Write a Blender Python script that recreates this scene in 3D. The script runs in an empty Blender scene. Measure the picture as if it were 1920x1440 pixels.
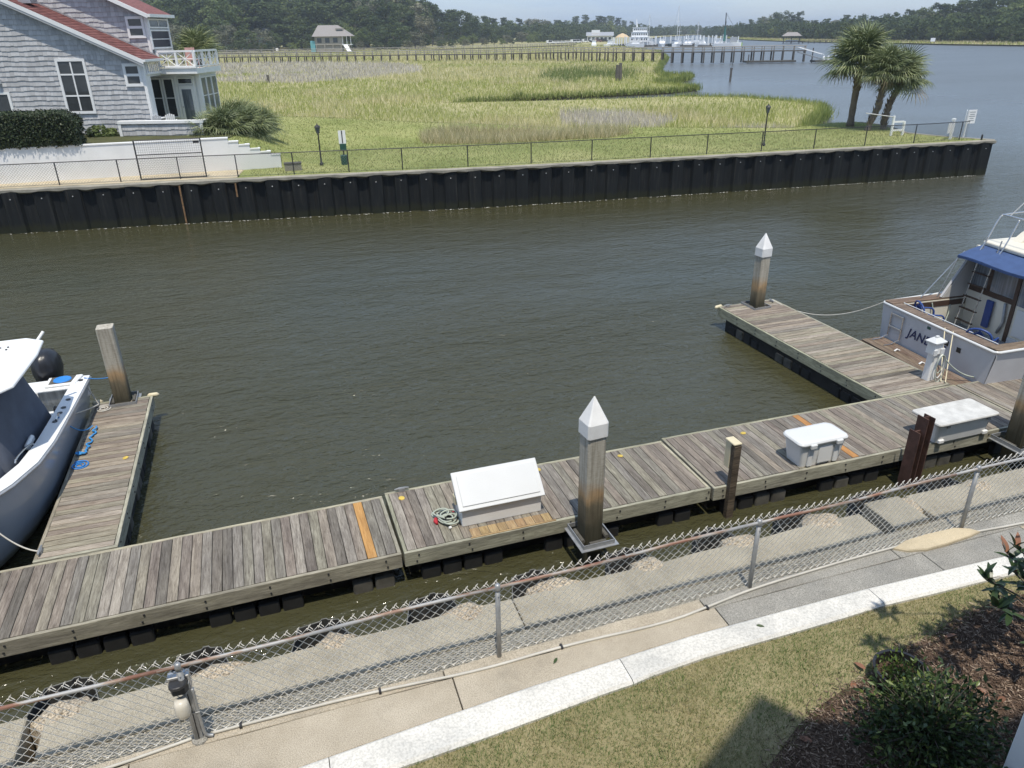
import bpy, math, random
import numpy as np
from mathutils import Vector, Matrix
random.seed(7); rng = np.random.default_rng(7)
R = math.radians
sc = bpy.context.scene
C = sc.collection

# ---------------------------------------------------------------- camera, sky, sun, exposure
cam_d = bpy.data.cameras.new('camera'); cam = bpy.data.objects.new('camera', cam_d); C.objects.link(cam)
cam_d.sensor_fit = 'HORIZONTAL'; cam_d.sensor_width = 36.0; cam_d.lens = 36.0 * 1405.0 / 1920.0
cam_d.clip_start = 0.05; cam_d.clip_end = 8000
cam.location = (0, 0, 7.3)
_p, _r, _y = R(25.15), R(0.85), R(17.6)
fwd0 = Vector((math.sin(_y), math.cos(_y), 0)); rt0 = Vector((math.cos(_y), -math.sin(_y), 0))
fwd = fwd0 * math.cos(_p) - Vector((0, 0, 1)) * math.sin(_p)
dn = fwd.cross(rt0)
rt = rt0 * math.cos(_r) + dn * math.sin(_r); dn2 = -rt0 * math.sin(_r) + dn * math.cos(_r)
cam.rotation_euler = Matrix((rt, -dn2, -fwd)).transposed().to_euler()
sc.camera = cam

SUN_EL = 71.0; SUN_AZ = 12.0            # the light travels towards (sin az, cos az), away from the camera
w = bpy.data.worlds.new('World'); sc.world = w; w.use_nodes = True
nt = w.node_tree; nt.nodes.clear()
wo = nt.nodes.new('ShaderNodeOutputWorld'); bg = nt.nodes.new('ShaderNodeBackground')
sky = nt.nodes.new('ShaderNodeTexSky'); sky.sky_type = 'NISHITA'; sky.sun_disc = False
sky.sun_elevation = R(SUN_EL); sky.sun_rotation = R(180 + SUN_AZ)
sky.air_density = 1.0; sky.dust_density = 0.7; sky.ozone_density = 2.2; sky.altitude = 0
# thin high cloud veil mixed into the sky all round
tc = nt.nodes.new('ShaderNodeTexCoord'); mp = nt.nodes.new('ShaderNodeMapping'); mp.inputs['Scale'].default_value = (1.2, 1.2, 9.0)
nz = nt.nodes.new('ShaderNodeTexNoise'); nz.inputs['Scale'].default_value = 2.2; nz.inputs['Detail'].default_value = 7; nz.inputs['Roughness'].default_value = 0.6
cr = nt.nodes.new('ShaderNodeValToRGB'); cr.color_ramp.elements[0].position = 0.42; cr.color_ramp.elements[1].position = 0.78
cr.color_ramp.elements[0].color = (.62, .62, .62, 1); cr.color_ramp.elements[1].color = (1, 1, 1, 1)
mx = nt.nodes.new('ShaderNodeMix'); mx.data_type = 'RGBA'; mx.inputs[7].default_value = (2.2, 3.0, 4.35, 1)
nt.links.new(tc.outputs['Generated'], mp.inputs['Vector']); nt.links.new(mp.outputs[0], nz.inputs['Vector'])
nt.links.new(nz.outputs['Fac'], cr.inputs[0]); nt.links.new(cr.outputs[0], mx.inputs[0])
nt.links.new(sky.outputs[0], mx.inputs[6]); nt.links.new(mx.outputs[2], bg.inputs[0])
bg.inputs[1].default_value = 0.13
nt.links.new(bg.outputs[0], wo.inputs[0])

sun_d = bpy.data.lights.new('sun', 'SUN'); sun_d.energy = 2.9; sun_d.angle = R(0.55); sun_d.color = (1.0, 0.93, 0.81)
sun = bpy.data.objects.new('sun', sun_d); C.objects.link(sun)
_dir = Vector((math.cos(R(SUN_EL)) * math.sin(R(SUN_AZ)), math.cos(R(SUN_EL)) * math.cos(R(SUN_AZ)), -math.sin(R(SUN_EL))))
sun.rotation_euler = _dir.to_track_quat('-Z', 'Y').to_euler()

vs = sc.view_settings; vs.view_transform = 'Standard'; vs.look = 'None'; vs.gamma = 1.0; vs.use_curve_mapping = False
vs.exposure = 0.56
cy = sc.cycles; cy.use_denoising = True
cy.max_bounces = 6; cy.diffuse_bounces = 3; cy.glossy_bounces = 3; cy.transmission_bounces = 4; cy.transparent_max_bounces = 8
cy.volume_bounces = 0; cy.caustics_reflective = False; cy.caustics_refractive = False; cy.sample_clamp_indirect = 6.0

# ---------------------------------------------------------------- helpers
def srgb(h):
    h = h.lstrip('#'); v = [int(h[i:i + 2], 16) / 255 for i in (0, 2, 4)]
    return tuple(x / 12.92 if x <= .04045 else ((x + .055) / 1.055) ** 2.4 for x in v)

def tag(o, label=None, cat=None, group=None, kind=None):
    if label: o['label'] = label
    if cat: o['category'] = cat
    if group: o['group'] = group
    if kind: o['kind'] = kind
    return o

def root(name, loc=(0, 0, 0), rz=0.0, label=None, cat=None, group=None, kind=None):
    o = bpy.data.objects.new(name, None); C.objects.link(o); o.location = loc; o.rotation_euler = (0, 0, rz)
    o.empty_display_size = .2
    return tag(o, label, cat, group, kind)

def kids(o): return [c for c in bpy.data.objects if c.parent == o]

def copy_tree(o, parent=None, depth=0):
    c = o.copy(); C.objects.link(c); c.parent = parent if depth else None
    for ch in CH.get(o, []): 
        k = copy_tree(ch, c, depth + 1); CH.setdefault(c, []).append(k)
    return c
CH = {}

class MB:
    """collects faces of several materials and links them as one mesh object"""
    def __init__(s): s.v = []; s.f = []; s.m = []
    def add(s, vs, fs, m=0):
        n = len(s.v); s.v += [tuple(p) for p in vs]; s.f += [tuple(i + n for i in f) for f in fs]; s.m += [m] * len(fs); return s
    def box(s, x0, x1, y0, y1, z0, z1, m=0, M=None):
        vs = [(x, y, z) for z in (z0, z1) for y in (y0, y1) for x in (x0, x1)]
        if M is not None: vs = [tuple(M @ Vector(p)) for p in vs]
        return s.add(vs, [(0, 2, 3, 1), (4, 5, 7, 6), (0, 1, 5, 4), (2, 6, 7, 3), (0, 4, 6, 2), (1, 3, 7, 5)], m)
    def prism(s, poly, z0, z1, m=0, M=None, top=None, axis='z'):
        n = len(poly); top = top or poly
        def P(p, z): return {'z': (p[0], p[1], z), 'y': (p[0], z, p[1]), 'x': (z, p[0], p[1])}[axis]
        vs = [P(p, z0) for p in poly] + [P(p, z1) for p in top]
        if M is not None: vs = [tuple(M @ Vector(p)) for p in vs]
        fs = [tuple(range(n))[::-1], tuple(range(n, 2 * n))] + [(i, (i + 1) % n, n + (i + 1) % n, n + i) for i in range(n)]
        return s.add(vs, fs, m)
    def tube(s, pts, r, n=6, m=0, closed=False, caps=True):
        pts = [Vector(p) for p in pts]; N = len(pts); rs = r if isinstance(r, (list, tuple)) else [r] * N
        vs = []; prev = None
        for i, p in enumerate(pts):
            if closed: t = pts[(i + 1) % N] - pts[i - 1]
            else: t = pts[min(i + 1, N - 1)] - pts[max(i - 1, 0)]
            if t.length < 1e-9: t = Vector((0, 0, 1))
            t.normalize()
            if prev is None:
                a = Vector((0, 0, 1)) if abs(t.z) < .9 else Vector((1, 0, 0))
                u = t.cross(a).normalized()
            else:
                u = (prev - t * prev.dot(t)); u = u.normalized() if u.length > 1e-6 else t.orthogonal().normalized()
            prev = u; v = t.cross(u)
            for k in range(n):
                a = 2 * math.pi * k / n; vs.append(tuple(p + (u * math.cos(a) + v * math.sin(a)) * rs[i]))
        fs = []
        for i in range(N if closed else N - 1):
            j = (i + 1) % N
            for k in range(n): fs.append((i * n + k, i * n + (k + 1) % n, j * n + (k + 1) % n, j * n + k))
        if caps and not closed: fs += [tuple(range(n))[::-1], tuple(range((N - 1) * n, N * n))]
        return s.add(vs, fs, m)
    def lathe(s, prof, cx=0, cy_=0, n=12, m=0, M=None):
        vs = []; fs = []
        for r_, z in prof:
            for k in range(n):
                a = 2 * math.pi * k / n; vs.append((cx + r_ * math.cos(a), cy_ + r_ * math.sin(a), z))
        for i in range(len(prof) - 1):
            for k in range(n): fs.append((i * n + k, i * n + (k + 1) % n, (i + 1) * n + (k + 1) % n, (i + 1) * n + k))
        fs += [tuple(range(n))[::-1], tuple(range((len(prof) - 1) * n, len(prof) * n))]
        if M is not None: vs = [tuple(M @ Vector(p)) for p in vs]
        return s.add(vs, fs, m)
    def loft(s, secs, m=0, closed=True, caps=True):
        n = len(secs[0]); vs = [p for q in secs for p in q]; fs = []
        for i in range(len(secs) - 1):
            for k in range(n if closed else n - 1): fs.append((i * n + k, i * n + (k + 1) % n, (i + 1) * n + (k + 1) % n, (i + 1) * n + k))
        if caps: fs += [tuple(range(n))[::-1], tuple(range((len(secs) - 1) * n, len(secs) * n))]
        return s.add(vs, fs, m)
    def mesh(s, name, mats, smooth=False):
        me = bpy.data.meshes.new(name); me.from_pydata(s.v, [], s.f)
        for m in (mats if isinstance(mats, (list, tuple)) else [mats]): me.materials.append(m)
        me.polygons.foreach_set('material_index', s.m)
        if smooth: me.polygons.foreach_set('use_smooth', [True] * len(s.f))
        me.update(); return me
    def obj(s, name, mats, parent=None, smooth=False, loc=(0, 0, 0), rot=None, bevel=0.0, seg=1):
        return inst(name, s.mesh(name, mats, smooth), parent, loc, rot, bevel, seg)

def inst(name, me, parent=None, loc=(0, 0, 0), rot=None, bevel=0.0, seg=1):
    o = bpy.data.objects.new(name, me); C.objects.link(o); o.location = loc
    if rot is not None: o.rotation_euler = rot
    if parent is not None: o.parent = parent; CH.setdefault(parent, []).append(o)
    if bevel:
        b = o.modifiers.new('bevel', 'BEVEL'); b.width = bevel; b.segments = seg; b.limit_method = 'ANGLE'; b.angle_limit = R(40)
        b.harden_normals = False
    return o

def box(name, mat, parent, x0, x1, y0, y1, z0, z1, bevel=0, seg=1, smooth=False):
    return MB().box(x0, x1, y0, y1, z0, z1).obj(name, mat, parent, bevel=bevel, seg=seg, smooth=smooth)

def fast_mesh(name, V, F, mats, mi=None, smooth=False):
    """V (n,3) float, F (k,3|4) int with numpy, quick for tens of thousands of faces"""
    me = bpy.data.meshes.new(name); V = np.asarray(V, np.float32); F = np.asarray(F, np.int32); k = F.shape[1]
    me.vertices.add(len(V)); me.vertices.foreach_set('co', V.ravel())
    me.loops.add(F.size); me.loops.foreach_set('vertex_index', F.ravel())
    me.polygons.add(len(F)); me.polygons.foreach_set('loop_start', np.arange(0, F.size, k, dtype=np.int32))
    me.polygons.foreach_set('loop_total', np.full(len(F), k, np.int32))
    if mi is not None: me.polygons.foreach_set('material_index', np.asarray(mi, np.int32))
    if smooth: me.polygons.foreach_set('use_smooth', np.ones(len(F), bool))
    for m in (mats if isinstance(mats, (list, tuple)) else [mats]): me.materials.append(m)
    me.update(calc_edges=True); return me

def blades(xy, z, h, wd, lean=.25, two=True):
    """grass blades as triangles (two=True: a bent blade of three triangles). arrays of n"""
    n = len(xy); a = rng.uniform(0, 2 * np.pi, n); la = rng.uniform(0, 2 * np.pi, n)
    ux, uy = np.cos(a) * wd / 2, np.sin(a) * wd / 2
    ln = h * lean * rng.uniform(.2, 1.6, n); tx, ty = np.cos(la) * ln, np.sin(la) * ln
    x, y = xy[:, 0], xy[:, 1]
    if not two:
        V = np.empty((n, 3, 3)); V[:, 0] = np.c_[x - ux, y - uy, z]; V[:, 1] = np.c_[x + ux, y + uy, z]; V[:, 2] = np.c_[x + tx, y + ty, z + h]
        F = np.arange(n * 3).reshape(n, 3); return V.reshape(-1, 3), F
    V = np.empty((n, 5, 3)); V[:, 0] = np.c_[x - ux, y - uy, z]; V[:, 1] = np.c_[x + ux, y + uy, z]
    V[:, 2] = np.c_[x - ux * .7 + tx * .3, y - uy * .7 + ty * .3, z + h * .6]; V[:, 3] = np.c_[x + ux * .7 + tx * .3, y + uy * .7 + ty * .3, z + h * .6]
    V[:, 4] = np.c_[x + tx, y + ty, z + h * .95]
    b = np.arange(n)[:, None] * 5; F = np.concatenate([b + [0, 1, 3], b + [0, 3, 2], b + [2, 3, 4]], 1).reshape(-1, 3)
    return V.reshape(-1, 3), F

def inpoly(P, poly):
    x, y = P[:, 0], P[:, 1]; ins = np.zeros(len(P), bool); q = np.array(poly, float); j = len(q) - 1
    for i in range(len(q)):
        xi, yi = q[i]; xj, yj = q[j]
        c = ((yi > y) != (yj > y)) & (x < (xj - xi) * (y - yi) / (yj - yi + 1e-12) + xi); ins ^= c; j = i
    return ins

def noise2(P, s, seed=0):
    """cheap value noise on numpy points"""
    q = P[:, :2] / s + 1000; i = np.floor(q).astype(np.int64); f = q - i; f = f * f * (3 - 2 * f)
    def hsh(a, b):
        n = (a * 374761393 + b * 668265263 + seed * 974711) & 0x7fffffff; n = ((n ^ (n >> 13)) * 1274126177) & 0x7fffffff
        return ((n ^ (n >> 16)) & 0xffff) / 65535.
    a, b = i[:, 0], i[:, 1]
    return (hsh(a, b) * (1 - f[:, 0]) + hsh(a + 1, b) * f[:, 0]) * (1 - f[:, 1]) + (hsh(a, b + 1) * (1 - f[:, 0]) + hsh(a + 1, b + 1) * f[:, 0]) * f[:, 1]

# ---------------------------------------------------------------- materials
def newmat(name):
    m = bpy.data.materials.new(name); m.use_nodes = True; t = m.node_tree; t.nodes.clear()
    o = t.nodes.new('ShaderNodeOutputMaterial'); b = t.nodes.new('ShaderNodeBsdfPrincipled'); t.links.new(b.outputs[0], o.inputs[0])
    return m, t, b, o
def nd(t, typ, **kw):
    n = t.nodes.new('ShaderNode' + typ)
    for k, v in kw.items():
        if k.startswith('_'): setattr(n, k[1:], v)
        else: n.inputs[k].default_value = v
    return n
def ramp(t, fac, stops):
    r = t.nodes.new('ShaderNodeValToRGB'); e = r.color_ramp.elements
    while len(e) < len(stops): e.new(.5)
    for i, (p, c) in enumerate(stops): e[i].position = p; e[i].color = (*c, 1) if len(c) == 3 else c
    t.links.new(fac, r.inputs[0]); return r
def mixc(t, fac, a, b, mode='MIX'):
    m = t.nodes.new('ShaderNodeMix'); m.data_type = 'RGBA'; m.blend_type = mode
    for s, v in ((0, fac), (6, a), (7, b)):
        if hasattr(v, 'is_output'): t.links.new(v, m.inputs[s])
        elif s == 0: m.inputs[0].default_value = v
        else: m.inputs[s].default_value = (*v[:3], 1)
    return m.outputs[2]
def sc_(c, k): return tuple(min(1, x * k) for x in c[:3])
def vec(t, scale=(1, 1, 1), off=True):
    """object coordinates, stretched, shifted per object so that copies differ"""
    c = nd(t, 'TexCoord'); m = nd(t, 'Mapping'); m.inputs['Scale'].default_value = scale; t.links.new(c.outputs['Object'], m.inputs['Vector'])
    if off:
        oi = nd(t, 'ObjectInfo'); ml = t.nodes.new('ShaderNodeMath'); ml.operation = 'MULTIPLY'; ml.inputs[1].default_value = 57.0
        t.links.new(oi.outputs['Random'], ml.inputs[0]); cb = nd(t, 'CombineXYZ')
        for k in 'XYZ': t.links.new(ml.outputs[0], cb.inputs[k])
        t.links.new(cb.outputs[0], m.inputs['Location'])
    return m.outputs[0]
def noise(t, v, s, detail=4, rough=.55, dist=0):
    n = nd(t, 'TexNoise', Scale=s, Detail=detail, Roughness=rough, Distortion=dist); t.links.new(v, n.inputs['Vector']); return n.outputs['Fac']
def bump(t, b, h, strength=.3, dist=.01):
    n = nd(t, 'Bump', Strength=strength, Distance=dist); t.links.new(h, n.inputs['Height']); t.links.new(n.outputs[0], b.inputs['Normal']); return n

def plain(name, col, rough=.5, metal=0.0, var=.12, scale=6, bmp=0.0, bscale=40, dirt=0.0, spec=.5, stretch=(1, 1, 1)):
    m, t, b, o = newmat(name); v = vec(t, stretch); f = noise(t, v, scale, 5)
    r = ramp(t, f, [(.3, sc_(col, 1 - var)), (.7, sc_(col, 1 + var))]); c = r.outputs[0]
    if dirt:
        g = noise(t, v, scale * .37, 6, .7); gr = ramp(t, g, [(.5, (0, 0, 0)), (.72, (dirt,) * 3)])
        c = mixc(t, gr.outputs[0], c, (col[0] * .35 + .02, col[1] * .32 + .015, col[2] * .27 + .01))
    t.links.new(c, b.inputs['Base Color']); b.inputs['Roughness'].default_value = rough; b.inputs['Metallic'].default_value = metal
    b.inputs['Specular IOR Level'].default_value = spec
    if bmp: bump(t, b, noise(t, v, bscale, 3), bmp, .01)
    return m

def wood(name, dark, mid, light, rough=.85, grain=1.0, spread=1.0):
    """weathered board, grain along local x"""
    m, t, b, o = newmat(name); v = vec(t, (1.6, 16, 16)); v2 = vec(t, (.5, 3, 3)); v3 = vec(t, (3, 60, 60))
    g = noise(t, v, 2.2, 8, .68, .35); g2 = noise(t, v2, 2.6, 3, .5); g3 = noise(t, v3, 2.0, 4, .6)
    r = ramp(t, g, [(.33, dark), (.5, mid), (.68, light)])
    oi = nd(t, 'ObjectInfo'); rr = ramp(t, oi.outputs['Random'], [(0, (1 - .38 * spread,) * 3), (.2, (.86, .80, .79)), (.38, (1.1, 1.05, .99)), (.52, (.95, .97, .88)), (.75, (1 - .2 * spread, 1 - .19 * spread, 1 - .17 * spread)), (1, (1 + .25 * spread, 1 + .22 * spread, 1 + .2 * spread))])
    c = mixc(t, 1.0, r.outputs[0], rr.outputs[0], 'MULTIPLY')
    pl = ramp(t, g2, [(.35, (.72, .70, .70)), (.65, (1.12, 1.1, 1.06))]); c = mixc(t, .8, c, pl.outputs[0], 'MULTIPLY')
    ck = ramp(t, g3, [(.34, (.35, .33, .3)), (.44, (1, 1, 1))]); c = mixc(t, .75 * grain, c, ck.outputs[0], 'MULTIPLY')
    t.links.new(c, b.inputs['Base Color']); b.inputs['Roughness'].default_value = rough; b.inputs['Specular IOR Level'].default_value = .25
    bump(t, b, g3, .35 * grain, .006); return m

def leafmat(name, stops, trans=.25, rough=.55, objvar=.25):
    """foliage: each loose leaf takes its own tone from the stops"""
    m, t, b, o = newmat(name); ge = nd(t, 'NewGeometry'); r = ramp(t, ge.outputs['Random Per Island'], stops)
    oi = nd(t, 'ObjectInfo'); rr = ramp(t, oi.outputs['Random'], [(0, (1 - objvar, 1 - objvar * .8, 1 - objvar)), (.5, (1, 1, 1)), (1, (1 + objvar, 1 + objvar * .8, 1 + objvar * .5))])
    c = mixc(t, 1.0, r.outputs[0], rr.outputs[0], 'MULTIPLY'); t.links.new(c, b.inputs['Base Color']); b.inputs['Roughness'].default_value = rough
    b.inputs['Specular IOR Level'].default_value = .3
    if trans:
        tr = nd(t, 'BsdfTranslucent'); t.links.new(c, tr.inputs[0]); ms = nd(t, 'MixShader'); ms.inputs[0].default_value = trans
        t.links.new(b.outputs[0], ms.inputs[1]); t.links.new(tr.outputs[0], ms.inputs[2]); t.links.new(ms.outputs[0], o.inputs[0])
    return m

def concrete(name, a, b_, rough=.9, speck=.25, sscale=120, stain=.35):
    m, t, b, o = newmat(name); v = vec(t); f = noise(t, v, 1.6, 7, .65); r = ramp(t, f, [(.32, a), (.68, b_)]); c = r.outputs[0]
    s = noise(t, v, sscale, 2, .6); sr = ramp(t, s, [(.36, (1 - speck * 1.6,) * 3), (.5, (1, 1, 1)), (.66, (1 + speck,) * 3)]); c = mixc(t, 1.0, c, sr.outputs[0], 'MULTIPLY')
    g = noise(t, v, .9, 8, .72); gr = ramp(t, g, [(.48, (1, 1, 1)), (.75, (1 - stain, 1 - stain * .95, 1 - stain * .88))]); c = mixc(t, 1.0, c, gr.outputs[0], 'MULTIPLY')
    t.links.new(c, b.inputs['Base Color']); b.inputs['Roughness'].default_value = rough; b.inputs['Specular IOR Level'].default_value = .2
    bump(t, b, s, .35, .006); return m

M = {}
M['wood'] = wood('dock wood', (.15, .135, .117), (.238, .22, .192), (.345, .325, .29))
M['wood_pale'] = wood('finger dock wood', (.19, .165, .135), (.275, .248, .21), (.37, .34, .295), spread=1.25)
M['wood_new'] = wood('new plank', (.38, .20, .075), (.47, .26, .10), (.55, .33, .15), grain=.4, spread=.2)
M['wood_tan'] = wood('tan plank', (.26, .18, .10), (.36, .26, .15), (.45, .34, .2), grain=.6, spread=.4)
M['beam'] = wood('dock beam', (.23, .225, .175), (.34, .335, .27), (.46, .45, .37), spread=.3)
M['postwood'] = wood('post wood', (.05, .04, .033), (.11, .085, .065), (.19, .15, .12), spread=.2)
M['teak'] = wood('weathered teak', (.12, .09, .07), (.185, .142, .112), (.275, .22, .178), spread=.3)
M['pierwood'] = plain('pier wood', (.11, .10, .088), .9, var=.3)
M['pierwood_pale'] = plain('pier rail wood', (.28, .265, .24), .9, var=.2)
M['float'] = plain('dock float', (.012, .012, .012), .8, var=.4, bmp=.3)
M['float_pale'] = plain('scuffed dock float', (.085, .08, .068), .9, var=.35, dirt=.5)
M['galv'] = plain('galvanised steel', (.36, .37, .38), .5, .55, var=.15, scale=12, bmp=.05)
M['wire'] = plain('galvanised wire', (.90, .87, .81), .5, .0, var=.05)
M['alu'] = plain('aluminium frame', (.50, .50, .50), .45, .6, var=.12)
M['white_gel'] = plain('white gelcoat', (.62, .63, .63), .25, var=.03, scale=2)
M['white_boat'] = plain('boat gelcoat', (.78, .79, .79), .25, var=.02, scale=2)
M['white_box'] = plain('white box plastic', (.76, .76, .75), .45, var=.05, scale=3, dirt=.12)
M['white_box_worn'] = plain('worn white lid', (.56, .555, .53), .6, var=.16, scale=5, dirt=.35)
M['white_paint'] = plain('white paint', (.80, .80, .79), .55, var=.04, scale=2)
M['white_cap'] = plain('white pile cap', (.76, .76, .75), .5, var=.08, scale=5, dirt=.25)
M['conduit'] = plain('weathered conduit', (.50, .485, .44), .6, var=.12, scale=3, dirt=.3)
M['cream'] = plain('cream plastic', (.62, .55, .38), .55, var=.08)
M['black_plastic'] = plain('black plastic', (.02, .02, .022), .35, var=.2)
M['dark_metal'] = plain('dark metal', (.045, .045, .048), .5, .4, var=.2)
M['rope_white'] = plain('white rope', (.55, .53, .48), .9, var=.15, scale=60, bmp=.4, bscale=90)
M['rope_grey'] = plain('grey green hose', (.38, .42, .36), .7, var=.1)
M['blue_rope'] = plain('blue rope', (.04, .24, .55), .8, var=.3, scale=40)
M['blue_plastic'] = plain('blue plastic', (.025, .06, .22), .4, var=.06)
M['blue_lid'] = plain('bright blue lid', (.03, .22, .62), .5, var=.05)
M['blue_canvas'] = plain('blue canvas', (.045, .085, .20), .85, var=.1, bmp=.1)
M['red'] = plain('red plastic', (.45, .03, .04), .4)
M['yellow'] = plain('yellow leaf', (.55, .40, .08), .7, var=.2)
M['brown_leaf'] = plain('fallen leaf', (.33, .15, .075), .75, var=.25, scale=20)
M['glass'] = plain('dark window glass', (.05, .055, .058), .06, var=.25, scale=1.2, spec=.8)
M['glass_pale'] = plain('curtained window glass', (.13, .15, .17), .08, var=.35, scale=3, spec=.8, stretch=(6, 6, .4))
M['frost'] = plain('frosted lamp globe', (.62, .58, .50), .35, var=.05)
# ---------------------------------------------------------------- special materials
def m_water():
    m, t, b, o = newmat('river water'); c = nd(t, 'TexCoord')
    def nz(sc_xyz, s, det, rough=.55, dist=0.0):
        mp = nd(t, 'Mapping'); mp.inputs['Scale'].default_value = sc_xyz; mp.inputs['Rotation'].default_value = (0, 0, R(-20)); t.links.new(c.outputs['Object'], mp.inputs[0])
        return noise(t, mp.outputs[0], s, det, rough, dist)
    big = nz((1, 1, 1), .05, 4); mud = ramp(t, big, [(.3, (.050, .047, .020)), (.5, (.052, .051, .026)), (.7, (.048, .054, .036))])
    sx_ = nd(t, 'SeparateXYZ'); t.links.new(c.outputs['Object'], sx_.inputs[0]); mr_ = nd(t, 'MapRange'); mr_.inputs['From Min'].default_value = 24; mr_.inputs['From Max'].default_value = 60; t.links.new(sx_.outputs['X'], mr_.inputs[0])
    mud_sky = mixc(t, mr_.outputs[0], mud.outputs[0], (.105, .115, .118))                # outside the basin the river's sky reflection is put into the base colour
    t.links.new(mud_sky, b.inputs['Base Color']); rg_ = nd(t, 'MapRange'); rg_.inputs['From Min'].default_value = 30; rg_.inputs['From Max'].default_value = 95; rg_.inputs['To Min'].default_value = .09; rg_.inputs['To Max'].default_value = .34; t.links.new(sx_.outputs['X'], rg_.inputs[0]); t.links.new(rg_.outputs[0], b.inputs['Roughness'])   # wavelets too small to resolve out on the river; b.inputs['IOR'].default_value = 1.333
    a = nz((.7, 1.6, 1), .9, 5, .62, .6); a2 = nz((.9, 1.5, 1), 4.2, 4, .6, .3); a3 = nz((.4, 1, 1), .16, 3)
    patch = nz((.3, .8, 1), .09, 3); pr = ramp(t, patch, [(.3, (.25,) * 3), (.55, (.8,) * 3), (.75, (1.25,) * 3)])
    s = nd(t, 'Math', _operation='MULTIPLY_ADD'); t.links.new(a2, s.inputs[0]); s.inputs[1].default_value = .5; t.links.new(a, s.inputs[2])
    s2 = nd(t, 'Math', _operation='MULTIPLY_ADD'); t.links.new(a3, s2.inputs[0]); s2.inputs[1].default_value = 1.2; t.links.new(s.outputs[0], s2.inputs[2])
    bn = nd(t, 'Bump', Strength=1.0, Distance=.17); t.links.new(s2.outputs[0], bn.inputs['Height']); t.links.new(pr.outputs[0], bn.inputs['Strength']); t.links.new(bn.outputs[0], b.inputs['Normal'])
    return m
M['water'] = m_water()

def m_sheet():
    m, t, b, o = newmat('tarred sheet pile'); v = vec(t, (5, 5, .35)); f = noise(t, v, 1.6, 6, .65)
    r = ramp(t, f, [(.3, (.004, .005, .006)), (.55, (.009, .011, .012)), (.78, (.035, .034, .03))])
    cz_ = nd(t, 'TexCoord'); sz_ = nd(t, 'SeparateXYZ'); t.links.new(cz_.outputs['Object'], sz_.inputs[0]); n2_ = noise(t, vec(t, (3, 3, 1)), 2.2, 4)
    ad = nd(t, 'Math', _operation='MULTIPLY_ADD'); t.links.new(n2_, ad.inputs[0]); ad.inputs[1].default_value = .45; t.links.new(sz_.outputs['Z'], ad.inputs[2])
    tide = ramp(t, ad.outputs[0], [(.22, (1, 1, 1)), (.42, (0, 0, 0))]); rust = ramp(t, noise(t, vec(t, (7, 7, .22)), 1.5, 5, .7), [(.60, (0, 0, 0)), (.74, (.6, .6, .6))])
    col = mixc(t, rust.outputs[0], r.outputs[0], (.075, .058, .04)); col = mixc(t, tide.outputs[0], col, (.018, .020, .010))
    t.links.new(col, b.inputs['Base Color']); b.inputs['Roughness'].default_value = .75; b.inputs['Specular IOR Level'].default_value = .3
    bump(t, b, noise(t, vec(t, (1, 1, .6)), 14, 3), .15, .01); return m
M['sheet'] = m_sheet()
M['rust_strip'] = plain('rusted joint', (.22, .13, .065), .9, var=.4, scale=9)

def m_rail():
    m, t, b, o = newmat('rusting rail'); v = vec(t, (1.2, 9, 9)); f = noise(t, v, 1.1, 6, .7); r = ramp(t, f, [(.46, (.38, .385, .39)), (.52, (.32, .25, .20)), (.58, (.24, .12, .085))])
    t.links.new(r.outputs[0], b.inputs['Base Color']); b.inputs['Roughness'].default_value = .6; b.inputs['Metallic'].default_value = .2; return m
M['rail'] = m_rail()

def m_pile():
    """concrete pile: grey, tan splash band, dark algae towards the water (height above water drives the growth)"""
    m, t, b, o = newmat('pile concrete'); c = nd(t, 'TexCoord'); sp = nd(t, 'SeparateXYZ'); t.links.new(c.outputs['Object'], sp.inputs[0])
    v = vec(t); n = noise(t, v, 2.5, 6, .65); s = noise(t, vec(t, (2, 2, 14)), 5, 4, .6); drip = noise(t, vec(t, (14, 14, .8)), 1.5, 4, .6)
    ad = nd(t, 'Math', _operation='MULTIPLY_ADD'); t.links.new(n, ad.inputs[0]); ad.inputs[1].default_value = .5; t.links.new(sp.outputs['Z'], ad.inputs[2])
    r = ramp(t, ad.outputs[0], [(0, (.030, .030, .020)), (.55, (.07, .065, .045)), (.80, (.17, .145, .10)), (.93, (.42, .29, .165)), (1, (.42, .30, .18))])
    mr = nd(t, 'MapRange'); mr.inputs['From Min'].default_value = 0; mr.inputs['From Max'].default_value = 1.35; t.links.new(ad.outputs[0], mr.inputs[0]); t.links.new(mr.outputs[0], r.inputs[0])
    gr = ramp(t, s, [(.3, (.36, .335, .28)), (.7, (.52, .49, .42))]); k = nd(t, 'MapRange'); k.inputs['From Min'].default_value = 1.28; k.inputs['From Max'].default_value = 1.5; t.links.new(ad.outputs[0], k.inputs[0])
    col = mixc(t, k.outputs[0], r.outputs[0], gr.outputs[0]); dr = ramp(t, drip, [(.36, (.55, .53, .5)), (.55, (1, 1, 1))]); col = mixc(t, .7, col, dr.outputs[0], 'MULTIPLY')
    t.links.new(col, b.inputs['Base Color']); b.inputs['Roughness'].default_value = .9; b.inputs['Specular IOR Level'].default_value = .2; bump(t, b, noise(t, v, 60, 3), .3, .006); return m
M['pile'] = m_pile()

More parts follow.
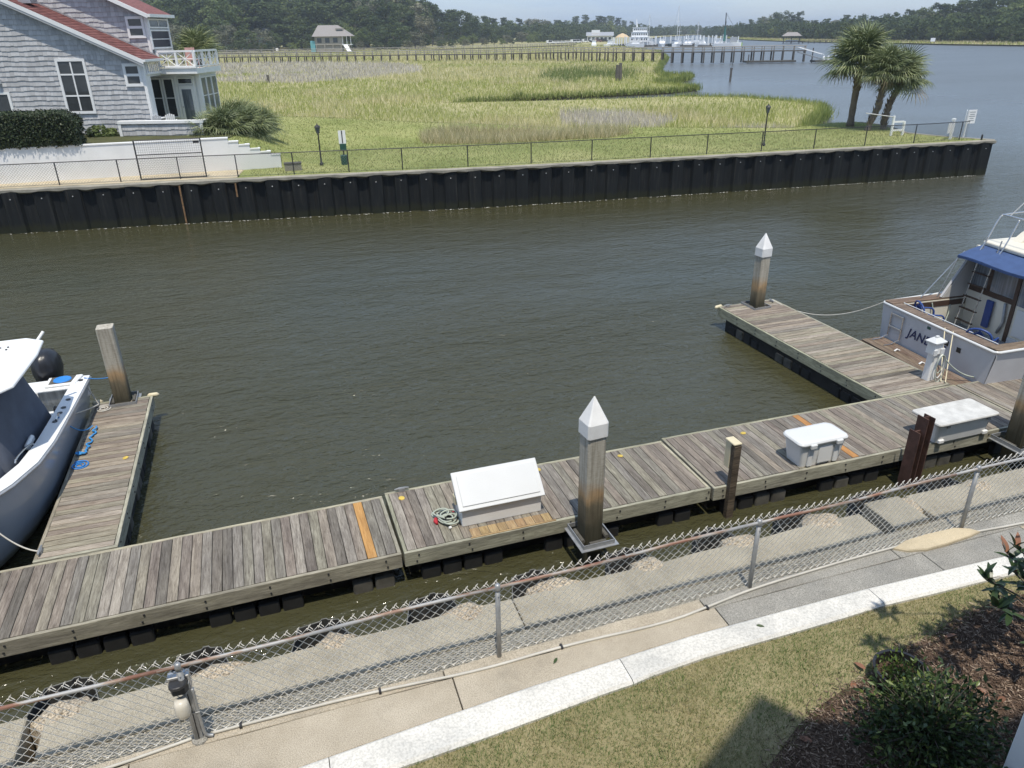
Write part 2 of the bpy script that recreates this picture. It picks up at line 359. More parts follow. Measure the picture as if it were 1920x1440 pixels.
M['conc_warm'] = concrete('warm concrete', (.36, .315, .245), (.46, .41, .33))
M['conc_grey'] = concrete('grey aggregate concrete', (.255, .245, .22), (.34, .33, .30), speck=.35)
M['conc_cap'] = concrete('seawall cap concrete', (.29, .26, .20), (.39, .355, .28), stain=.35)
M['conc_blob'] = concrete('broken shell concrete', (.33, .275, .205), (.46, .395, .30), speck=.4, sscale=50)
M['gravelmat'] = concrete('gravel', (.28, .26, .21), (.38, .355, .295), speck=.3, sscale=70)
M['curb'] = concrete('white painted curb', (.58, .565, .525), (.68, .665, .62), speck=.10, sscale=45, stain=.35)
M['stucco'] = concrete('white stucco', (.78, .78, .765), (.84, .84, .83), speck=.03, stain=.1)
M['cap_far'] = concrete('bulkhead cap concrete', (.24, .225, .185), (.36, .335, .275), speck=.15)
M['sandstrip'] = concrete('sandy concrete', (.50, .42, .29), (.58, .50, .36), speck=.1)

def groundmat(name, stops, s1=.6, s2=14, rough=.95, b_=.5):
    m, t, b, o = newmat(name); v = vec(t, off=False); f = noise(t, v, s1, 6, .65); g = noise(t, v, s2, 4, .7)
    a = nd(t, 'Math', _operation='MULTIPLY_ADD'); t.links.new(g, a.inputs[0]); a.inputs[1].default_value = .5
    a2 = nd(t, 'Math', _operation='MULTIPLY_ADD'); t.links.new(f, a2.inputs[0]); a2.inputs[1].default_value = .75; a2.inputs[2].default_value = -.12; t.links.new(a2.outputs[0], a.inputs[2])
    r = ramp(t, a.outputs[0], stops); t.links.new(r.outputs[0], b.inputs['Base Color']); b.inputs['Roughness'].default_value = rough; b.inputs['Specular IOR Level'].default_value = .1
    bump(t, b, g, b_, .03); return m
M['lawn_near'] = groundmat('dry lawn soil', [(.3, (.15, .145, .065)), (.5, (.25, .22, .12)), (.7, (.35, .30, .18))], .9, 30)
M['lawn_far'] = groundmat('mown lawn', [(.28, (.15, .18, .055)), (.45, (.23, .26, .088)), (.6, (.32, .325, .135)), (.75, (.41, .385, .20))], .22, 9, b_=.8)
M['marsh_mud'] = groundmat('marsh floor', [(.3, (.24, .24, .11)), (.6, (.40, .365, .20))], .1, 4)
M['mulch'] = groundmat('mulch', [(.3, (.05, .033, .024)), (.5, (.11, .075, .054)), (.72, (.21, .155, .12))], 2, 40, b_=1.0)
M['mulchchip'] = leafmat('mulch chips', [(0, (.045, .029, .02)), (.5, (.125, .085, .062)), (.85, (.24, .18, .135)), (1, (.38, .30, .23))], 0, .9, .1)
M['grass_near'] = leafmat('dry lawn grass', [(0, (.11, .16, .045)), (.35, (.20, .235, .08)), (.6, (.34, .31, .15)), (.85, (.49, .42, .25)), (1, (.60, .53, .35))], .3, .7, 0)
M['grass_lawn'] = leafmat('green lawn grass', [(0, (.155, .19, .058)), (.5, (.275, .295, .105)), (1, (.44, .41, .20))], .3, .7, 0)
M['marsh_green'] = leafmat('green cordgrass', [(0, (.22, .26, .06)), (.5, (.37, .41, .11)), (.8, (.48, .49, .18)), (1, (.60, .56, .31))], .35, .7, 0)
M['marsh_mix'] = leafmat('mixed cordgrass', [(0, (.28, .30, .10)), (.35, (.48, .46, .19)), (.65, (.62, .57, .30)), (.9, (.72, .64, .41)), (1, (.78, .70, .50))], .35, .7, 0)
M['marsh_tan'] = leafmat('tan reeds', [(0, (.26, .26, .12)), (.35, (.42, .38, .20)), (.75, (.60, .52, .33)), (1, (.70, .63, .44))], .3, .8, 0)
M['marsh_grey'] = leafmat('dead grey cordgrass', [(0, (.33, .30, .26)), (.5, (.48, .44, .39)), (1, (.64, .60, .55))], .2, .9, 0)
M['marsh_shrub'] = leafmat('marsh shrub leaves', [(0, (.09, .14, .04)), (.5, (.16, .21, .065)), (1, (.25, .28, .10))], .25, .7, 0)

# ---------------------------------------------------------------- water
S = 3200; WZ = -.22
water = MB().add([(-S, -300, WZ), (S, -300, WZ), (S, S, WZ), (-S, S, WZ)], [(0, 1, 2, 3)]).obj('water', M['water']); tag(water, kind='structure')

# ---------------------------------------------------------------- near bank: lawn, curb, walkway, gravel, sea wall
NZ = 1.45
curb_out = [(-9, 4.6), (-3, 4.72), (-.46, 4.93), (.5, 5.02), (1.8, 5.13), (3.67, 5.23), (5.72, 5.24), (7.88, 5.18), (10, 5.05), (14, 4.75)]
curb_in = [(-9, 4.25), (-3, 4.4), (-.5, 4.58), (.5, 4.66), (1.8, 4.76), (3.5, 4.90), (5.72, 4.95), (7.7, 4.88), (10, 4.75), (14, 4.45)]
def interp(poly, x):
    for (a, b), (c, d) in zip(poly, poly[1:]):
        if x <= c: return b + (d - b) * (x - a) / (c - a)
    return poly[-1][1]
crack = lambda x: 5.48 + .012 * x                       # joint between slab and gutter strip
fline = lambda x: 5.575 + .026 * x                      # fence line
xs = [-9, -6, -3, -2, -1, -.46, .5, 1.2, 1.8, 2.7, 3.67, 4.7, 5.72, 6.8, 7.88, 10, 14]
# lawn sheet
V = []; F = []
for i, x in enumerate(xs):
    V += [(x, -.4, NZ - .03), (x, 2.6, NZ - .03), (x, interp(curb_in, x) + .02, NZ - .03)]
    if i: a = (i - 1) * 3; F += [(a, a + 3, a + 4, a + 1), (a + 1, a + 4, a + 5, a + 2)]
lawn = MB().add(V, F).obj('lawn', M['lawn_near']); tag(lawn, kind='structure')
# curb: poured lengths
curb = root('curb', (0, 0, 0), kind='structure')
cx = [-9, -6.1, -3.05, -.2, 2.75, 5.9, 9.0, 14]
for a, b in zip(cx, cx[1:]):
    pts = [a] + [x for x in np.arange(-9, 14, .6) if a + .1 < x < b - .1] + [b]
    mb = MB(); secs = []
    for j, x in enumerate(pts):
        e = .004 if j in (0, len(pts) - 1) else 0; xx = x + (e if j == 0 else -e if j == len(pts) - 1 else 0); yi, yo = interp(curb_in, x), interp(curb_out, x); w_ = .012 * math.sin(x * 9)
        secs.append([(xx, yi + w_, NZ - .2), (xx, yi + w_, NZ + .0), (xx, yi + .03, NZ + .022), (xx, yo - .03, NZ + .022), (xx, yo, NZ - .0), (xx, yo, NZ - .2)])
    mb.loft(secs); mb.obj('segment', M['curb'], curb)
# walkway slabs
walk = root('walkway', (0, 0, 0), kind='structure')
def strip(name, mat, x0, x1, f0, f1, z0, z1, parent, gap=.006, wob=0.0, bev=.006):
    n = max(2, int((x1 - x0) / .45)); secs = []
    for j in range(n + 1):
        x = x0 + gap + (x1 - x0 - 2 * gap) * j / n; a, b = f0(x) + gap, f1(x) - gap + wob * math.sin(x * 17 + 1)
        secs.append([(x, a, z0), (x, a, z1), (x, b, z1), (x, b, z0)])
    return MB().loft(secs).obj(name, mat, parent, bevel=bev)
outf = lambda x: interp(curb_out, x)
sl = [-9, -4.9, -1.9, 1.07, 4.09, 7.0, 8.6, 11.5, 14]
for i, (a, b) in enumerate(zip(sl, sl[1:])):
    mat = M['conc_warm'] if b < 4.5 or a > 8 else M['conc_grey']
    strip('slab', mat, a, b, outf, crack, NZ - .15, NZ, walk, wob=.006)
gl = [-9, -5.6, -2.3, 1.0, 4.0, 6.7, 9.6, 14]
for a, b in zip(gl, gl[1:]):
    strip('gutter_slab', M['conc_warm'] if b < 4.2 else M['conc_grey'], a, b, crack, lambda x: fline(x) + .035, NZ - .15, NZ - .006, walk, wob=.01)
# gravel strip behind the fence: bed and loose stones
gb = strip('gravel_bed', M['gravelmat'], -9, 14, lambda x: fline(x) + .03, lambda x: fline(x) + .30, NZ - .16, NZ - .045, None); tag(gb, kind='structure')
n = 5200; gx = rng.uniform(-4, 11, n); gy = fline(gx) + rng.uniform(.04, .29, n); sz = rng.uniform(.006, .017, n)
base = np.array([(1, 0, -.5), (-.5, .87, -.5), (-.5, -.87, -.5), (0, 0, .8)]); V = (base[None] * sz[:, None, None] * rng.uniform(.7, 1.3, (n, 4, 3))) + np.c_[gx, gy, np.full(n, NZ - .04)][:, None]
F = (np.arange(n)[:, None, None] * 4 + np.array([(0, 1, 3), (1, 2, 3), (2, 0, 3)])[None]).reshape(-1, 3)
M['stone'] = leafmat('loose gravel', [(0, (.24, .22, .18)), (.5, (.36, .335, .28)), (1, (.52, .49, .42))], 0, .9, 0)
tag(inst('gravel', fast_mesh('gravel', V.reshape(-1, 3), F, M['stone'])), kind='stuff')

# sea wall: concrete cap lengths, shell-concrete bulges and dark sheet piling
wall = root('sea_wall', (0, 0, 0), label='concrete capped sea wall with dark sheet piling below the near fence', cat='sea wall')
capf0 = lambda x: fline(x) + .285
capf1 = lambda x: 6.40 + .018 * x
cl = [(-9, -2.90, 0, 0), (-2.74, 2.0, 0, 0), (2.0, 6.90, 0, 0), (7.08, 7.66, .03, .12), (7.78, 14, .0, .1)]
for a, b, dz, dy in cl:
    strip('cap_slab', M['conc_cap'], a, b, capf0, lambda x: capf1(x) + dy, NZ - .55, NZ - .02 + dz, wall, wob=.012, bev=.012)
lob = [-2.68 - 1.27 * 4 + 1.27 * k for k in range(14)]
def blob(cx, cy_, z, wx, wy, seed):
    rr = random.Random(seed); mb = MB(); n = 14; rings = []
    for j, (s, h) in enumerate(((1.06, -.35), (1.0, -.12), (.9, .0), (.6, .055), (.2, .075))):
        rings.append([(cx + math.cos(2 * math.pi * k / n) * wx * s * (1 + .16 * math.sin(k * 2.3 + seed) + rr.uniform(-.05, .05)), cy_ + math.sin(2 * math.pi * k / n) * wy * s * (1 + .14 * math.cos(k * 1.7 + seed)), z + h + rr.uniform(-.012, .012)) for k in range(n)])
    return mb.loft(rings)
for k, x in enumerate(lob):
    if -9 < x < 13: q_ = random.Random(k * 7 + 3); blob(x + .2 + q_.uniform(-.12, .12), capf1(x) + q_.uniform(-.06, .06), NZ - .075, .30 * q_.uniform(.75, 1.25), .24 * q_.uniform(.7, 1.2), k).obj('concrete_bulge', M['conc_blob'], wall, smooth=False)
# sheet piles: one rolled section per wave, 12 mm plate, wave reaching 0.5 m out from the cap
prof = [(-.635, 0), (-.36, 0), (-.22, .46), (.02, .49), (.04, .52), (.09, .52), (.11, .49), (.22, .46), (.36, 0), (.635, 0)]
def wave_mesh(name, prof, z0, z1, th, mat):
    mb = MB(); n = len(prof); q = [(x, y + th) for x, y in prof]
    poly = prof + q[::-1]; vs = [(p[0], p[1], z0) for p in poly] + [(p[0], p[1], z1) for p in poly]; N = len(poly)
    fs = [(i, i + 1, N + i + 1, N + i) for i in range(N - 1)] + [(N - 1, 0, N, 2 * N - 1)]
    for i in range(n - 1): fs += [(N + i, N + i + 1, N + N - 2 - i, N + N - 1 - i)]
    return mb.add(vs, fs).mesh(name, mat)
M['pile_edge'] = plain('worn sheet pile', (.045, .045, .043), .7, var=.4, scale=7)
nm = wave_mesh('sheet_pile', prof, -1.0, 1.24, .014, M['pile_edge'])
M['worn_edge'] = plain('worn steel edge', (.17, .17, .16), .7, var=.3, scale=9)
em = MB().tube([(x, y + .007, 1.245) for x, y in prof], .006, 5).mesh('worn_edge', M['worn_edge'])
for x in lob: o = inst('sheet_pile', nm, wall, (x, 6.47 + .018 * x, 0), (0, 0, .018)); inst('worn_edge', em, o)
strip('fill', M['float'], -9, 14, lambda x: capf0(x) + .1, lambda x: capf1(x) - .03, -1, NZ - .6, wall, bev=0)
# earth body behind the walkway so that the bank is solid
bank = MB().box(-9, 14, -.4, 5.75, -1, NZ - .22).obj('bank', M['mulch']); tag(bank, kind='structure')

# ---------------------------------------------------------------- far bulkhead
bl = [(-22, 37.8), (-10.9, 36.95), (-3.7, 36.25), (11, 34.45), (24.5, 33.45), (38.2, 32.6)]
bh = root('bulkhead', (0, 0, 0), label='long black corrugated sheet pile bulkhead across the basin under the green lawn', cat='bulkhead')
fprof = [(-.58, 0), (-.36, -.02), (-.27, -.17), (.27, -.17), (.36, -.02), (.58, 0)]
fm = wave_mesh('sheet_panel', fprof, -1.2, 1.5, .02, M['sheet'])
boltm = MB().lathe([(.02, 0), (.028, .03), (.01, .045)], n=6).mesh('bolt', M['galv'])
k = 0
for (ax, ay), (bx, by) in zip(bl, bl[1:]):
    L = math.hypot(bx - ax, by - ay); n = round(L / 1.16); an = math.atan2(by - ay, bx - ax)
    for i in range(n):
        f = (i + .5) / n; px_, py_ = ax + (bx - ax) * f, ay + (by - ay) * f
        o = inst('sheet_panel', fm, bh, (px_, py_ + random.uniform(-.02, .02), random.uniform(-.015, .015)), (0, 0, an)); o.scale = (L / n / 1.16, random.uniform(.85, 1.15), 1)
        bo = inst('bolt', boltm, o, (0, -.17, 1.22), (R(90), 0, 0)); k += 1
    secs = []; N = max(2, int(L / .35)); nx, ny = -(by - ay) / L, (bx - ax) / L
    for i in range(N + 1):
        f = i / N; x, y = ax + (bx - ax) * f, ay + (by - ay) * f; wv = -.20 + .05 * math.sin(x * 2.9) + .03 * math.sin(x * 7.1)
        secs.append([(x + nx * wv, y + ny * wv, 1.50 + .03 * math.sin(x * 5.4)), (x + nx * wv, y + ny * wv, 1.595), (x + nx * .22, y + ny * .22, 1.61), (x + nx * .22, y + ny * .22, 1.3)])
    MB().loft(secs).obj('cap_beam', M['cap_far'], bh)
for x, y, zb in ((-3.62, 36.05, -.3), (-1.3, 35.78, .85)):
    box('rusty_joint', M['rust_strip'], bh, x - .032, x + .032, y - .03, y + .02, zb, 1.44)
# east return of the point, with its own pale cap beam
for a, b in (((38.3, 32.7), (37.1, 34.6)), ((37.1, 34.6), (36.4, 37.0)), ((36.4, 37.0), (38.2, 40.6)), ((38.2, 40.6), (38.0, 42.6))):
    L = math.hypot(b[0] - a[0], b[1] - a[1]); an = math.atan2(b[1] - a[1], b[0] - a[0])
    Mx = Matrix.Translation((a[0], a[1], 0)) @ Matrix.Rotation(an, 4, 'Z')
    MB().box(0, L, -.03, .03, -1.2, 1.5, M=Mx).obj('return_wall', M['sheet'], bh); MB().box(-.05, L + .05, -.12, .2, 1.48, 1.62, M=Mx).obj('return_cap', M['cap_far'], bh)
MB().lathe([(.05, 1.2), (.05, 1.85), (.03, 1.9)], 37.6, 32.85, 8).obj('cleat_post', M['dark_metal'], bh)
# waterline foam specks along the piling
n = 420; t_ = rng.uniform(-12, 37.5, n); seg = [(a, b) for a, b in zip(bl, bl[1:])]
V = []; F = []
for x in t_:
    y = interp(bl, x) - .20 - abs(random.gauss(0, .05)); s = random.uniform(.015, .05); a = len(V)
    V += [(x - s, y, WZ + .012), (x + s, y - .01, WZ + .012), (x + s * .4, y + s * .4, WZ + .016), (x - s * .5, y + s * .3, WZ + .014)]; F.append((a, a + 1, a + 2, a + 3))
tag(MB().add(V, F).obj('foam', M['white_paint']), kind='stuff')

# ---------------------------------------------------------------- far land: lawn, marsh floor, banks
backedge = [(-45, 68), (-1, 66), (5, 61), (11, 55), (16, 52.5), (22, 48.5), (27, 44.5), (32, 42), (36, 43.2), (38.5, 43), (60, 42)]
wall_y = 38.50
def sstep(a, b, x): t = np.clip((x - a) / (b - a), 0, 1); return t * t * (3 - 2 * t)
def lawn_z(x, y):
    z = np.full(np.shape(x), 1.6); mound = 1.32 * sstep(2.6, -1.6, x) * sstep(66, 54, y)
    z = z + np.where(y > wall_y, mound, 0)
    be = np.interp(x, [p[0] for p in backedge], [p[1] for p in backedge])
    z = z + .12 * np.sin(x * .35 + y * .2) * sstep(40, 48, y) * sstep(20, 0, x)
    ditch = np.exp(-(((x - 15) / 6.2) ** 2 + ((y - 47.5) / 3.4) ** 2)); z = z - .75 * ditch * (y > 40)
    return z * (1 - sstep(-.3, 2.6, y - be)) + .2 * sstep(-.3, 2.6, y - be)
X = np.concatenate([np.linspace(-45, 8, 90), np.linspace(8.3, 39, 100)]); Y = np.concatenate([np.linspace(32, 38.45, 34), [38.53], np.linspace(38.8, 70, 110)])
gx, gy = np.meshgrid(X, Y, indexing='ij'); front = np.interp(gx, [p[0] for p in bl], [p[1] for p in bl]); gy2 = np.maximum(gy, front + .12); gz = lawn_z(gx, gy2)
right = np.interp(gy2, [32.6, 34.6, 37, 40.6, 42.6, 45], [38.2, 37.0, 36.3, 38.1, 37.9, 39]); gx2 = np.minimum(gx, right)
nx_, ny_ = gx.shape; idx = np.arange(nx_ * ny_).reshape(nx_, ny_)
F = np.stack([idx[:-1, :-1], idx[1:, :-1], idx[1:, 1:], idx[:-1, 1:]], -1).reshape(-1, 4)
far_lawn = inst('far_lawn', fast_mesh('far_lawn', np.c_[gx2.ravel(), gy2.ravel(), gz.ravel()], F, M['lawn_far'], smooth=True)); tag(far_lawn, kind='structure')
# pale paved strip between bulkhead and white wall
pv = [(-22, 37.9 + .25), (-10.9, 37.2), (-3.7, 36.5), (-1.2, 36.25), (-.9, 38.3), (-1.8, 38.42), (-22, 38.42)]
tag(MB().prism(pv, 1.60, 1.625).obj('path', M['sandstrip']), kind='structure')
marsh_poly = [(-700, 36), (31, 40.6), (37.5, 43.5), (41.0, 49.0), (40.2, 51), (44, 55), (48.4, 59), (54, 66.3), (54.4, 71), (53.2, 78.5), (48, 83.2), (40, 83.6), (33, 84.6), (20, 87.6), (33, 91.4), (45, 92), (50.7, 92.6), (57, 95.2), (57.6, 99), (57, 107), (65, 113), (71, 121), (68, 123), (64, 116.5), (72, 135), (86, 160), (112, 205), (140, 262), (173, 366), (195, 520), (215, 700), (-700, 700)]
M['bank_mud'] = groundmat('bank mud', [(.3, (.045, .04, .022)), (.6, (.085, .08, .045))], .5, 6)
def sheet(name, poly, z, mat, drop=.6):
    n = len(poly); vs = [(x, y, z) for x, y in poly] + [(x, y, z - drop) for x, y in poly]
    # skirt leans outwards a little so that banks show as mud
    mb = MB().add(vs, [tuple(range(n))]); mb.add(vs, [(i, n + i, n + (i + 1) % n, (i + 1) % n) for i in range(n)], 1)
    return tag(mb.obj(name, [mat, M['bank_mud']]), kind='structure')
sheet('marsh_floor', marsh_poly, .22, M['marsh_mud'])
isl = [(60, 160), (66, 150), (80, 158), (104, 168), (108, 174), (96, 178), (84, 172)]
bankR = [(277, 100), (280, 236), (282, 273), (291, 306), (299, 351), (301, 387), (317, 443), (340, 507), (372, 577), (440, 712), (527, 887), (900, 1250), (1500, 1250), (1500, 60), (300, 60)]
sheet('far_bank', bankR, .35, M['marsh_mud'])
sheet('far_shore', [(176, 400), (200, 420), (244, 483), (330, 640), (432, 806), (506, 902), (800, 1300), (-700, 1300), (-700, 395)], .5, M['marsh_mud'])
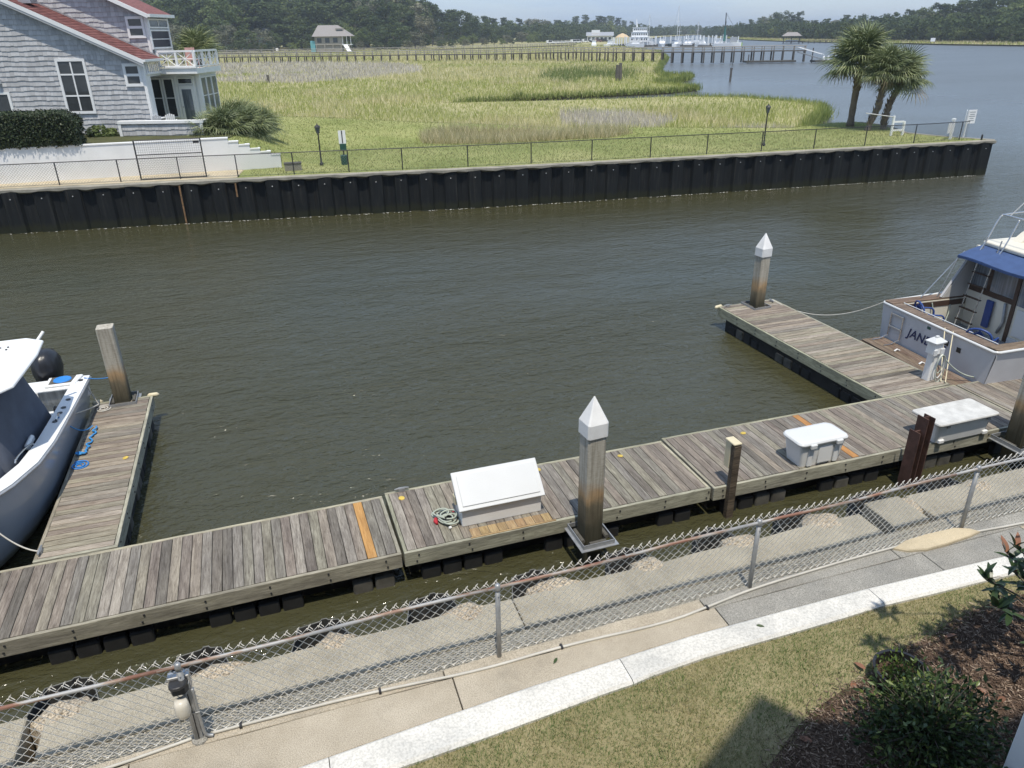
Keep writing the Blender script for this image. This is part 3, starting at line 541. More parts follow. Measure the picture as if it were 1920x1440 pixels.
TREES = [(-46.2, 518.9, 32.0, 'o'),(-41.1, 516.6, 30.9, 'p'),(-34.8, 503.8, 30.1, 'p'),(-32.9, 518.0, 30.7, 'o'),(-27.2, 507.7, 31.1, 'p'),(-22.8, 518.9, 30.4, 'p'),(-17.4, 500.8, 30.9, 'p'),(-12.7, 491.4, 29.5, 'p'),(-7.8, 467.7, 27.5, 'o'),(-3.4, 470.6, 28.0, 'p'),(0.4, 485.7, 29.0, 'p'),(3.2, 462.0, 27.8, 'p'),(9.8, 486.5, 26.6, 'p'),(13.9, 517.0, 27.1, 'p'),(18.0, 493.0, 24.6, 'p'),(25.0, 536.1, 24.6, 'o'),(27.2, 486.9, 24.0, 'o'),(34.6, 520.7, 28.9, 'o'),(39.5, 544.7, 30.5, 'p'),(40.6, 493.7, 27.6, 'p'),(49.6, 546.0, 31.1, 'p'),(51.3, 512.6, 29.5, 'p'),(57.3, 521.8, 31.0, 'p'),(60.9, 495.3, 28.9, 'o'),(61.6, 473.0, 28.6, 'p'),(70.0, 502.1, 29.4, 'p'),(72.0, 479.1, 26.7, 'p'),(78.3, 478.4, 27.9, 'p'),(82.7, 476.9, 27.5, 'o'),(91.9, 508.6, 24.4, 'o'),(-43.0, 482.3, 21.2, 'o'),(-35.2, 466.3, 22.1, 'o'),(-28.3, 444.7, 21.0, 'o'),(-24.4, 446.6, 20.2, 'p'),(-18.0, 447.0, 21.3, 'o'),(-11.6, 437.4, 19.2, 'o'),(-6.2, 426.7, 19.3, 'o'),(-2.6, 437.5, 18.2, 'o'),(4.5, 431.2, 18.7, 'p'),(9.1, 435.8, 19.1, 'o'),(15.0, 457.7, 18.7, 'p'),(23.4, 461.6, 17.3, 'o'),(27.2, 469.6, 19.1, 'p'),(34.9, 470.9, 21.7, 'o'),(39.1, 462.4, 19.1, 'o'),(48.7, 481.1, 22.1, 'o'),(53.5, 472.9, 20.6, 'p'),(55.4, 435.0, 17.8, 'o'),(64.9, 459.9, 20.9, 'o'),(68.8, 455.6, 21.0, 'o'),(69.9, 425.3, 19.3, 'o'),(78.4, 437.9, 18.0, 'o'),(-35.9, 419.8, 11.6, 'o'),(-28.6, 415.3, 10.0, 's'),(-21.6, 407.8, 8.8, 'o'),(-16.5, 411.5, 9.3, 's'),(-7.7, 407.0, 10.4, 'o'),(0.4, 396.7, 8.2, 'o'),(7.4, 415.5, 8.4, 's'),(13.4, 417.9, 7.5, 'o'),(21.5, 427.7, 7.3, 'o'),(28.8, 429.9, 11.8, 's'),(35.5, 423.0, 9.7, 'o'),(41.3, 417.3, 9.8, 'o'),(50.7, 424.3, 9.9, 'o'),(55.5, 408.2, 8.3, 'o'),(66.7, 413.6, 9.3, 'o'),(69.8, 405.6, 10.4, 's'),(89.0, 464.2, 20.2, 'p'),(107.7, 526.7, 22.1, 'p'),(107.8, 511.1, 21.2, 'o'),(116.3, 524.2, 19.9, 'p'),(123.0, 525.5, 17.5, 'p'),(133.2, 540.1, 19.1, 'p'),(136.6, 532.2, 19.0, 'o'),(164.8, 611.5, 18.1, 'p'),(162.6, 587.1, 16.5, 'o'),(187.4, 645.9, 17.3, 'p'),(192.4, 642.2, 15.7, 'p'),(211.8, 676.6, 16.7, 'p'),(218.9, 676.4, 14.7, 'o'),(228.1, 682.7, 16.4, 'p'),(282.3, 805.5, 18.8, 'o'),(259.8, 718.3, 17.0, 'o'),(309.6, 837.8, 16.7, 'o'),(330.1, 856.6, 16.8, 'p'),(83.4, 429.4, 13.7, 'p'),(92.6, 444.6, 14.0, 'o'),(98.8, 448.6, 12.0, 'p'),(114.9, 475.8, 11.7, 'p'),(129.9, 505.6, 11.7, 'o'),(142.0, 525.7, 14.5, 'o'),(153.4, 538.0, 13.9, 'o'),(161.9, 544.3, 11.6, 'o'),(168.8, 537.9, 9.1, 'o'),(196.5, 594.6, 10.5, 'o'),(214.5, 619.1, 10.0, 'o'),(221.9, 609.4, 11.6, 'o'),(279.0, 725.8, 13.3, 'o'),(81.1, 408.2, 7.0, 'o'),(89.2, 421.7, 5.6, 'o'),(98.7, 428.1, 5.1, 's'),(117.7, 453.0, 5.0, 'o'),(128.5, 472.1, 5.9, 'o'),(144.7, 482.3, 5.6, 'o'),(158.9, 500.3, 5.1, 's'),(182.4, 540.4, 6.9, 'o'),(193.4, 545.0, 7.0, 's'),(223.6, 592.8, 4.9, 'o'),(351.4, 892.3, 16.9, 'o'),(355.9, 884.9, 16.4, 'o'),(413.2, 1005.9, 22.4, 'p'),(425.8, 1001.6, 23.7, 'p'),(446.4, 1024.6, 19.7, 'o'),(384.7, 865.1, 20.2, 'p'),(407.0, 901.9, 19.8, 'p'),(475.5, 1031.7, 23.0, 'p'),(434.0, 921.9, 19.1, 'p'),(525.7, 1094.6, 18.5, 'p'),(561.0, 1141.6, 18.1, 'p'),(564.0, 1121.8, 15.0, 'p'),(539.8, 1057.7, 13.3, 'p'),(593.9, 1140.2, 9.9, 'p'),(612.5, 1148.7, 12.9, 'p'),(608.5, 1123.5, 8.6, 'o'),(579.3, 1039.2, 5.8, 'p'),(601.5, 1061.8, 8.7, 'p'),(627.0, 1086.7, 9.4, 'p'),(652.2, 1108.8, 5.7, 'o'),(580.9, 972.3, 8.2, 'o'),(627.9, 1034.5, 5.5, 'o'),(585.9, 946.1, 5.4, 'o'),(584.8, 927.2, 5.3, 'p'),(291.0, 741.3, 14.4, 'o'),(305.4, 744.6, 12.8, 'o'),(317.1, 749.5, 14.0, 'p'),(324.6, 743.2, 15.0, 'o'),(372.9, 831.6, 14.7, 'o'),(361.7, 787.8, 14.7, 'o'),(400.4, 843.6, 10.9, 'o'),(467.7, 951.7, 10.9, 'p'),(480.1, 960.1, 11.8, 'o'),(505.9, 980.6, 9.7, 'o'),(528.0, 1005.5, 8.8, 'o'),(561.6, 1030.5, 6.5, 'o'),(564.5, 1012.2, 6.4, 'o'),(551.1, 965.2, 7.7, 'o'),(539.7, 924.9, 6.1, 'o'),(570.5, 946.1, 7.0, 'o'),(543.5, 880.0, 6.5, 'o'),(543.3, 862.6, 5.6, 'o'),(524.9, 815.4, 6.7, 'p'),(535.4, 812.4, 12.2, 'p'),(500.1, 741.6, 14.3, 'p'),(448.7, 646.9, 15.3, 'o'),(425.9, 599.8, 17.1, 'o'),(420.5, 580.0, 18.1, 'o'),(409.5, 552.9, 15.4, 'p'),(434.5, 577.0, 17.7, 'p'),(455.3, 593.5, 12.6, 'o'),(450.3, 576.1, 11.4, 'p'),(436.8, 544.7, 12.2, 'p'),(440.5, 537.6, 12.1, 'o'),(413.5, 495.5, 13.6, 'p'),(433.0, 510.5, 11.4, 'p'),(406.9, 470.6, 13.8, 'o'),(388.7, 439.3, 12.3, 'p'),(400.5, 447.6, 11.2, 'p'),(397.1, 434.0, 14.0, 'o'),(417.5, 448.8, 13.7, 'o'),(389.1, 410.2, 15.0, 'p'),(385.4, 399.3, 14.8, 'o'),(375.2, 382.1, 16.0, 'o'),(370.6, 370.1, 17.0, 'p'),(368.4, 362.3, 16.1, 'p'),(359.4, 347.4, 16.1, 'p'),(388.7, 368.5, 18.1, 'p'),(371.1, 345.7, 17.7, 'p'),(368.5, 337.9, 17.7, 'p'),(354.5, 319.4, 18.0, 'o'),(379.1, 336.8, 18.0, 'p'),(386.4, 335.7, 18.0, 'p'),(344.9, 295.1, 16.8, 'o'),(352.5, 295.8, 17.5, 'o'),(342.1, 283.5, 15.8, 'p'),(498.3, 773.9, 8.2, 'o'),(443.7, 672.2, 7.7, 'o'),(451.8, 665.8, 10.3, 'o'),(423.6, 602.3, 14.5, 'o'),(400.7, 557.4, 12.5, 'o'),(389.9, 533.9, 11.9, 'o'),(394.2, 526.0, 10.2, 'p'),(395.0, 511.3, 9.8, 'o'),(369.5, 470.5, 7.7, 'o'),(385.5, 480.7, 8.6, 'o'),(371.7, 449.5, 8.0, 'o'),(383.2, 454.2, 10.5, 'p'),(351.2, 407.1, 8.9, 'o'),(350.6, 397.9, 9.6, 'o'),(364.3, 408.1, 10.4, 'o'),(363.9, 394.9, 9.9, 'o'),(346.8, 372.7, 8.5, 'p'),(347.4, 364.1, 10.2, 'o'),(356.6, 366.8, 9.3, 'o'),(363.7, 367.0, 12.9, 'o'),(338.1, 331.0, 11.3, 'o'),(355.5, 343.2, 12.5, 'o'),(340.8, 321.5, 11.4, 'p'),(330.0, 305.1, 13.0, 'p'),(348.6, 318.7, 13.6, 'o'),(344.5, 308.2, 12.0, 'p'),(340.6, 298.2, 11.3, 'o'),(336.6, 290.0, 11.5, 'o'),(331.7, 279.1, 11.1, 'p'),(317.7, 264.5, 12.0, 'o'),(461.7, 718.9, 3.6, 'o'),(401.3, 598.1, 5.1, 's'),(400.3, 592.3, 5.8, 'o'),(380.9, 546.8, 7.9, 'o'),(358.5, 502.2, 7.3, 'o'),(348.1, 470.8, 5.4, 's'),(356.8, 474.6, 3.9, 's'),(350.6, 452.0, 3.7, 'o'),(346.6, 440.6, 5.9, 'o'),(353.3, 441.4, 3.6, 'o'),(349.7, 424.7, 4.5, 'o'),(342.3, 404.9, 4.8, 'o'),(341.5, 397.1, 3.6, 'o'),(337.9, 387.0, 4.9, 'o'),(332.2, 371.7, 3.5, 'o'),(321.3, 347.3, 3.4, 'o'),(327.1, 346.6, 3.4, 'o'),(324.3, 338.9, 5.6, 'o'),(324.0, 333.2, 4.1, 'o'),(315.6, 315.6, 5.7, 'o'),(320.0, 316.9, 5.7, 'o'),(324.3, 310.7, 4.4, 'o'),(311.5, 295.3, 6.3, 's'),(320.0, 299.2, 7.5, 'o'),(309.9, 280.3, 5.9, 'o'),(315.8, 282.3, 5.7, 'o'),(314.5, 276.0, 7.6, 'o'),(305.5, 264.5, 7.0, 's'),(312.9, 265.2, 5.4, 'o'),(303.1, 251.1, 5.8, 'o'),(-35.7, 415.5, 2.1, 's'),(-27.0, 408.6, 2.1, 's'),(-19.0, 402.2, 2.7, 's'),(-13.4, 397.8, 3.2, 's'),(-5.6, 391.5, 3.5, 's'),(-0.5, 391.1, 2.6, 's'),(6.6, 396.6, 2.5, 's'),(11.2, 400.2, 2.3, 's'),(21.4, 408.1, 2.3, 's'),(28.5, 413.7, 2.9, 's'),(34.0, 418.0, 2.6, 's'),(40.9, 413.6, 3.0, 's'),(48.6, 406.9, 2.4, 's'),(53.2, 402.9, 2.9, 's'),(60.3, 396.7, 2.9, 's'),(67.8, 390.1, 2.5, 's'),(74.7, 394.2, 3.1, 's'),(83.3, 404.2, 2.4, 's'),(97.8, 421.0, 3.6, 's'),(105.7, 430.3, 3.1, 's'),(116.4, 442.7, 2.5, 's'),(132.6, 461.9, 4.0, 's'),(150.4, 484.4, 3.6, 's'),(162.0, 498.8, 3.5, 's'),(183.4, 525.8, 5.1, 's'),(200.4, 547.1, 3.2, 's')]
# ---------------------------------------------------------------- marsh grass, lawns
def scatter(n, x0, x1, y0, y1, poly, pw=1.0):
    """points with density falling towards the far side"""
    u = rng.uniform(0, 1, n); y = y0 + (y1 - y0) * u ** pw; x = rng.uniform(x0, x1, n); P = np.c_[x, y]
    return P[inpoly(P, poly)] if poly is not None else P
def view_ok(P, m=1.08):
    """keeps what lies inside a generous wedge round the viewpoint's outlook"""
    a = np.degrees(np.arctan2(P[:, 0], P[:, 1])); return P[(a > -27) & (a < 60)]
def polar(n, r0, r1, a0, a1, poly, pw=1.0):
    """even in angle, so that far grass is sparser but larger"""
    r = r0 * (r1 / r0) ** rng.uniform(0, 1, n); a = np.radians(rng.uniform(a0, a1, n)); P = np.c_[r * np.sin(a), r * np.cos(a)]
    return P[inpoly(P, poly)]
grey_a = [(-60, 250), (-40, 150), (-6, 146), (7.4, 134), (21, 145), (33, 160), (39, 190), (38, 209), (14, 246)]
grey_b = [(27.3, 69.8), (25, 64), (23.5, 59.5), (29.3, 55), (34.5, 60), (33.5, 69)]
grey_c = [(31.5, 51), (31, 47.5), (35.5, 46.2), (38, 49.5), (37, 52)]
reed_poly = [(9.2, 46), (9.8, 49.5), (12, 51.2), (17, 50.6), (21.5, 46.2), (22, 43.8), (19.5, 42.0), (14, 44.6)]
shrub_a = [(44, 112), (47, 128), (60, 150), (70, 160), (66, 128), (56, 116)]
back_line = lambda x: np.interp(x, [p[0] for p in backedge], [p[1] for p in backedge])
P = polar(260000, 44, 560, -16, 47, marsh_poly)
P = P[(P[:, 1] > back_line(P[:, 0]) + 1.2)]
ins = lambda poly: inpoly(P, poly)
dist = np.hypot(P[:, 0], P[:, 1]); n1 = noise2(P, 9, 1); n2 = noise2(P, 30, 2); n3 = noise2(P * np.array([1, .35]), 4, 3)
g_grey = ins(grey_a) & (n1 > .12) | ins(grey_b) & (n1 > .1) | ins(grey_c)
P0 = P; P = P0 + (np.c_[n1, n2] - .5) * 9 + rng.normal(0, 1.2, P0.shape)
edge_green = ((P[:, 0] > 44) & (P[:, 1] < 130) & (P[:, 0] - .28 * P[:, 1] > 18)) | ((P[:, 1] < 87) & (P[:, 0] > 28) & (n2 > .2)) | ((P[:, 1] > 78) & (P[:, 1] < 87.5) & (P[:, 0] > 6)) | ((P[:, 1] > 88) & (P[:, 1] < 96) & (P[:, 0] > 22))
tone = .55 * n2 + .45 * n1 + .25 * (n3 - .5) - .28 * edge_green
is_sh = ins(shrub_a) & (n1 > .35); P = P0
cls = np.where(g_grey, 3, np.where(is_sh, 2, np.where((tone < .44) | edge_green & (tone < .62), 0, 1)))
hh = (.6 + .4 * n3) * rng.uniform(.6, 1.15, len(P)); hh = hh * np.where((P[:, 1] > 70) & (P[:, 1] < 88) & (P[:, 0] > 18), .55, 1.0) * np.where(cls == 3, .95, 1.0) * np.where(cls == 2, 1.5, 1) * np.where(cls == 0, .72, 1)
wd = np.clip(dist / 1500, .028, .24) * rng.uniform(.6, 1.5, len(P))
for c_, nm_, mt in ((0, 'green_marsh_grass', 'marsh_green'), (1, 'mixed_marsh_grass', 'marsh_mix'), (2, 'marsh_shrubbery', 'marsh_shrub'), (3, 'dead_marsh_grass', 'marsh_grey')):
    k = cls == c_; V, F = blades(P[k], np.full(k.sum(), .2), hh[k], wd[k], .45, two=False)
    tag(inst(nm_, fast_mesh(nm_, V, F, M[mt])), kind='stuff')
# darker fringe standing along every water edge of the marsh
E_ = marsh_poly[2:34]; V = []; Fp = []
pts_ = []
for (ax, ay), (bx, by) in zip(E_, E_[1:]):
    L = math.hypot(bx - ax, by - ay); k = int(L * (90 if ay < 130 else 24)); f = rng.uniform(0, 1, k); pts_.append(np.c_[ax + (bx - ax) * f, ay + (by - ay) * f])
P = np.concatenate(pts_); P = P[~((P[:, 1] > 80) & (P[:, 1] < 88) & (P[:, 0] > 18) & (P[:, 0] < 47))]; P = P + rng.normal(0, .38, P.shape); dd = np.hypot(P[:, 0], P[:, 1]); k = np.ones(len(P), bool)
V, F = blades(P, np.full(len(P), .0) + rng.uniform(-.15, .2, len(P)), rng.uniform(.35, .8, len(P)) * (1 + .5 * (noise2(P, 3, 9) > .6)), np.clip(dd / 1300, .03, .25) * rng.uniform(.6, 1.4, len(P)), .35, two=False)
M['marsh_edge'] = leafmat('marsh edge grass', [(0, (.13, .18, .04)), (.5, (.24, .29, .075)), (1, (.38, .40, .14))], .3, .7, 0)
tag(inst('marsh_edge_grass', fast_mesh('marsh_edge_grass', V, F, M['marsh_edge'])), kind='stuff')
# reeds in the ditch of the lawn, and a taller tan fringe where marsh meets lawn
P = scatter(26000, 8, 23, 41, 53, reed_poly); z = lawn_z(P[:, 0], P[:, 1])
V, F = blades(P, z - .02, rng.uniform(.35, .85, len(P)), rng.uniform(.02, .045, len(P)), .55, two=False); tag(inst('reeds', fast_mesh('reeds', V, F, M['marsh_tan'])), kind='stuff')
P = np.c_[rng.uniform(-9, 36, 26000), np.zeros(26000)]; P[:, 1] = back_line(P[:, 0]) + rng.uniform(.5, 4.5, len(P)); P = P[noise2(P, 5, 8) > .3]
V, F = blades(P, np.full(len(P), .2), rng.uniform(.5, 1.1, len(P)), rng.uniform(.02, .05, len(P)), .5, two=False); tag(inst('tan_marsh_fringe', fast_mesh('tan_marsh_fringe', V, F, M['marsh_tan'])), kind='stuff')
# short mown grass of the far lawn (gives it a nap)
P = np.c_[rng.uniform(-3, 38, 90000), rng.uniform(33, 66, 90000)]; f_ = np.interp(P[:, 0], [p[0] for p in bl], [p[1] for p in bl]) + .3
rr_ = np.interp(P[:, 1], [32.6, 34.6, 37, 40.6, 42.6, 45], [38.2, 37.0, 36.3, 38.1, 37.9, 39]) - .25
P = P[(P[:, 1] > f_) & (P[:, 1] < back_line(P[:, 0]) + .8) & (P[:, 0] < rr_) & ~((P[:, 0] < -.6) & (P[:, 1] < 38.6)) & ~inpoly(P, reed_poly)]
V, F = blades(P, lawn_z(P[:, 0], P[:, 1]) - .01, rng.uniform(.05, .11, len(P)), rng.uniform(.025, .05, len(P)), .5, two=False); tag(inst('far_lawn_grass', fast_mesh('far_lawn_grass', V, F, M['grass_lawn'])), kind='stuff')
# far bank grasses
P = np.c_[rng.uniform(276, 420, 60000), rng.uniform(120, 720, 60000)]; P = P[inpoly(P, bankR)]; sx = np.interp(P[:, 1], [100, 236, 273, 306, 351, 387, 443, 507, 577, 712], [277, 280, 282, 291, 299, 301, 317, 340, 372, 440]); P = P[P[:, 0] < sx + 26]; d_ = P[:, 0] - np.interp(P[:, 1], [100, 236, 273, 306, 351, 387, 443, 507, 577, 712], [277, 280, 282, 291, 299, 301, 317, 340, 372, 440])
for lo, hi, nm_, mt in ((-1, 7, 'far_bank_green_grass', 'marsh_green'), (7, 30, 'far_bank_tan_grass', 'marsh_tan')):
    q = P[(d_ >= lo) & (d_ < hi)]; V, F = blades(q, np.full(len(q), .3), rng.uniform(.5, 1.3, len(q)), rng.uniform(.2, .5, len(q)), .3, two=False); tag(inst(nm_, fast_mesh(nm_, V, F, M[mt])), kind='stuff')

# near lawn: dense short blades, thin and straw-coloured in places
mulch_poly = [(2.5, .2), (2.75, 2.4), (3.1, 3.25), (3.5, 3.66), (4.0, 3.93), (4.45, 4.08), (4.95, 4.2), (5.45, 4.38), (6.0, 4.42), (6.5, 4.56), (7.1, 4.62), (9, 4.6), (9, .2)]
n = 170000; P = np.c_[rng.uniform(-1.4, 9, n), rng.uniform(2.0, 4.97, n)]
ci = np.interp(P[:, 0], [p[0] for p in curb_in], [p[1] for p in curb_in]); P = P[(P[:, 1] < ci + .015 + .03 * rng.uniform(-1, 1, n)) & (P[:, 1] > 2.0)]
nn = noise2(P, .5, 5) * .6 + noise2(P, .16, 6) * .4; im = inpoly(P + rng.normal(0, .09, P.shape), mulch_poly); P = P[(nn > .16) & ~im]
nn = noise2(P, .5, 5); gn = noise2(P, .62, 15) * .6 + noise2(P, .2, 16) * .3 + rng.uniform(0, .25, len(P))
M['grass_near_green'] = leafmat('green lawn grass', [(0, (.085, .15, .04)), (.5, (.15, .23, .07)), (.85, (.26, .31, .115)), (1, (.44, .42, .23))], .3, .7, 0)
for nm_, kk, mt in (('dry_lawn_grass', gn < .60, 'grass_near'), ('green_lawn_grass', gn >= .60, 'grass_near_green')):
    V, F = blades(P[kk], np.full(kk.sum(), NZ - .035), rng.uniform(.025, .06, kk.sum()) * (.7 + .5 * nn[kk]), rng.uniform(.003, .006, kk.sum()), .8); tag(inst(nm_, fast_mesh(nm_, V, F, M[mt])), kind='stuff')
# mulch bed: soil sheet and loose chips
vs = []; ring = mulch_poly
mb = MB(); n = len(ring); mb.add([(x, y, NZ - .026) for x, y in ring], [tuple(range(n))]); tag(mb.obj('mulch_bed', M['mulch']), kind='structure')
n = 48000; P = np.c_[rng.uniform(2.3, 8.2, n), rng.uniform(1.6, 4.7, n)]; P = P[inpoly(P + rng.normal(0, .07, P.shape), mulch_poly)]; n = len(P)
a = rng.uniform(0, 2 * np.pi, n); L = rng.uniform(.008, .032, n); W = rng.uniform(.0015, .005, n); tl = rng.uniform(-.5, .5, n)
dx, dy, dz_ = np.cos(a) * L, np.sin(a) * L, np.sin(tl) * L * .6; ox, oy = -np.sin(a) * W, np.cos(a) * W; zz = NZ - .022 + rng.uniform(0, .022, n)
V = np.stack([np.c_[P[:, 0] - dx - ox, P[:, 1] - dy - oy, zz - dz_], np.c_[P[:, 0] + dx - ox, P[:, 1] + dy - oy, zz + dz_], np.c_[P[:, 0] + dx + ox, P[:, 1] + dy + oy, zz + dz_ + .004], np.c_[P[:, 0] - dx + ox, P[:, 1] - dy + oy, zz - dz_ + .004]], 1).reshape(-1, 3)
tag(inst('mulch_chips', fast_mesh('mulch_chips', V, np.arange(n * 4).reshape(n, 4), M['mulchchip'])), kind='stuff')

# ---------------------------------------------------------------- trees of the far banks
M['bark'] = plain('bark', (.10, .085, .07), .95, var=.3, scale=4)
M['bark_pale'] = plain('pale bark', (.20, .18, .155), .95, var=.3, scale=4)
M['oakleaf'] = leafmat('oak foliage', [(0, (.045, .068, .026)), (.5, (.072, .104, .038)), (1, (.108, .14, .052))], .3, .8, .42)
M['pineleaf'] = leafmat('pine foliage', [(0, (.036, .056, .028)), (.5, (.056, .083, .038)), (1, (.085, .112, .05))], .25, .8, .38)
M['lightleaf'] = leafmat('pale oak foliage', [(0, (.09, .125, .04)), (.5, (.15, .19, .065)), (1, (.22, .26, .10))], .3, .8, .42)
M['greyleaf'] = leafmat('mossy cypress foliage', [(0, (.10, .105, .07)), (.5, (.16, .165, .105)), (1, (.22, .22, .15))], .15, .8, .2)
def crown_mesh(name, kind, seed, mat):
    r_ = np.random.default_rng(seed); cs = []
    if kind == 'p': spec = [(r_.uniform(-.13, .13), r_.uniform(-.13, .13), z, r_.uniform(.05, .10) * (1.25 - .5 * z)) for z in r_.uniform(.42, .97, 46)]
    elif kind == 'o':
        spec = []
        while len(spec) < 64:
            q = r_.uniform(-1, 1, 3)
            if .25 < np.linalg.norm(q) < 1: spec.append((q[0] * .34, q[1] * .34, .58 + q[2] * .40, r_.uniform(.06, .11)))
    else:
        spec = []
        while len(spec) < 40:
            q = r_.uniform(-1, 1, 3)
            if np.linalg.norm(q) < 1: spec.append((q[0] * .55, q[1] * .55, .48 + q[2] * .46, r_.uniform(.09, .17)))
    V = []; 
    for x, y, z, rad in spec:
        k = 58; d = r_.normal(size=(k, 3)); d /= np.linalg.norm(d, axis=1)[:, None]; c = np.array([x, y, z]) + d * rad * r_.uniform(.55, 1.05, k)[:, None] * np.array([1.15, 1.15, .75])
        s = r_.uniform(.010, .024, k)[:, None] * (1.5 if kind == 's' else 1); t1 = r_.normal(size=(k, 3)); t1 /= np.linalg.norm(t1, axis=1)[:, None]; t2 = np.cross(d, t1); t2 /= np.linalg.norm(t2, axis=1)[:, None]; t1 = np.cross(t2, d + .6 * r_.normal(size=(k, 3)))
        t1 /= np.linalg.norm(t1, axis=1)[:, None]; V.append(np.stack([c - t1 * s, c + t2 * s * .8, c + t1 * s, c - t2 * s * .8], 1))
    V = np.concatenate(V).reshape(-1, 3); return fast_mesh(name, V, np.arange(len(V)).reshape(-1, 4), mat)
def trunk_mesh(name, kind, seed, mat):
    r_ = random.Random(seed); mb = MB(); top = .9 if kind == 'p' else .55; rad = .013 if kind == 'p' else .022
    mb.tube([(0, 0, -.03), (r_.uniform(-.01, .01), 0, top * .4), (r_.uniform(-.03, .03), r_.uniform(-.02, .02), top)], [rad * 1.3, rad, rad * .35], 6)
    for i in range(7):
        z = r_.uniform(.3, .75) * top if kind != 'p' else r_.uniform(.5, .95) * top; a = r_.uniform(0, 6.28); L = r_.uniform(.12, .3) if kind != 'p' else r_.uniform(.06, .13)
        mb.tube([(0, 0, z), (math.cos(a) * L * .5, math.sin(a) * L * .5, z + .06), (math.cos(a) * L, math.sin(a) * L, z + .16 * L / .3)], [rad * .5, rad * .35, rad * .12], 5, caps=False)
    return mb.mesh(name, mat)
PROTO = {k: [] for k in 'pos'}
for k, mats in (('p', ('pineleaf', 'pineleaf', 'oakleaf')), ('o', ('oakleaf', 'lightleaf', 'oakleaf', 'greyleaf')), ('s', ('lightleaf', 'oakleaf', 'greyleaf'))):
    for i, mt in enumerate(mats): PROTO[k].append((crown_mesh('crown', k, 10 * i + ord(k), M[mt]), trunk_mesh('trunk', k, 5 * i + ord(k), M['bark_pale' if mt == 'greyleaf' else 'bark']), mt))
NAME = {'pineleaf': 'pine_tree', 'oakleaf': 'broadleaf_tree', 'lightleaf': 'oak_tree', 'greyleaf': 'mossy_tree'}
LAB = {'pineleaf': 'dark pine', 'oakleaf': 'broadleaf tree', 'lightleaf': 'light oak', 'greyleaf': 'mossy tree'}
def zone(x, y):
    a = math.degrees(math.atan2(x, y))
    for lim, nm_ in ((-.8, 'in the wood just right of the grey house'), (4.0, 'left of the tan raised house'), (7.4, 'behind the tan raised house'), (12.2, 'right of the tan raised house'), (17.5, 'in the middle of the marsh treeline'), (21.5, 'left of the marina building'), (26.2, 'behind the marina building'), (29.0, 'behind the tour boat'), (32.6, 'behind the marina piles')):
        if a < lim: return nm_, 0
    for lim, nm_ in ((35.5, 'on the bank behind the shrimp boat'), (38.6, 'on the bank behind the boathouse'), (43.8, 'on the bank behind the palms'), (47.2, 'on the bank right of the palms'), (90, 'at the far right of the bank')):
        if a < lim: return nm_, 1
rows_ = []
for x, y, h, k in TREES:
    mt_i = random.randrange(len(PROTO[k])); z_, side = zone(x, y); hc = 'tall' if h > 17 else 'low' if h < 8 else 'medium'; rows_.append((math.atan2(x, y), x, y, h, k, mt_i, z_, side, hc + ' ' + LAB[PROTO[k][mt_i][2]]))
rows_.sort(); cnt_ = {}
for r_ in rows_: cnt_[(r_[8], r_[6])] = cnt_.get((r_[8], r_[6]), 0) + 1
ORD = 'leftmost second third fourth fifth sixth seventh eighth ninth tenth'.split(); seen_ = {}
for _, x, y, h, k, mt_i, z_, side, kind_ in rows_:
    cm, tm, mt = PROTO[k][mt_i]; key_ = (kind_, z_); i_ = seen_.get(key_, 0); seen_[key_] = i_ + 1
    lab_ = kind_ + ' ' + z_ if cnt_[key_] == 1 else (ORD[min(i_, 9)] + ' ' + kind_ + (' from the left ' if i_ else ' ') + z_)
    if k == 's': h = max(h, 3.5)
    t = root(NAME[mt], (x, y, .35), random.uniform(0, 6.28), lab_, 'tree', ('trees on the wooded bank across the river' if side else 'trees in the treeline behind the marsh'))
    wx = random.uniform(.95, 1.45) * (1.2 if k == 'o' else 1); h = h * (1.22 if x < .22 * y else 1.1)
    for nm_, me in (('trunk', tm), ('crown', cm)):
        o = inst(nm_, me, t); o.scale = (h * wx, h * wx, h)

# the wood behind the first rows reads as one mass on either bank
def woods(name, line, h0, h1, step, mat, depth=30):
    V = []; L = [0]
    for a, b in zip(line, line[1:]): L.append(L[-1] + math.hypot(b[0] - a[0], b[1] - a[1]))
    n = int(L[-1] / step); s = rng.uniform(0, L[-1], n); X_ = np.interp(s, L, [p[0] for p in line]); Y_ = np.interp(s, L, [p[1] for p in line]); top = np.interp(s, L, [p[2] for p in line]) * rng.uniform(h0, h1, n) * (.8 + .4 * noise2(np.c_[s, s * 0], 14, 4))
    X_ = X_ + rng.uniform(-1, 1, n) * depth * .5; Y_ = Y_ + rng.uniform(0, 1, n) * depth; z = top * rng.uniform(.05, 1, n) ** .8; k = 26
    c = np.repeat(np.c_[X_, Y_, z + .4], k, 0); r_ = np.repeat(rng.uniform(1.2, 2.6, n), k)[:, None]; d = rng.normal(size=(n * k, 3)); d /= np.linalg.norm(d, axis=1)[:, None]; c = c + d * r_
    t1 = rng.normal(size=c.shape); t1 /= np.linalg.norm(t1, axis=1)[:, None]; t2 = np.cross(d, t1); t2 /= np.linalg.norm(t2, axis=1)[:, None] + 1e-9; q = rng.uniform(.35, .8, n * k)[:, None]
    V = np.stack([c - t1 * q, c + t2 * q, c + t1 * q, c - t2 * q], 1).reshape(-1, 3); tag(inst(name, fast_mesh(name, V, np.arange(len(V)).reshape(-1, 4), mat)), kind='stuff')
woods('far_woods', [(-90, 545, 17), (20, 520, 14), (90, 540, 14), (170, 580, 15), (230, 600, 14), (300, 700, 14), (400, 860, 14), (520, 960, 12), (720, 1200, 14)], .45, .85, .22, M['oakleaf'])
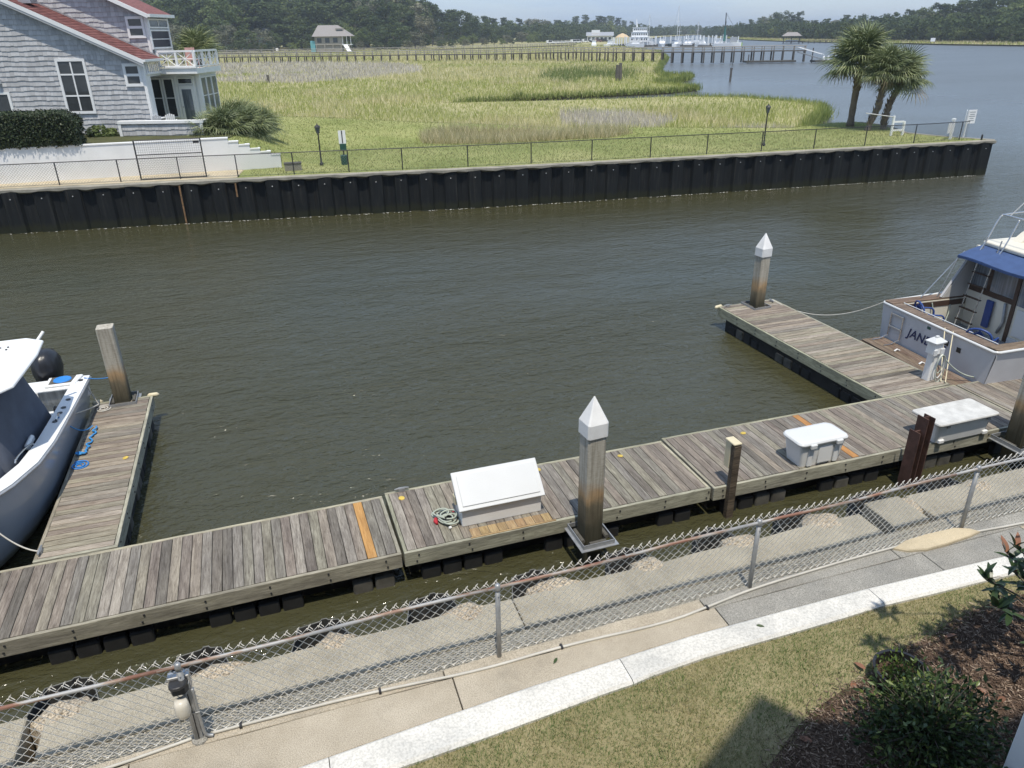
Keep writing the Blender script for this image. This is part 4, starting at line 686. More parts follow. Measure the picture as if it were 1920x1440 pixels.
woods('far_bank_woods', [(325, 215, 14), (320, 280, 13), (335, 360, 12), (352, 430, 11), (380, 520, 11), (430, 640, 10), (520, 830, 9), (640, 1000, 9)], .5, .9, .2, M['oakleaf'], 24)

# ---------------------------------------------------------------- palms
M['frond'] = leafmat('palm frond', [(0, (.11, .14, .06)), (.5, (.20, .235, .11)), (1, (.34, .37, .22))], .15, .45, .2)
M['frond_dry'] = leafmat('dry palm frond', [(0, (.16, .13, .07)), (1, (.28, .23, .14))], .1, .8, .2)
M['palmbark'] = plain('palm trunk', (.17, .135, .105), .95, var=.35, scale=9, stretch=(1, 1, 3), bmp=.6, bscale=30)
M['boot'] = plain('palm leaf base', (.20, .16, .12), .95, var=.3, scale=9)
def frond_mesh(name, mat, seed, L=1.0, fan=.95, nleaf=30, droop=.8):
    """fan leaf pointing along +x with its petiole at the origin"""
    r_ = random.Random(seed); mb = MB(); mb.tube([(0, 0, 0), (.35 * L, 0, .06 * L), (.62 * L, 0, .03 * L)], [.022, .014, .01], 4)
    for i in range(nleaf):
        f = (i / (nleaf - 1)) * 2 - 1; a = f * 2.1; ln = fan * L * (1 - .28 * abs(f)) * r_.uniform(.85, 1.08); w_ = .020 * L
        bx, by, bz = (.58 + .10 * (1 - abs(f))) * L, 0.0, .03 * L; dx, dy = math.cos(a), math.sin(a); fold = .22 * abs(math.sin(a))
        m1 = (bx + dx * ln * .5, by + dy * ln * .5 * .9, bz + .10 * L * fold + .01); m2 = (bx + dx * ln * .82, by + dy * ln * .78, bz - droop * L * .16 - .03 * abs(f)); e = (bx + dx * ln * .97, by + dy * ln * .9, bz - droop * L * r_.uniform(.30, .5))
        px_, py_ = -dy * w_, dx * w_
        mb.add([(bx, by, bz), (m1[0] + px_, m1[1] + py_, m1[2] - .012), m1, (m1[0] - px_, m1[1] - py_, m1[2] - .012), (m2[0] + px_ * .6, m2[1] + py_ * .6, m2[2]), (m2[0] - px_ * .6, m2[1] - py_ * .6, m2[2]), e], [(0, 1, 2), (0, 2, 3), (1, 4, 5, 2), (2, 5, 3), (4, 6, 5)])
    return mb.mesh(name, mat)
FR = [frond_mesh('frond', M['frond'], i, 1.0, random.uniform(.85, 1.05)) for i in range(4)]; FRD = frond_mesh('frond', M['frond_dry'], 9, 1.0, .85, 18, .9)
def aim(az, el, roll=0): return (Matrix.Rotation(az, 4, 'Z') @ Matrix.Rotation(-el, 4, 'Y') @ Matrix.Rotation(roll, 4, 'X'))
def put_frond(t, me, c, az, el, s, roll=0):
    o = inst('frond', me, t); o.matrix_local = Matrix.Translation(c) @ aim(az, el, roll) @ Matrix.Scale(s, 4); return o
def palm(base, path, rad, s, nf, label, boots, seed):
    r_ = random.Random(seed); t = root('palm_tree', base, 0, label, 'palm tree', 'cabbage palms on the lawn point')
    pts = [Vector(p) for p in path]; P_ = []
    for i in range(13):
        f = i / 12 * (len(pts) - 1); k = min(int(f), len(pts) - 2); P_.append(pts[k].lerp(pts[k + 1], f - k))
    rs = [rad * (1.35 if i == 0 else 1.15 if i == 1 else 1.0 + .06 * math.sin(i * 2.1)) for i in range(13)]
    MB().tube(P_, rs, 12).obj('trunk', M['palmbark'], t, smooth=True)
    mb = MB()
    for i in range(150):
        f = r_.uniform(boots, 1.0) * 12; k = min(int(f), 11); c = P_[k].lerp(P_[k + 1], f - k); a = r_.uniform(0, 6.28); rr = rad * 1.0; u = Vector((math.cos(a), math.sin(a), 0)); v = Vector((-math.sin(a), math.cos(a), 0)); h = r_.uniform(.14, .26); sk = v * r_.uniform(-.08, .08)
        b = c + u * rr; e = b + u * r_.uniform(.05, .12) + Vector((0, 0, h)) + sk
        mb.add([tuple(b - v * .05), tuple(b + v * .05), tuple(e + v * .025), tuple(e - v * .025), tuple(b + u * .035 + Vector((0, 0, .02)))], [(0, 1, 2, 3), (0, 4, 3), (1, 2, 4), (4, 2, 3)])
    tag(mb.obj('leaf_bases', M['boot'], t), kind='stuff')
    top = P_[-1]
    for i in range(nf):
        f = i / nf; el = R(86 - 104 * f ** .9) + r_.uniform(-.12, .12); az = i * 2.39996 + r_.uniform(-.25, .25)
        put_frond(t, r_.choice(FR) if f < .93 else FRD, top + Vector((0, 0, .15 - .3 * f)), az, el, s * r_.uniform(.85, 1.12), r_.uniform(-.3, .3))
    return t
palm((35.77, 41.0, 1.6), [(0, 0, 0), (.0, 0, 1.6), (.05, 0, 3.5)], .20, 1.62, 62, 'tallest cabbage palm, straight trunk, leftmost of the three on the point', .62, 1)
palm((35.2, 38.8, 1.55), [(0, 0, 0), (.12, 0, .5), (.50, .05, 1.2), (.62, .05, 2.1), (.66, 0, 3.2)], .16, 1.2, 44, 'middle cabbage palm with curved base and shaggy trunk', .2, 2)
palm((36.45, 38.9, 1.55), [(0, 0, 0), (-.02, 0, .7), (.18, .0, 1.6), (.72, 0, 2.75)], .165, 1.28, 46, 'shortest cabbage palm leaning right over the point', .12, 3)
def palmetto(base, s, n, label, grp='palmettos beside the grey house', lo=-15):
    t = root('palmetto', base, random.uniform(0, 6), label, 'shrub', grp)
    MB().tube([(0, 0, -.2), (0, 0, .3 * s)], [.1 * s, .08 * s], 8).obj('stem', M['palmbark'], t)
    for i in range(n):
        f = i / n; put_frond(t, random.choice(FR), Vector((0, 0, .25 * s)), i * 2.39996, R(82 - (82 - lo) * f) + random.uniform(-.15, .15), s * random.uniform(.8, 1.15), random.uniform(-.3, .3))
# ---------------------------------------------------------------- floating docks
DZ = .38
PM = {}
def plank_mesh(L, w_, mat, key):
    if (key, round(L, 2)) in PM: return PM[(key, round(L, 2))]
    h = .034; e = .005; pr = [(-w_ / 2, 0), (w_ / 2, 0), (w_ / 2, h - e), (w_ / 2 - e, h), (-w_ / 2 + e, h), (-w_ / 2, h - e)]
    me = MB().loft([[(x, y, z) for y, z in pr] for x in (-L / 2, L / 2)]).mesh('plank', mat); PM[(key, round(L, 2))] = me; return me
floatm = MB().box(-.34, .34, -.05, .05, -.34, .15).mesh('float', M['float'])
def dock(x0, x1, y0, y1, along, label, mat, rz=0.0, new=(), tan=(), pitch=.1435, gap=.007, drop=.0, pale_floats=(), endboards=(1, 1), taper=0.0):
    """rectangular float. along='x': planks cross it front to back; along='y': planks run left to right"""
    cx_, cy_ = (x0 + x1) / 2, (y0 + y1) / 2; LX, LY = x1 - x0, y1 - y0
    t = root('floating_dock', (cx_, cy_, 0), rz, label, 'dock', 'floating dock sections'); bw = .055
    zt = DZ - drop
    def beam(a, b, c, d): return MB().box(a, b, c, d, zt - .25, zt - .004).obj('beam', M['beam'], t, bevel=.006)
    # beam boards are laid along their local x, so that the grain follows them
    for sgn in (-1, 1): beam(-LX / 2, LX / 2, sgn * (LY / 2 - bw / 2) - bw / 2, sgn * (LY / 2 - bw / 2) + bw / 2)
    for sgn, on in ((-1, endboards[0]), (1, endboards[1])):
        if on: o = MB().box(-LY / 2 + bw, LY / 2 - bw, -bw / 2, bw / 2, zt - .25, zt - .004).obj('beam', M['beam'], t, rot=(0, 0, R(90)), loc=(sgn * (LX / 2 - bw / 2), 0, 0), bevel=.006)
    run, ln = (LX, LY) if along == 'x' else (LY, LX)
    i0, i1 = -run / 2 + (bw if along == 'y' or endboards[0] else 0) + .004, run / 2 - (bw if along == 'y' or endboards[1] else 0) - .004
    n = max(1, round((i1 - i0) / pitch)); p = (i1 - i0) / n
    for i in range(n):
        q = i0 + p * (i + .5); L = ln - 2 * bw - .012
        mm = M['wood_new'] if i in new else M['wood_tan'] if i in tan else mat
        me = plank_mesh(L, p - gap, mm, (mm.name, round(p, 4)))
        o = inst('plank', me, t, rot=(random.uniform(-.012, .012), random.uniform(-.0008, .0008), (R(90) if along == 'x' else 0) + random.uniform(-.003, .003)))
        o.location = (q, random.uniform(-.006, .006), zt - .036 + random.uniform(-.003, .003)) if along == 'x' else (random.uniform(-.006, .006), q, zt - .036 + random.uniform(-.003, .003))
        if i in new and mm is M['wood_new']: o['label'] = 'new orange plank among grey ones'
    # floats tucked under both long edges, in sets of four
    mb = MB(); bolts = MB()
    for sgn in (-1, 1):
        s = .4
        while s < run - .5:
            for j in range(4):
                c = -run / 2 + s + j * .33
                if c > run / 2 - .2: break
                k = (sgn * (ln / 2 - .12))
                o = box('float', M['float_pale'] if random.random() < .22 else M['float'], t, *((c - .145, c + .145, k - .06, k + .06) if along == 'x' else (k - .06, k + .06, c - .145, c + .145)), -.5, -.02 + random.uniform(-.02, .03), bevel=.02)
            s += 2.0
        c = -run / 2 + .2
        while c < run / 2:
            for zz in (zt - .07, zt - .18):
                a = (c + random.uniform(-.03, .03)); y_ = sgn * (ln / 2 + .004)
                if along == 'x': bolts.box(a - .012, a + .012, y_ - .008, y_ + .008, zz - .012, zz + .012)
                else: bolts.box(y_ - .008, y_ + .008, a - .012, a + .012, zz - .012, zz + .012)
            c += .82
    tag(bolts.obj('bolt_heads', M['dark_metal'], t), kind='stuff')
    box('under_frame', M['float'], t, -LX / 2 + .1, LX / 2 - .1, -LY / 2 + .3, LY / 2 - .3, -.45, zt - .06)
    return t
left_n = round((1.10 + 5.9 - 0) / .1435)
dock(-5.9, 1.10, 8.93, 10.56, 'x', 'weathered main dock section with one orange plank, at the lower left', M['wood'], rz=.022, new=(45,), endboards=(1, 1))
dock(1.145, 6.32, 9.03, 10.74, 'x', 'middle main dock section carrying the sloped white dock box', M['wood'], rz=.012, drop=.0)
dock(6.365, 13.33, 9.04, 10.86, 'x', 'main dock section carrying the small cooler and the long white box', M['wood'], rz=.004, new=(20,), pitch=.141)
dock(13.37, 19.5, 9.0, 10.86, 'x', 'dock section beyond the long white box at the right edge', M['wood'], rz=.004)
dock(-4.07, -2.93, 10.58, 16.1, 'y', 'narrow finger dock beside the grey blue center console boat', M['wood_pale'], rz=.008, pitch=.143, gap=.014)
dock(11.42, 13.22, 10.90, 16.95, 'y', 'finger dock with bleached planks beside the moored cabin cruiser', M['wood_pale'], rz=.02, pitch=.139, gap=.014)
# newer boards let into the deck in front of the dock box (short lengths on top of the old ends)
t = root('deck_repair', (2.86, 9.16, DZ), .012, 'strip of newer tan boards in front of the sloped white dock box', 'repair boards')
for i in range(9):
    inst('board', plank_mesh(.20, .138, M['wood_tan'], 'rep'), t, ((i - 4) * .146, 0, -.022), (0, 0, R(90)))
box('edge_strip', M['wood_tan'], t, -.68, .7, -.125, -.105, -.03, .010)

# ---------------------------------------------------------------- concrete piles and their guide frames
def pile(x, y, a, rz, ztop, label, cap):
    t = root('concrete_pile', (x, y, 0), rz, label, 'piling', 'square concrete piles holding the floating docks'); h = a / 2; c = .028
    sq = lambda s, c_: [(-s + c_, -s), (s - c_, -s), (s, -s + c_), (s, s - c_), (s - c_, s), (-s + c_, s), (-s, s - c_), (-s, -s + c_)]
    zt = ztop - (.05 if not cap else .52)
    MB().prism(sq(h, c), -1.5, zt).obj('shaft', M['pile'], t)
    if cap:
        q = h + .018; b0 = ztop - .60; b1 = ztop - .385; mb = MB(); p0 = sq(q, .03)
        mb.loft([[(u, v, b0) for u, v in p0], [(u * .995, v * .995, b1) for u, v in p0], [(u * .04, v * .04, ztop) for u, v in p0]]); mb.obj('cap', M['white_cap'], t)
    return t
def guide(x, y, rz, w_, d, z, label, along=1):
    """square galvanised hoop with rollers round a pile"""
    t = root('pile_guide', (x, y, z), rz, label, 'pile guide', 'galvanised pile guide frames'); mb = MB(); h = .075
    for a, b, c, e in ((-w_ / 2, w_ / 2, -d / 2, -d / 2 + .012), (-w_ / 2, w_ / 2, d / 2 - .012, d / 2), (-w_ / 2, -w_ / 2 + .012, -d / 2 + .013, d / 2 - .013), (w_ / 2 - .012, w_ / 2, -d / 2 + .013, d / 2 - .013)): mb.box(a, b, c, e, -h / 2, h / 2)
    for a, b, c, e in ((-w_ / 2, w_ / 2, -d / 2 - .05, -d / 2 - .001), (-w_ / 2 - .05, -w_ / 2 - .001, -d / 2 - .05, d / 2), (w_ / 2 + .001, w_ / 2 + .05, -d / 2 - .05, d / 2)): mb.box(a, b, c, e, -h / 2 - .004, -h / 2 + .006)
    mb.obj('hoop', M['galv'], t)
    r_ = .035
    for p, q in (((-w_ * .26, -d / 2 + .06, 0), (w_ * .26, -d / 2 + .06, 0)), ((-w_ / 2 + .06, -d * .26, 0), (-w_ / 2 + .06, d * .26, 0)), ((w_ / 2 - .06, -d * .26, 0), (w_ / 2 - .06, d * .26, 0))):
        MB().tube([p, q], r_, 8).obj('roller', M['float_pale'], t)
    return t
pile(3.99, 8.72, .30, .10, 2.62, 'white capped concrete pile in front of the middle dock section', True)
guide(4.0, 8.70, .03, .52, .62, .27, 'steel hoop guide round the white capped pile by the middle dock')
pile(-3.52, 16.06, .31, .05, 2.08, 'bare square concrete pile at the end of the finger dock by the center console', False)
guide(-3.50, 16.02, .03, .52, .56, DZ + .02, 'steel guide round the bare pile at the left finger dock end')
pile(12.33, 16.55, .30, .12, 2.42, 'white capped concrete pile at the end of the right finger dock', True)
guide(12.36, 16.62, .04, .54, .62, DZ + .02, 'steel guide round the white capped pile on the right finger dock')
pile(12.68, 8.74, .34, .10, 2.6, 'dark stained concrete pile at the right edge beside the long white box', True)
guide(12.60, 8.70, .02, .60, .62, .30, 'steel guide hoop round the dark pile at the right edge')

# ---------------------------------------------------------------- dock furniture
# sloped dock box
t = root('dock_box', (2.775, 9.555, DZ), .012, 'white dock box with sloping lid on the middle dock section', 'dock box')
secs = [[(x, -.20, 0), (x, .22, 0), (x, .22, .70), (x, -.20, .33)] for x in (-.65, .65)]
MB().loft(secs).obj('body', M['white_box'], t, bevel=.012, seg=2)
Mx = Matrix.Translation((0, .0, .54)) @ Matrix.Rotation(math.atan2(.37, .42), 4, 'X')
MB().box(-.70, .70, -.335, .30, -.04, .012, M=Mx).obj('lid', M['white_gel'], t, bevel=.012, seg=2)
MB().box(-.63, .63, -.27, .235, .012, .03, M=Mx).obj('lid_panel', M['white_gel'], t, bevel=.012, seg=2)
box('vent_plate', M['cream'], t, -.70, -.652, .02, .14, .28, .42)
# coil of shore hose with red connector
t = root('hose_coil', (1.93, 9.66, DZ), .0, 'untidy coil of grey green hose with a red connector on the dock', 'hose')
pts = []; rr_ = random.Random(11)
for lp, (cx_, cy_, r_) in enumerate(((-.06, .12, .125), (-.02, .10, .085), (.02, -.08, .14), (.06, -.12, .15), (.0, -.1, .10), (-.05, .05, .12), (.05, -.05, .13))):
    for i in range(13): a = i / 12 * 2 * math.pi * (1 if lp % 2 else -1) + lp * .7; pts.append((cx_ + math.cos(a) * r_ * (1 + .1 * math.sin(3 * a)), cy_ + math.sin(a) * r_ * .95, .016 + lp * .014 + .006 * math.sin(a * 2)))
def smooth_path(p, it=2):
    for _ in range(it):
        q = [p[0]]
        for a, b in zip(p, p[1:]): q += [tuple(.75 * u + .25 * v for u, v in zip(a, b)), tuple(.25 * u + .75 * v for u, v in zip(a, b))]
        p = q + [p[-1]]
    return p
MB().tube(smooth_path(pts, 1), .0135, 6).obj('hose', M['rope_grey'], t, smooth=True)
MB().tube([(-.15, .0, .03), (-.17, -.06, .03), (-.16, -.13, .03)], [.03, .035, .02], 8).obj('connector', M['red'], t)
MB().tube([(.17, .13, .03), (.14, .06, .03)], .02, 6).obj('red_clip', M['red'], t); MB().tube([(.03, -.28, .02), (-.01, -.29, .02)], .02, 6).obj('nozzle', M['white_box'], t)
MB().lathe([(.13, .0), (.15, .02), (.1, .03)], -.02, .05, 10).obj('dark_bundle', M['black_plastic'], t)
# vent post: timber post against the dock edge with a cream box light on it
t = root('light_post', (6.67, 8.985, 0), .02, 'short timber post with cream fixture at the front of the dock', 'post')
MB().box(-.066, .066, -.05, .05, -.4, 1.17).obj('timber', M['postwood'], t, bevel=.006)
MB().box(-.075, .065, .048, .20, .72, 1.19).obj('fixture', M['cream'], t, bevel=.015, seg=2); MB().box(-.085, .072, -.048, .21, 1.19, 1.225).obj('fixture_cap', M['cream'], t, bevel=.01)
# rounded cooler
t = root('cooler', (8.52, 9.32, DZ), .02, 'small white cooler with rounded lid and two latches on the dock', 'cooler')
def rr(wx, wy, r_, n=5, ym=0): 
    o = []
    for sx, sy, a0 in ((1, 1, 0), (-1, 1, 90), (-1, -1, 180), (1, -1, 270)):
        for i in range(n): a = R(a0 + 90 * i / (n - 1)); o.append((sx * (wx - r_) + r_ * math.cos(a), sy * (wy - r_) + r_ * math.sin(a) + ym))
    return o
lay = lambda wx, wy, r_, z, ym=0: [(x, y, z) for x, y in rr(wx, wy, r_, 5, ym)]
MB().loft([lay(.40, .20, .05, 0), lay(.47, .235, .06, .40), lay(.475, .24, .06, .44)]).obj('body', M['white_box'], t, smooth=False)
def dome(wx, wy, r_, z): return [(x, y + (.07 * (1 - (x / wx) ** 2) if y > 0 else 0), z) for x, y in rr(wx, wy, r_, 7)]
MB().loft([dome(.51, .27, .1, .435), dome(.52, .28, .11, .47), dome(.50, .26, .11, .50), dome(.44, .2, .1, .515)]).obj('lid', M['white_gel'], t, smooth=False, bevel=.006)
for x in (-.26, .28): box('latch', M['white_gel'], t, x - .065, x + .065, -.31, -.25, .39, .475, bevel=.012)
box('panel', M['white_box'], t, -.09, .19, -.243, -.218, .05, .36, bevel=.006)
for x in (-.26, .28): box('rib', M['white_box'], t, x - .045, x + .045, -.252, -.21, .02, .36, bevel=.01)
box('handle', M['white_box'], t, .47, .515, -.08, .08, .30, .36, bevel=.01)
# long white box
t = root('storage_box', (11.56, 9.25, DZ), .02, 'long low white storage box with a worn lid beside the rusty steel pile', 'storage box')
MB().loft([lay(.60, .23, .08, .0), lay(.665, .285, .10, .40)]).obj('body', M['white_box'], t); MB().loft([lay(.71, .335, .06, .395), lay(.72, .345, .065, .42), lay(.71, .335, .06, .445)]).obj('lid', M['white_box_worn'], t, bevel=.004)
for x in (-.5, .55): box('foot', M['white_box'], t, x - .06, x + .06, -.275, -.22, -.0, .07, bevel=.01)
for x in (-.45, .5): box('hasp', M['galv'], t, x - .03, x + .03, -.31, -.286, .33, .395)
# rusted steel pile pair
M['rusty'] = plain('rusty steel', (.085, .042, .032), .85, var=.4, scale=6, dirt=.4)
t = root('steel_pile', (10.17, 8.72, 0), .08, 'brown rusty steel channel pile beside the long white box', 'piling')
MB().box(-.10, -.085, -.11, .11, -1.2, .95).box(-.085, .02, -.012, .012, -1.2, .95).obj('section', M['rusty'], t)
mb = MB(); mb.box(.02, .036, -.11, .11, -1.2, 1.2); mb.box(.036, .16, -.012, .0, -1.2, 1.2); mb.box(.16, .176, -.12, .10, -1.2, 1.2); mb.obj('section', M['rusty'], t)
# power pedestal
t = root('power_pedestal', (13.02, 11.28, DZ), .1, 'white shore power pedestal with hanging cords on the right finger dock', 'power pedestal')
MB().prism(rr(.10, .085, .02, 3), 0, .62, top=rr(.085, .075, .02, 3)).obj('post', M['white_box'], t); MB().prism(rr(.135, .11, .02, 3), .62, .86, top=rr(.125, .10, .02, 3)).obj('head', M['white_box'], t)
MB().loft([[(x, y, .86) for x, y in rr(.17, .14, .03, 3)], [(x, y, .89) for x, y in rr(.175, .145, .03, 3)], [(x, y, .96) for x, y in rr(.08, .06, .02, 3)]]).obj('roof', M['white_gel'], t); box('lamp_knob', M['white_gel'], t, -.04, .04, -.03, .03, .955, 1.0, bevel=.008)
for x in (-.11, .10):
    box('outlet_cover', M['white_gel'], t, x - .055, x + .055, -.135, -.105, .60, .74, bevel=.01)
def cord(name, pts, r_, mat, label, cat='cord', grp=None):
    return tag(MB().tube(smooth_path([tuple(p) for p in pts], 3), r_, 6).obj(name, mat, smooth=True), label, cat, grp)
def sag(a, b, d, n=8): return [tuple(a[i] + (b[i] - a[i]) * f + (-(4 * f * (1 - f)) * d if i == 2 else 0) for i in range(3)) for f in [k / n for k in range(n + 1)]]
for k in range(3):
    r_ = .11 + .03 * k; pts = [(13.10 + .10 * math.sin(i / 14 * 6.283) * (.8 + k * .2), 11.14 - .02 * k, 1.0 - (1 - math.cos(i / 14 * 6.283)) * (.22 + .05 * k)) for i in range(15)]
    cord('power_cable', pts, .010, M['rope_grey'] if k != 1 else M['white_box'], ('innermost', 'middle', 'outermost')[k] + ' looped grey cord hanging on the power pedestal', grp='cords on the power pedestal')
# cleats on the docks
def cleat(x, y, rz, label):
    t = root('cleat', (x, y, DZ), rz, label, 'cleat', 'mooring cleats on the docks'); MB().tube([(-.12, 0, .05), (-.05, 0, .06), (.05, 0, .06), (.12, 0, .05)], [.012, .017, .017, .012], 6).obj('horn', M['galv'], t)
    MB().box(-.05, .05, -.025, .025, 0, .055).obj('base', M['galv'], t)
cleat(1.42, 10.66, .01, 'cleat on the back edge of the middle dock by the seam'); cleat(-3.98, 15.9, 1.57, 'cleat at the far left corner of the left finger dock'); cleat(-3.98, 10.78, 1.57, 'cleat at the near left corner of the left finger dock')
cleat(11.58, 16.8, .1, 'cleat at the far left corner of the right finger dock'); cleat(12.95, 16.75, 1.5, 'cleat at the far right corner of the right finger dock'); cleat(12.25, 9.6, 1.5, 'cleat beside the dark pile at the right edge')
def bumper(x, y, rz, L, label):
    o = MB().tube([(-L / 2, 0, 0), (-L / 2 + .04, 0, .02), (L / 2 - .04, 0, .02), (L / 2, 0, 0)], [.03, .05, .05, .03], 8).obj('dock_bumper', M['cream'], loc=(x, y, DZ - .03), rot=(0, 0, rz), smooth=True); tag(o, label, 'bumper', 'pale corner bumpers on the finger docks')
bumper(-2.95, 16.13, .0, .22, 'pale bumper on the far right corner of the left finger dock'); bumper(-4.03, 16.12, .4, .2, 'pale bumper on the far left corner of the left finger dock'); bumper(11.38, 16.93, .3, .26, 'pale bumper on the far left corner of the right finger dock')
# leaves and small yellow marks on the deck
for i, (x, y, m_, lb) in enumerate(((1.38, 10.45, 'yellow', 'yellow leaf on the dock near the gap left of the dock box'), (3.80, 10.55, 'yellow', 'yellow leaf on the dock behind the dock box lid'), (5.35, 10.5, 'yellow', 'yellow leaf right of the white capped pile'), (7.9, 10.5, 'yellow', 'yellow leaf on the dock behind the cooler'), (-3.15, 13.4, 'yellow', 'pale yellow leaf on the left finger dock'))):
    tag(MB().lathe([(.055, 0), (.05, .008), (.02, .012)], n=7).obj('leaf', M[m_], loc=(x, y, DZ + .002), rot=(.1, .1, i)), lb, 'leaf', 'yellow leaves lying on the docks')
for x, y, z, m_, lb in ((-3.90, 13.37, .025, 'blue_plastic', 'blue rope coil disc at the edge of the left finger dock'), (-3.86, 15.72, .02, 'white_box', 'flat white rope coil by the left finger dock cleat')):
    mb = MB(); pts = [(math.cos(a) * (.03 + .011 * a / 1.2), math.sin(a) * (.03 + .011 * a / 1.2), .012) for a in np.arange(0, 15, .4)]; mb.tube(pts, .012, 5); tag(mb.obj('coiled_rope', M['blue_lid' if 'blue' in lb else 'rope_white'], loc=(x, y, DZ)), lb, 'rope', 'coiled rope ends on the left finger dock')
r9 = random.Random(5); pts = [(-3.86 + r9.uniform(-.05, .05), 14.85 - .055 * i, DZ + .02 + r9.uniform(0, .025)) for i in range(20)]
cord('blue_line', pts + [(-3.95 + r9.uniform(-.09, .09), 13.8 + r9.uniform(-.05, .06), DZ + .02 + r9.uniform(0, .03)) for i in range(12)], .017, M['blue_rope'], 'bundle of bright blue line on the left finger dock', 'rope')
# ---------------------------------------------------------------- chain link
def chain_mesh(name, path, h, pitch, rw, mat, z0f, n=4, jig=0.0, top=True):
    """woven wires: every wire zigzags vertically between its neighbours. path(s)->(x,y), s in metres"""
    L = path[-1][0]; xs_ = np.array([p[0] for p in path]); px_ = np.array([p[1] for p in path]); py_ = np.array([p[2] for p in path])
    half = pitch / 2; rows = max(2, int(round(h / half))); wires = int(L / half); Vs = []; Fs = []; off = 0
    ring = np.array([(math.cos(2 * math.pi * k / n + .6), math.sin(2 * math.pi * k / n + .6)) for k in range(n)]) * rw
    for w_ in range(wires):
        s0 = w_ * half + half; k = np.arange(rows + 1); s = s0 + np.where((k + w_) % 2 == 0, -half / 2 - rw * .3, half / 2 + rw * .3) ; zz = k * h / rows
        d = np.where((k + w_) % 2 == 0, rw * .9, -rw * .9)
        if jig: s = s + rng.normal(0, jig, len(s)) * (k < rows)
        X_ = np.interp(s, xs_, px_); Y_ = np.interp(s, xs_, py_); 
        i = np.clip(np.searchsorted(xs_, s0), 1, len(xs_) - 1); ux, uy = px_[i] - px_[i - 1], py_[i] - py_[i - 1]; l = math.hypot(ux, uy); ux, uy = ux / l, uy / l
        X_ = X_ - uy * d; Y_ = Y_ + ux * d; Z_ = zz + z0f(s0)
        # ring lies across the wire (wire runs about 45 deg in the fence plane)
        V = np.empty((rows + 1, n, 3)); 
        V[:, :, 0] = X_[:, None] + ux * ring[None, :, 0]; V[:, :, 1] = Y_[:, None] + uy * ring[None, :, 0]; V[:, :, 2] = Z_[:, None]
        V[:, :, 0] += -uy * ring[None, :, 1]; V[:, :, 1] += ux * ring[None, :, 1]
        Vs.append(V.reshape(-1, 3)); a = off + (np.arange(rows)[:, None] * n + np.arange(n)[None]); b = off + (np.arange(rows)[:, None] * n + (np.arange(n)[None] + 1) % n)
        Fs.append(np.stack([a, b, b + n, a + n], -1).reshape(-1, 4)); off += (rows + 1) * n
    return fast_mesh(name, np.concatenate(Vs), np.concatenate(Fs), mat)
fx = [-9 + .5 * i for i in range(47)]
fpath = []; s = 0
for i, x in enumerate(fx):
    y = fline(x) + .012 * math.sin(x * 1.9)
    if i: s += math.hypot(x - fx[i - 1], y - fpath[-1][2])
    fpath.append((s, x, y))
fence = root('chain_link_fence', (0, 0, 0), 0, 'low galvanised chain link fence with rusting top rail along the near walkway', 'fence')
tag(inst('wire_mesh', chain_mesh('wire_mesh', [(a, x, y + .032) for a, x, y in fpath], .93, .1, .0039, M['wire'], lambda s: NZ + .01 + .012 * math.sin(s * 1.1), 4, .0016), fence), kind='stuff')
# twisted knuckles standing above the rail
mb = MB(); s = .1
while s < fpath[-1][0] - .1:
    x = np.interp(s, [p[0] for p in fpath], [p[1] for p in fpath]); y = np.interp(s, [p[0] for p in fpath], [p[2] for p in fpath]) + .032; z = NZ + .94 + .012 * math.sin(s * 1.1)
    mb.tube([(x - .025, y, z - .025), (x - .003, y + .003, z + .022), (x + .012, y - .003, z + .042), (x + .002, y, z + .012), (x + .026, y, z - .025)], .0036, 4, caps=False); s += .1
tag(mb.obj('knuckles', M['wire'], fence), kind='stuff')
rail_z = NZ + .895
for a, b in zip(fx[::3], fx[3::3]):
    pts = [(x, fline(x) + .012 * math.sin(x * 1.9), rail_z + .004 * math.sin(x * 4)) for x in np.linspace(a, b, 4)]
    o = MB().tube([(p[0] - a, p[1] - fline(a), p[2] - rail_z) for p in pts], .0185, 10).obj('top_rail', M['rail'], fence, smooth=True, loc=(a, fline(a), rail_z))
for x in (-7.45, -4.4, -1.33, 1.60, 4.66, 7.86, 10.9):
    y = fline(x) + .012 * math.sin(x * 1.9)
    p = MB().tube([(0, 0, -.1), (0, 0, .875)], .026, 12).obj('post', M['galv'], fence, loc=(x, y, NZ), smooth=True)
    MB().lathe([(.0, .86), (.032, .865), (.034, .90), (.027, .92), (.02, .935)], n=10).obj('post_cap', M['galv'], p, smooth=True)
    MB().tube([(-.03, 0, .80), (0, -.031, .8), (.03, 0, .8), (0, .031, .8)], .005, 5, closed=True).obj('band', M['galv'], p)
# conduit pipe along the foot of the fence
pp = [(-6, 5.25), (-3.2, 5.40), (-2.08, 5.45), (-1.55, 5.52), (-1.38, 5.545)]
tag(MB().tube(smooth_path([(x, y, NZ + .012) for x, y in pp], 2), .0145, 8).obj('conduit_pipe', M['conduit'], smooth=True), 'pale conduit pipe on the pavement left of the bollard light', 'pipe', 'conduit along the near fence')
pp = [(-1.20, 5.55), (-.8, 5.555), (-.02, 5.555), (.6, 5.53), (1.36, 5.475), (2.3, 5.52), (3.46, 5.47), (4.1, 5.56), (4.6, 5.64), (5.36, 5.69), (6.2, 5.73), (6.85, 5.74)]
tag(MB().tube(smooth_path([(x, y, NZ + .012) for x, y in pp], 2), .0145, 8).obj('conduit_pipe', M['conduit'], smooth=True), 'long pale conduit pipe wandering along the foot of the near fence', 'pipe', 'conduit along the near fence')
pp = [(7.95, 5.66), (8.7, 5.60), (10.5, 5.55), (12, 5.5)]
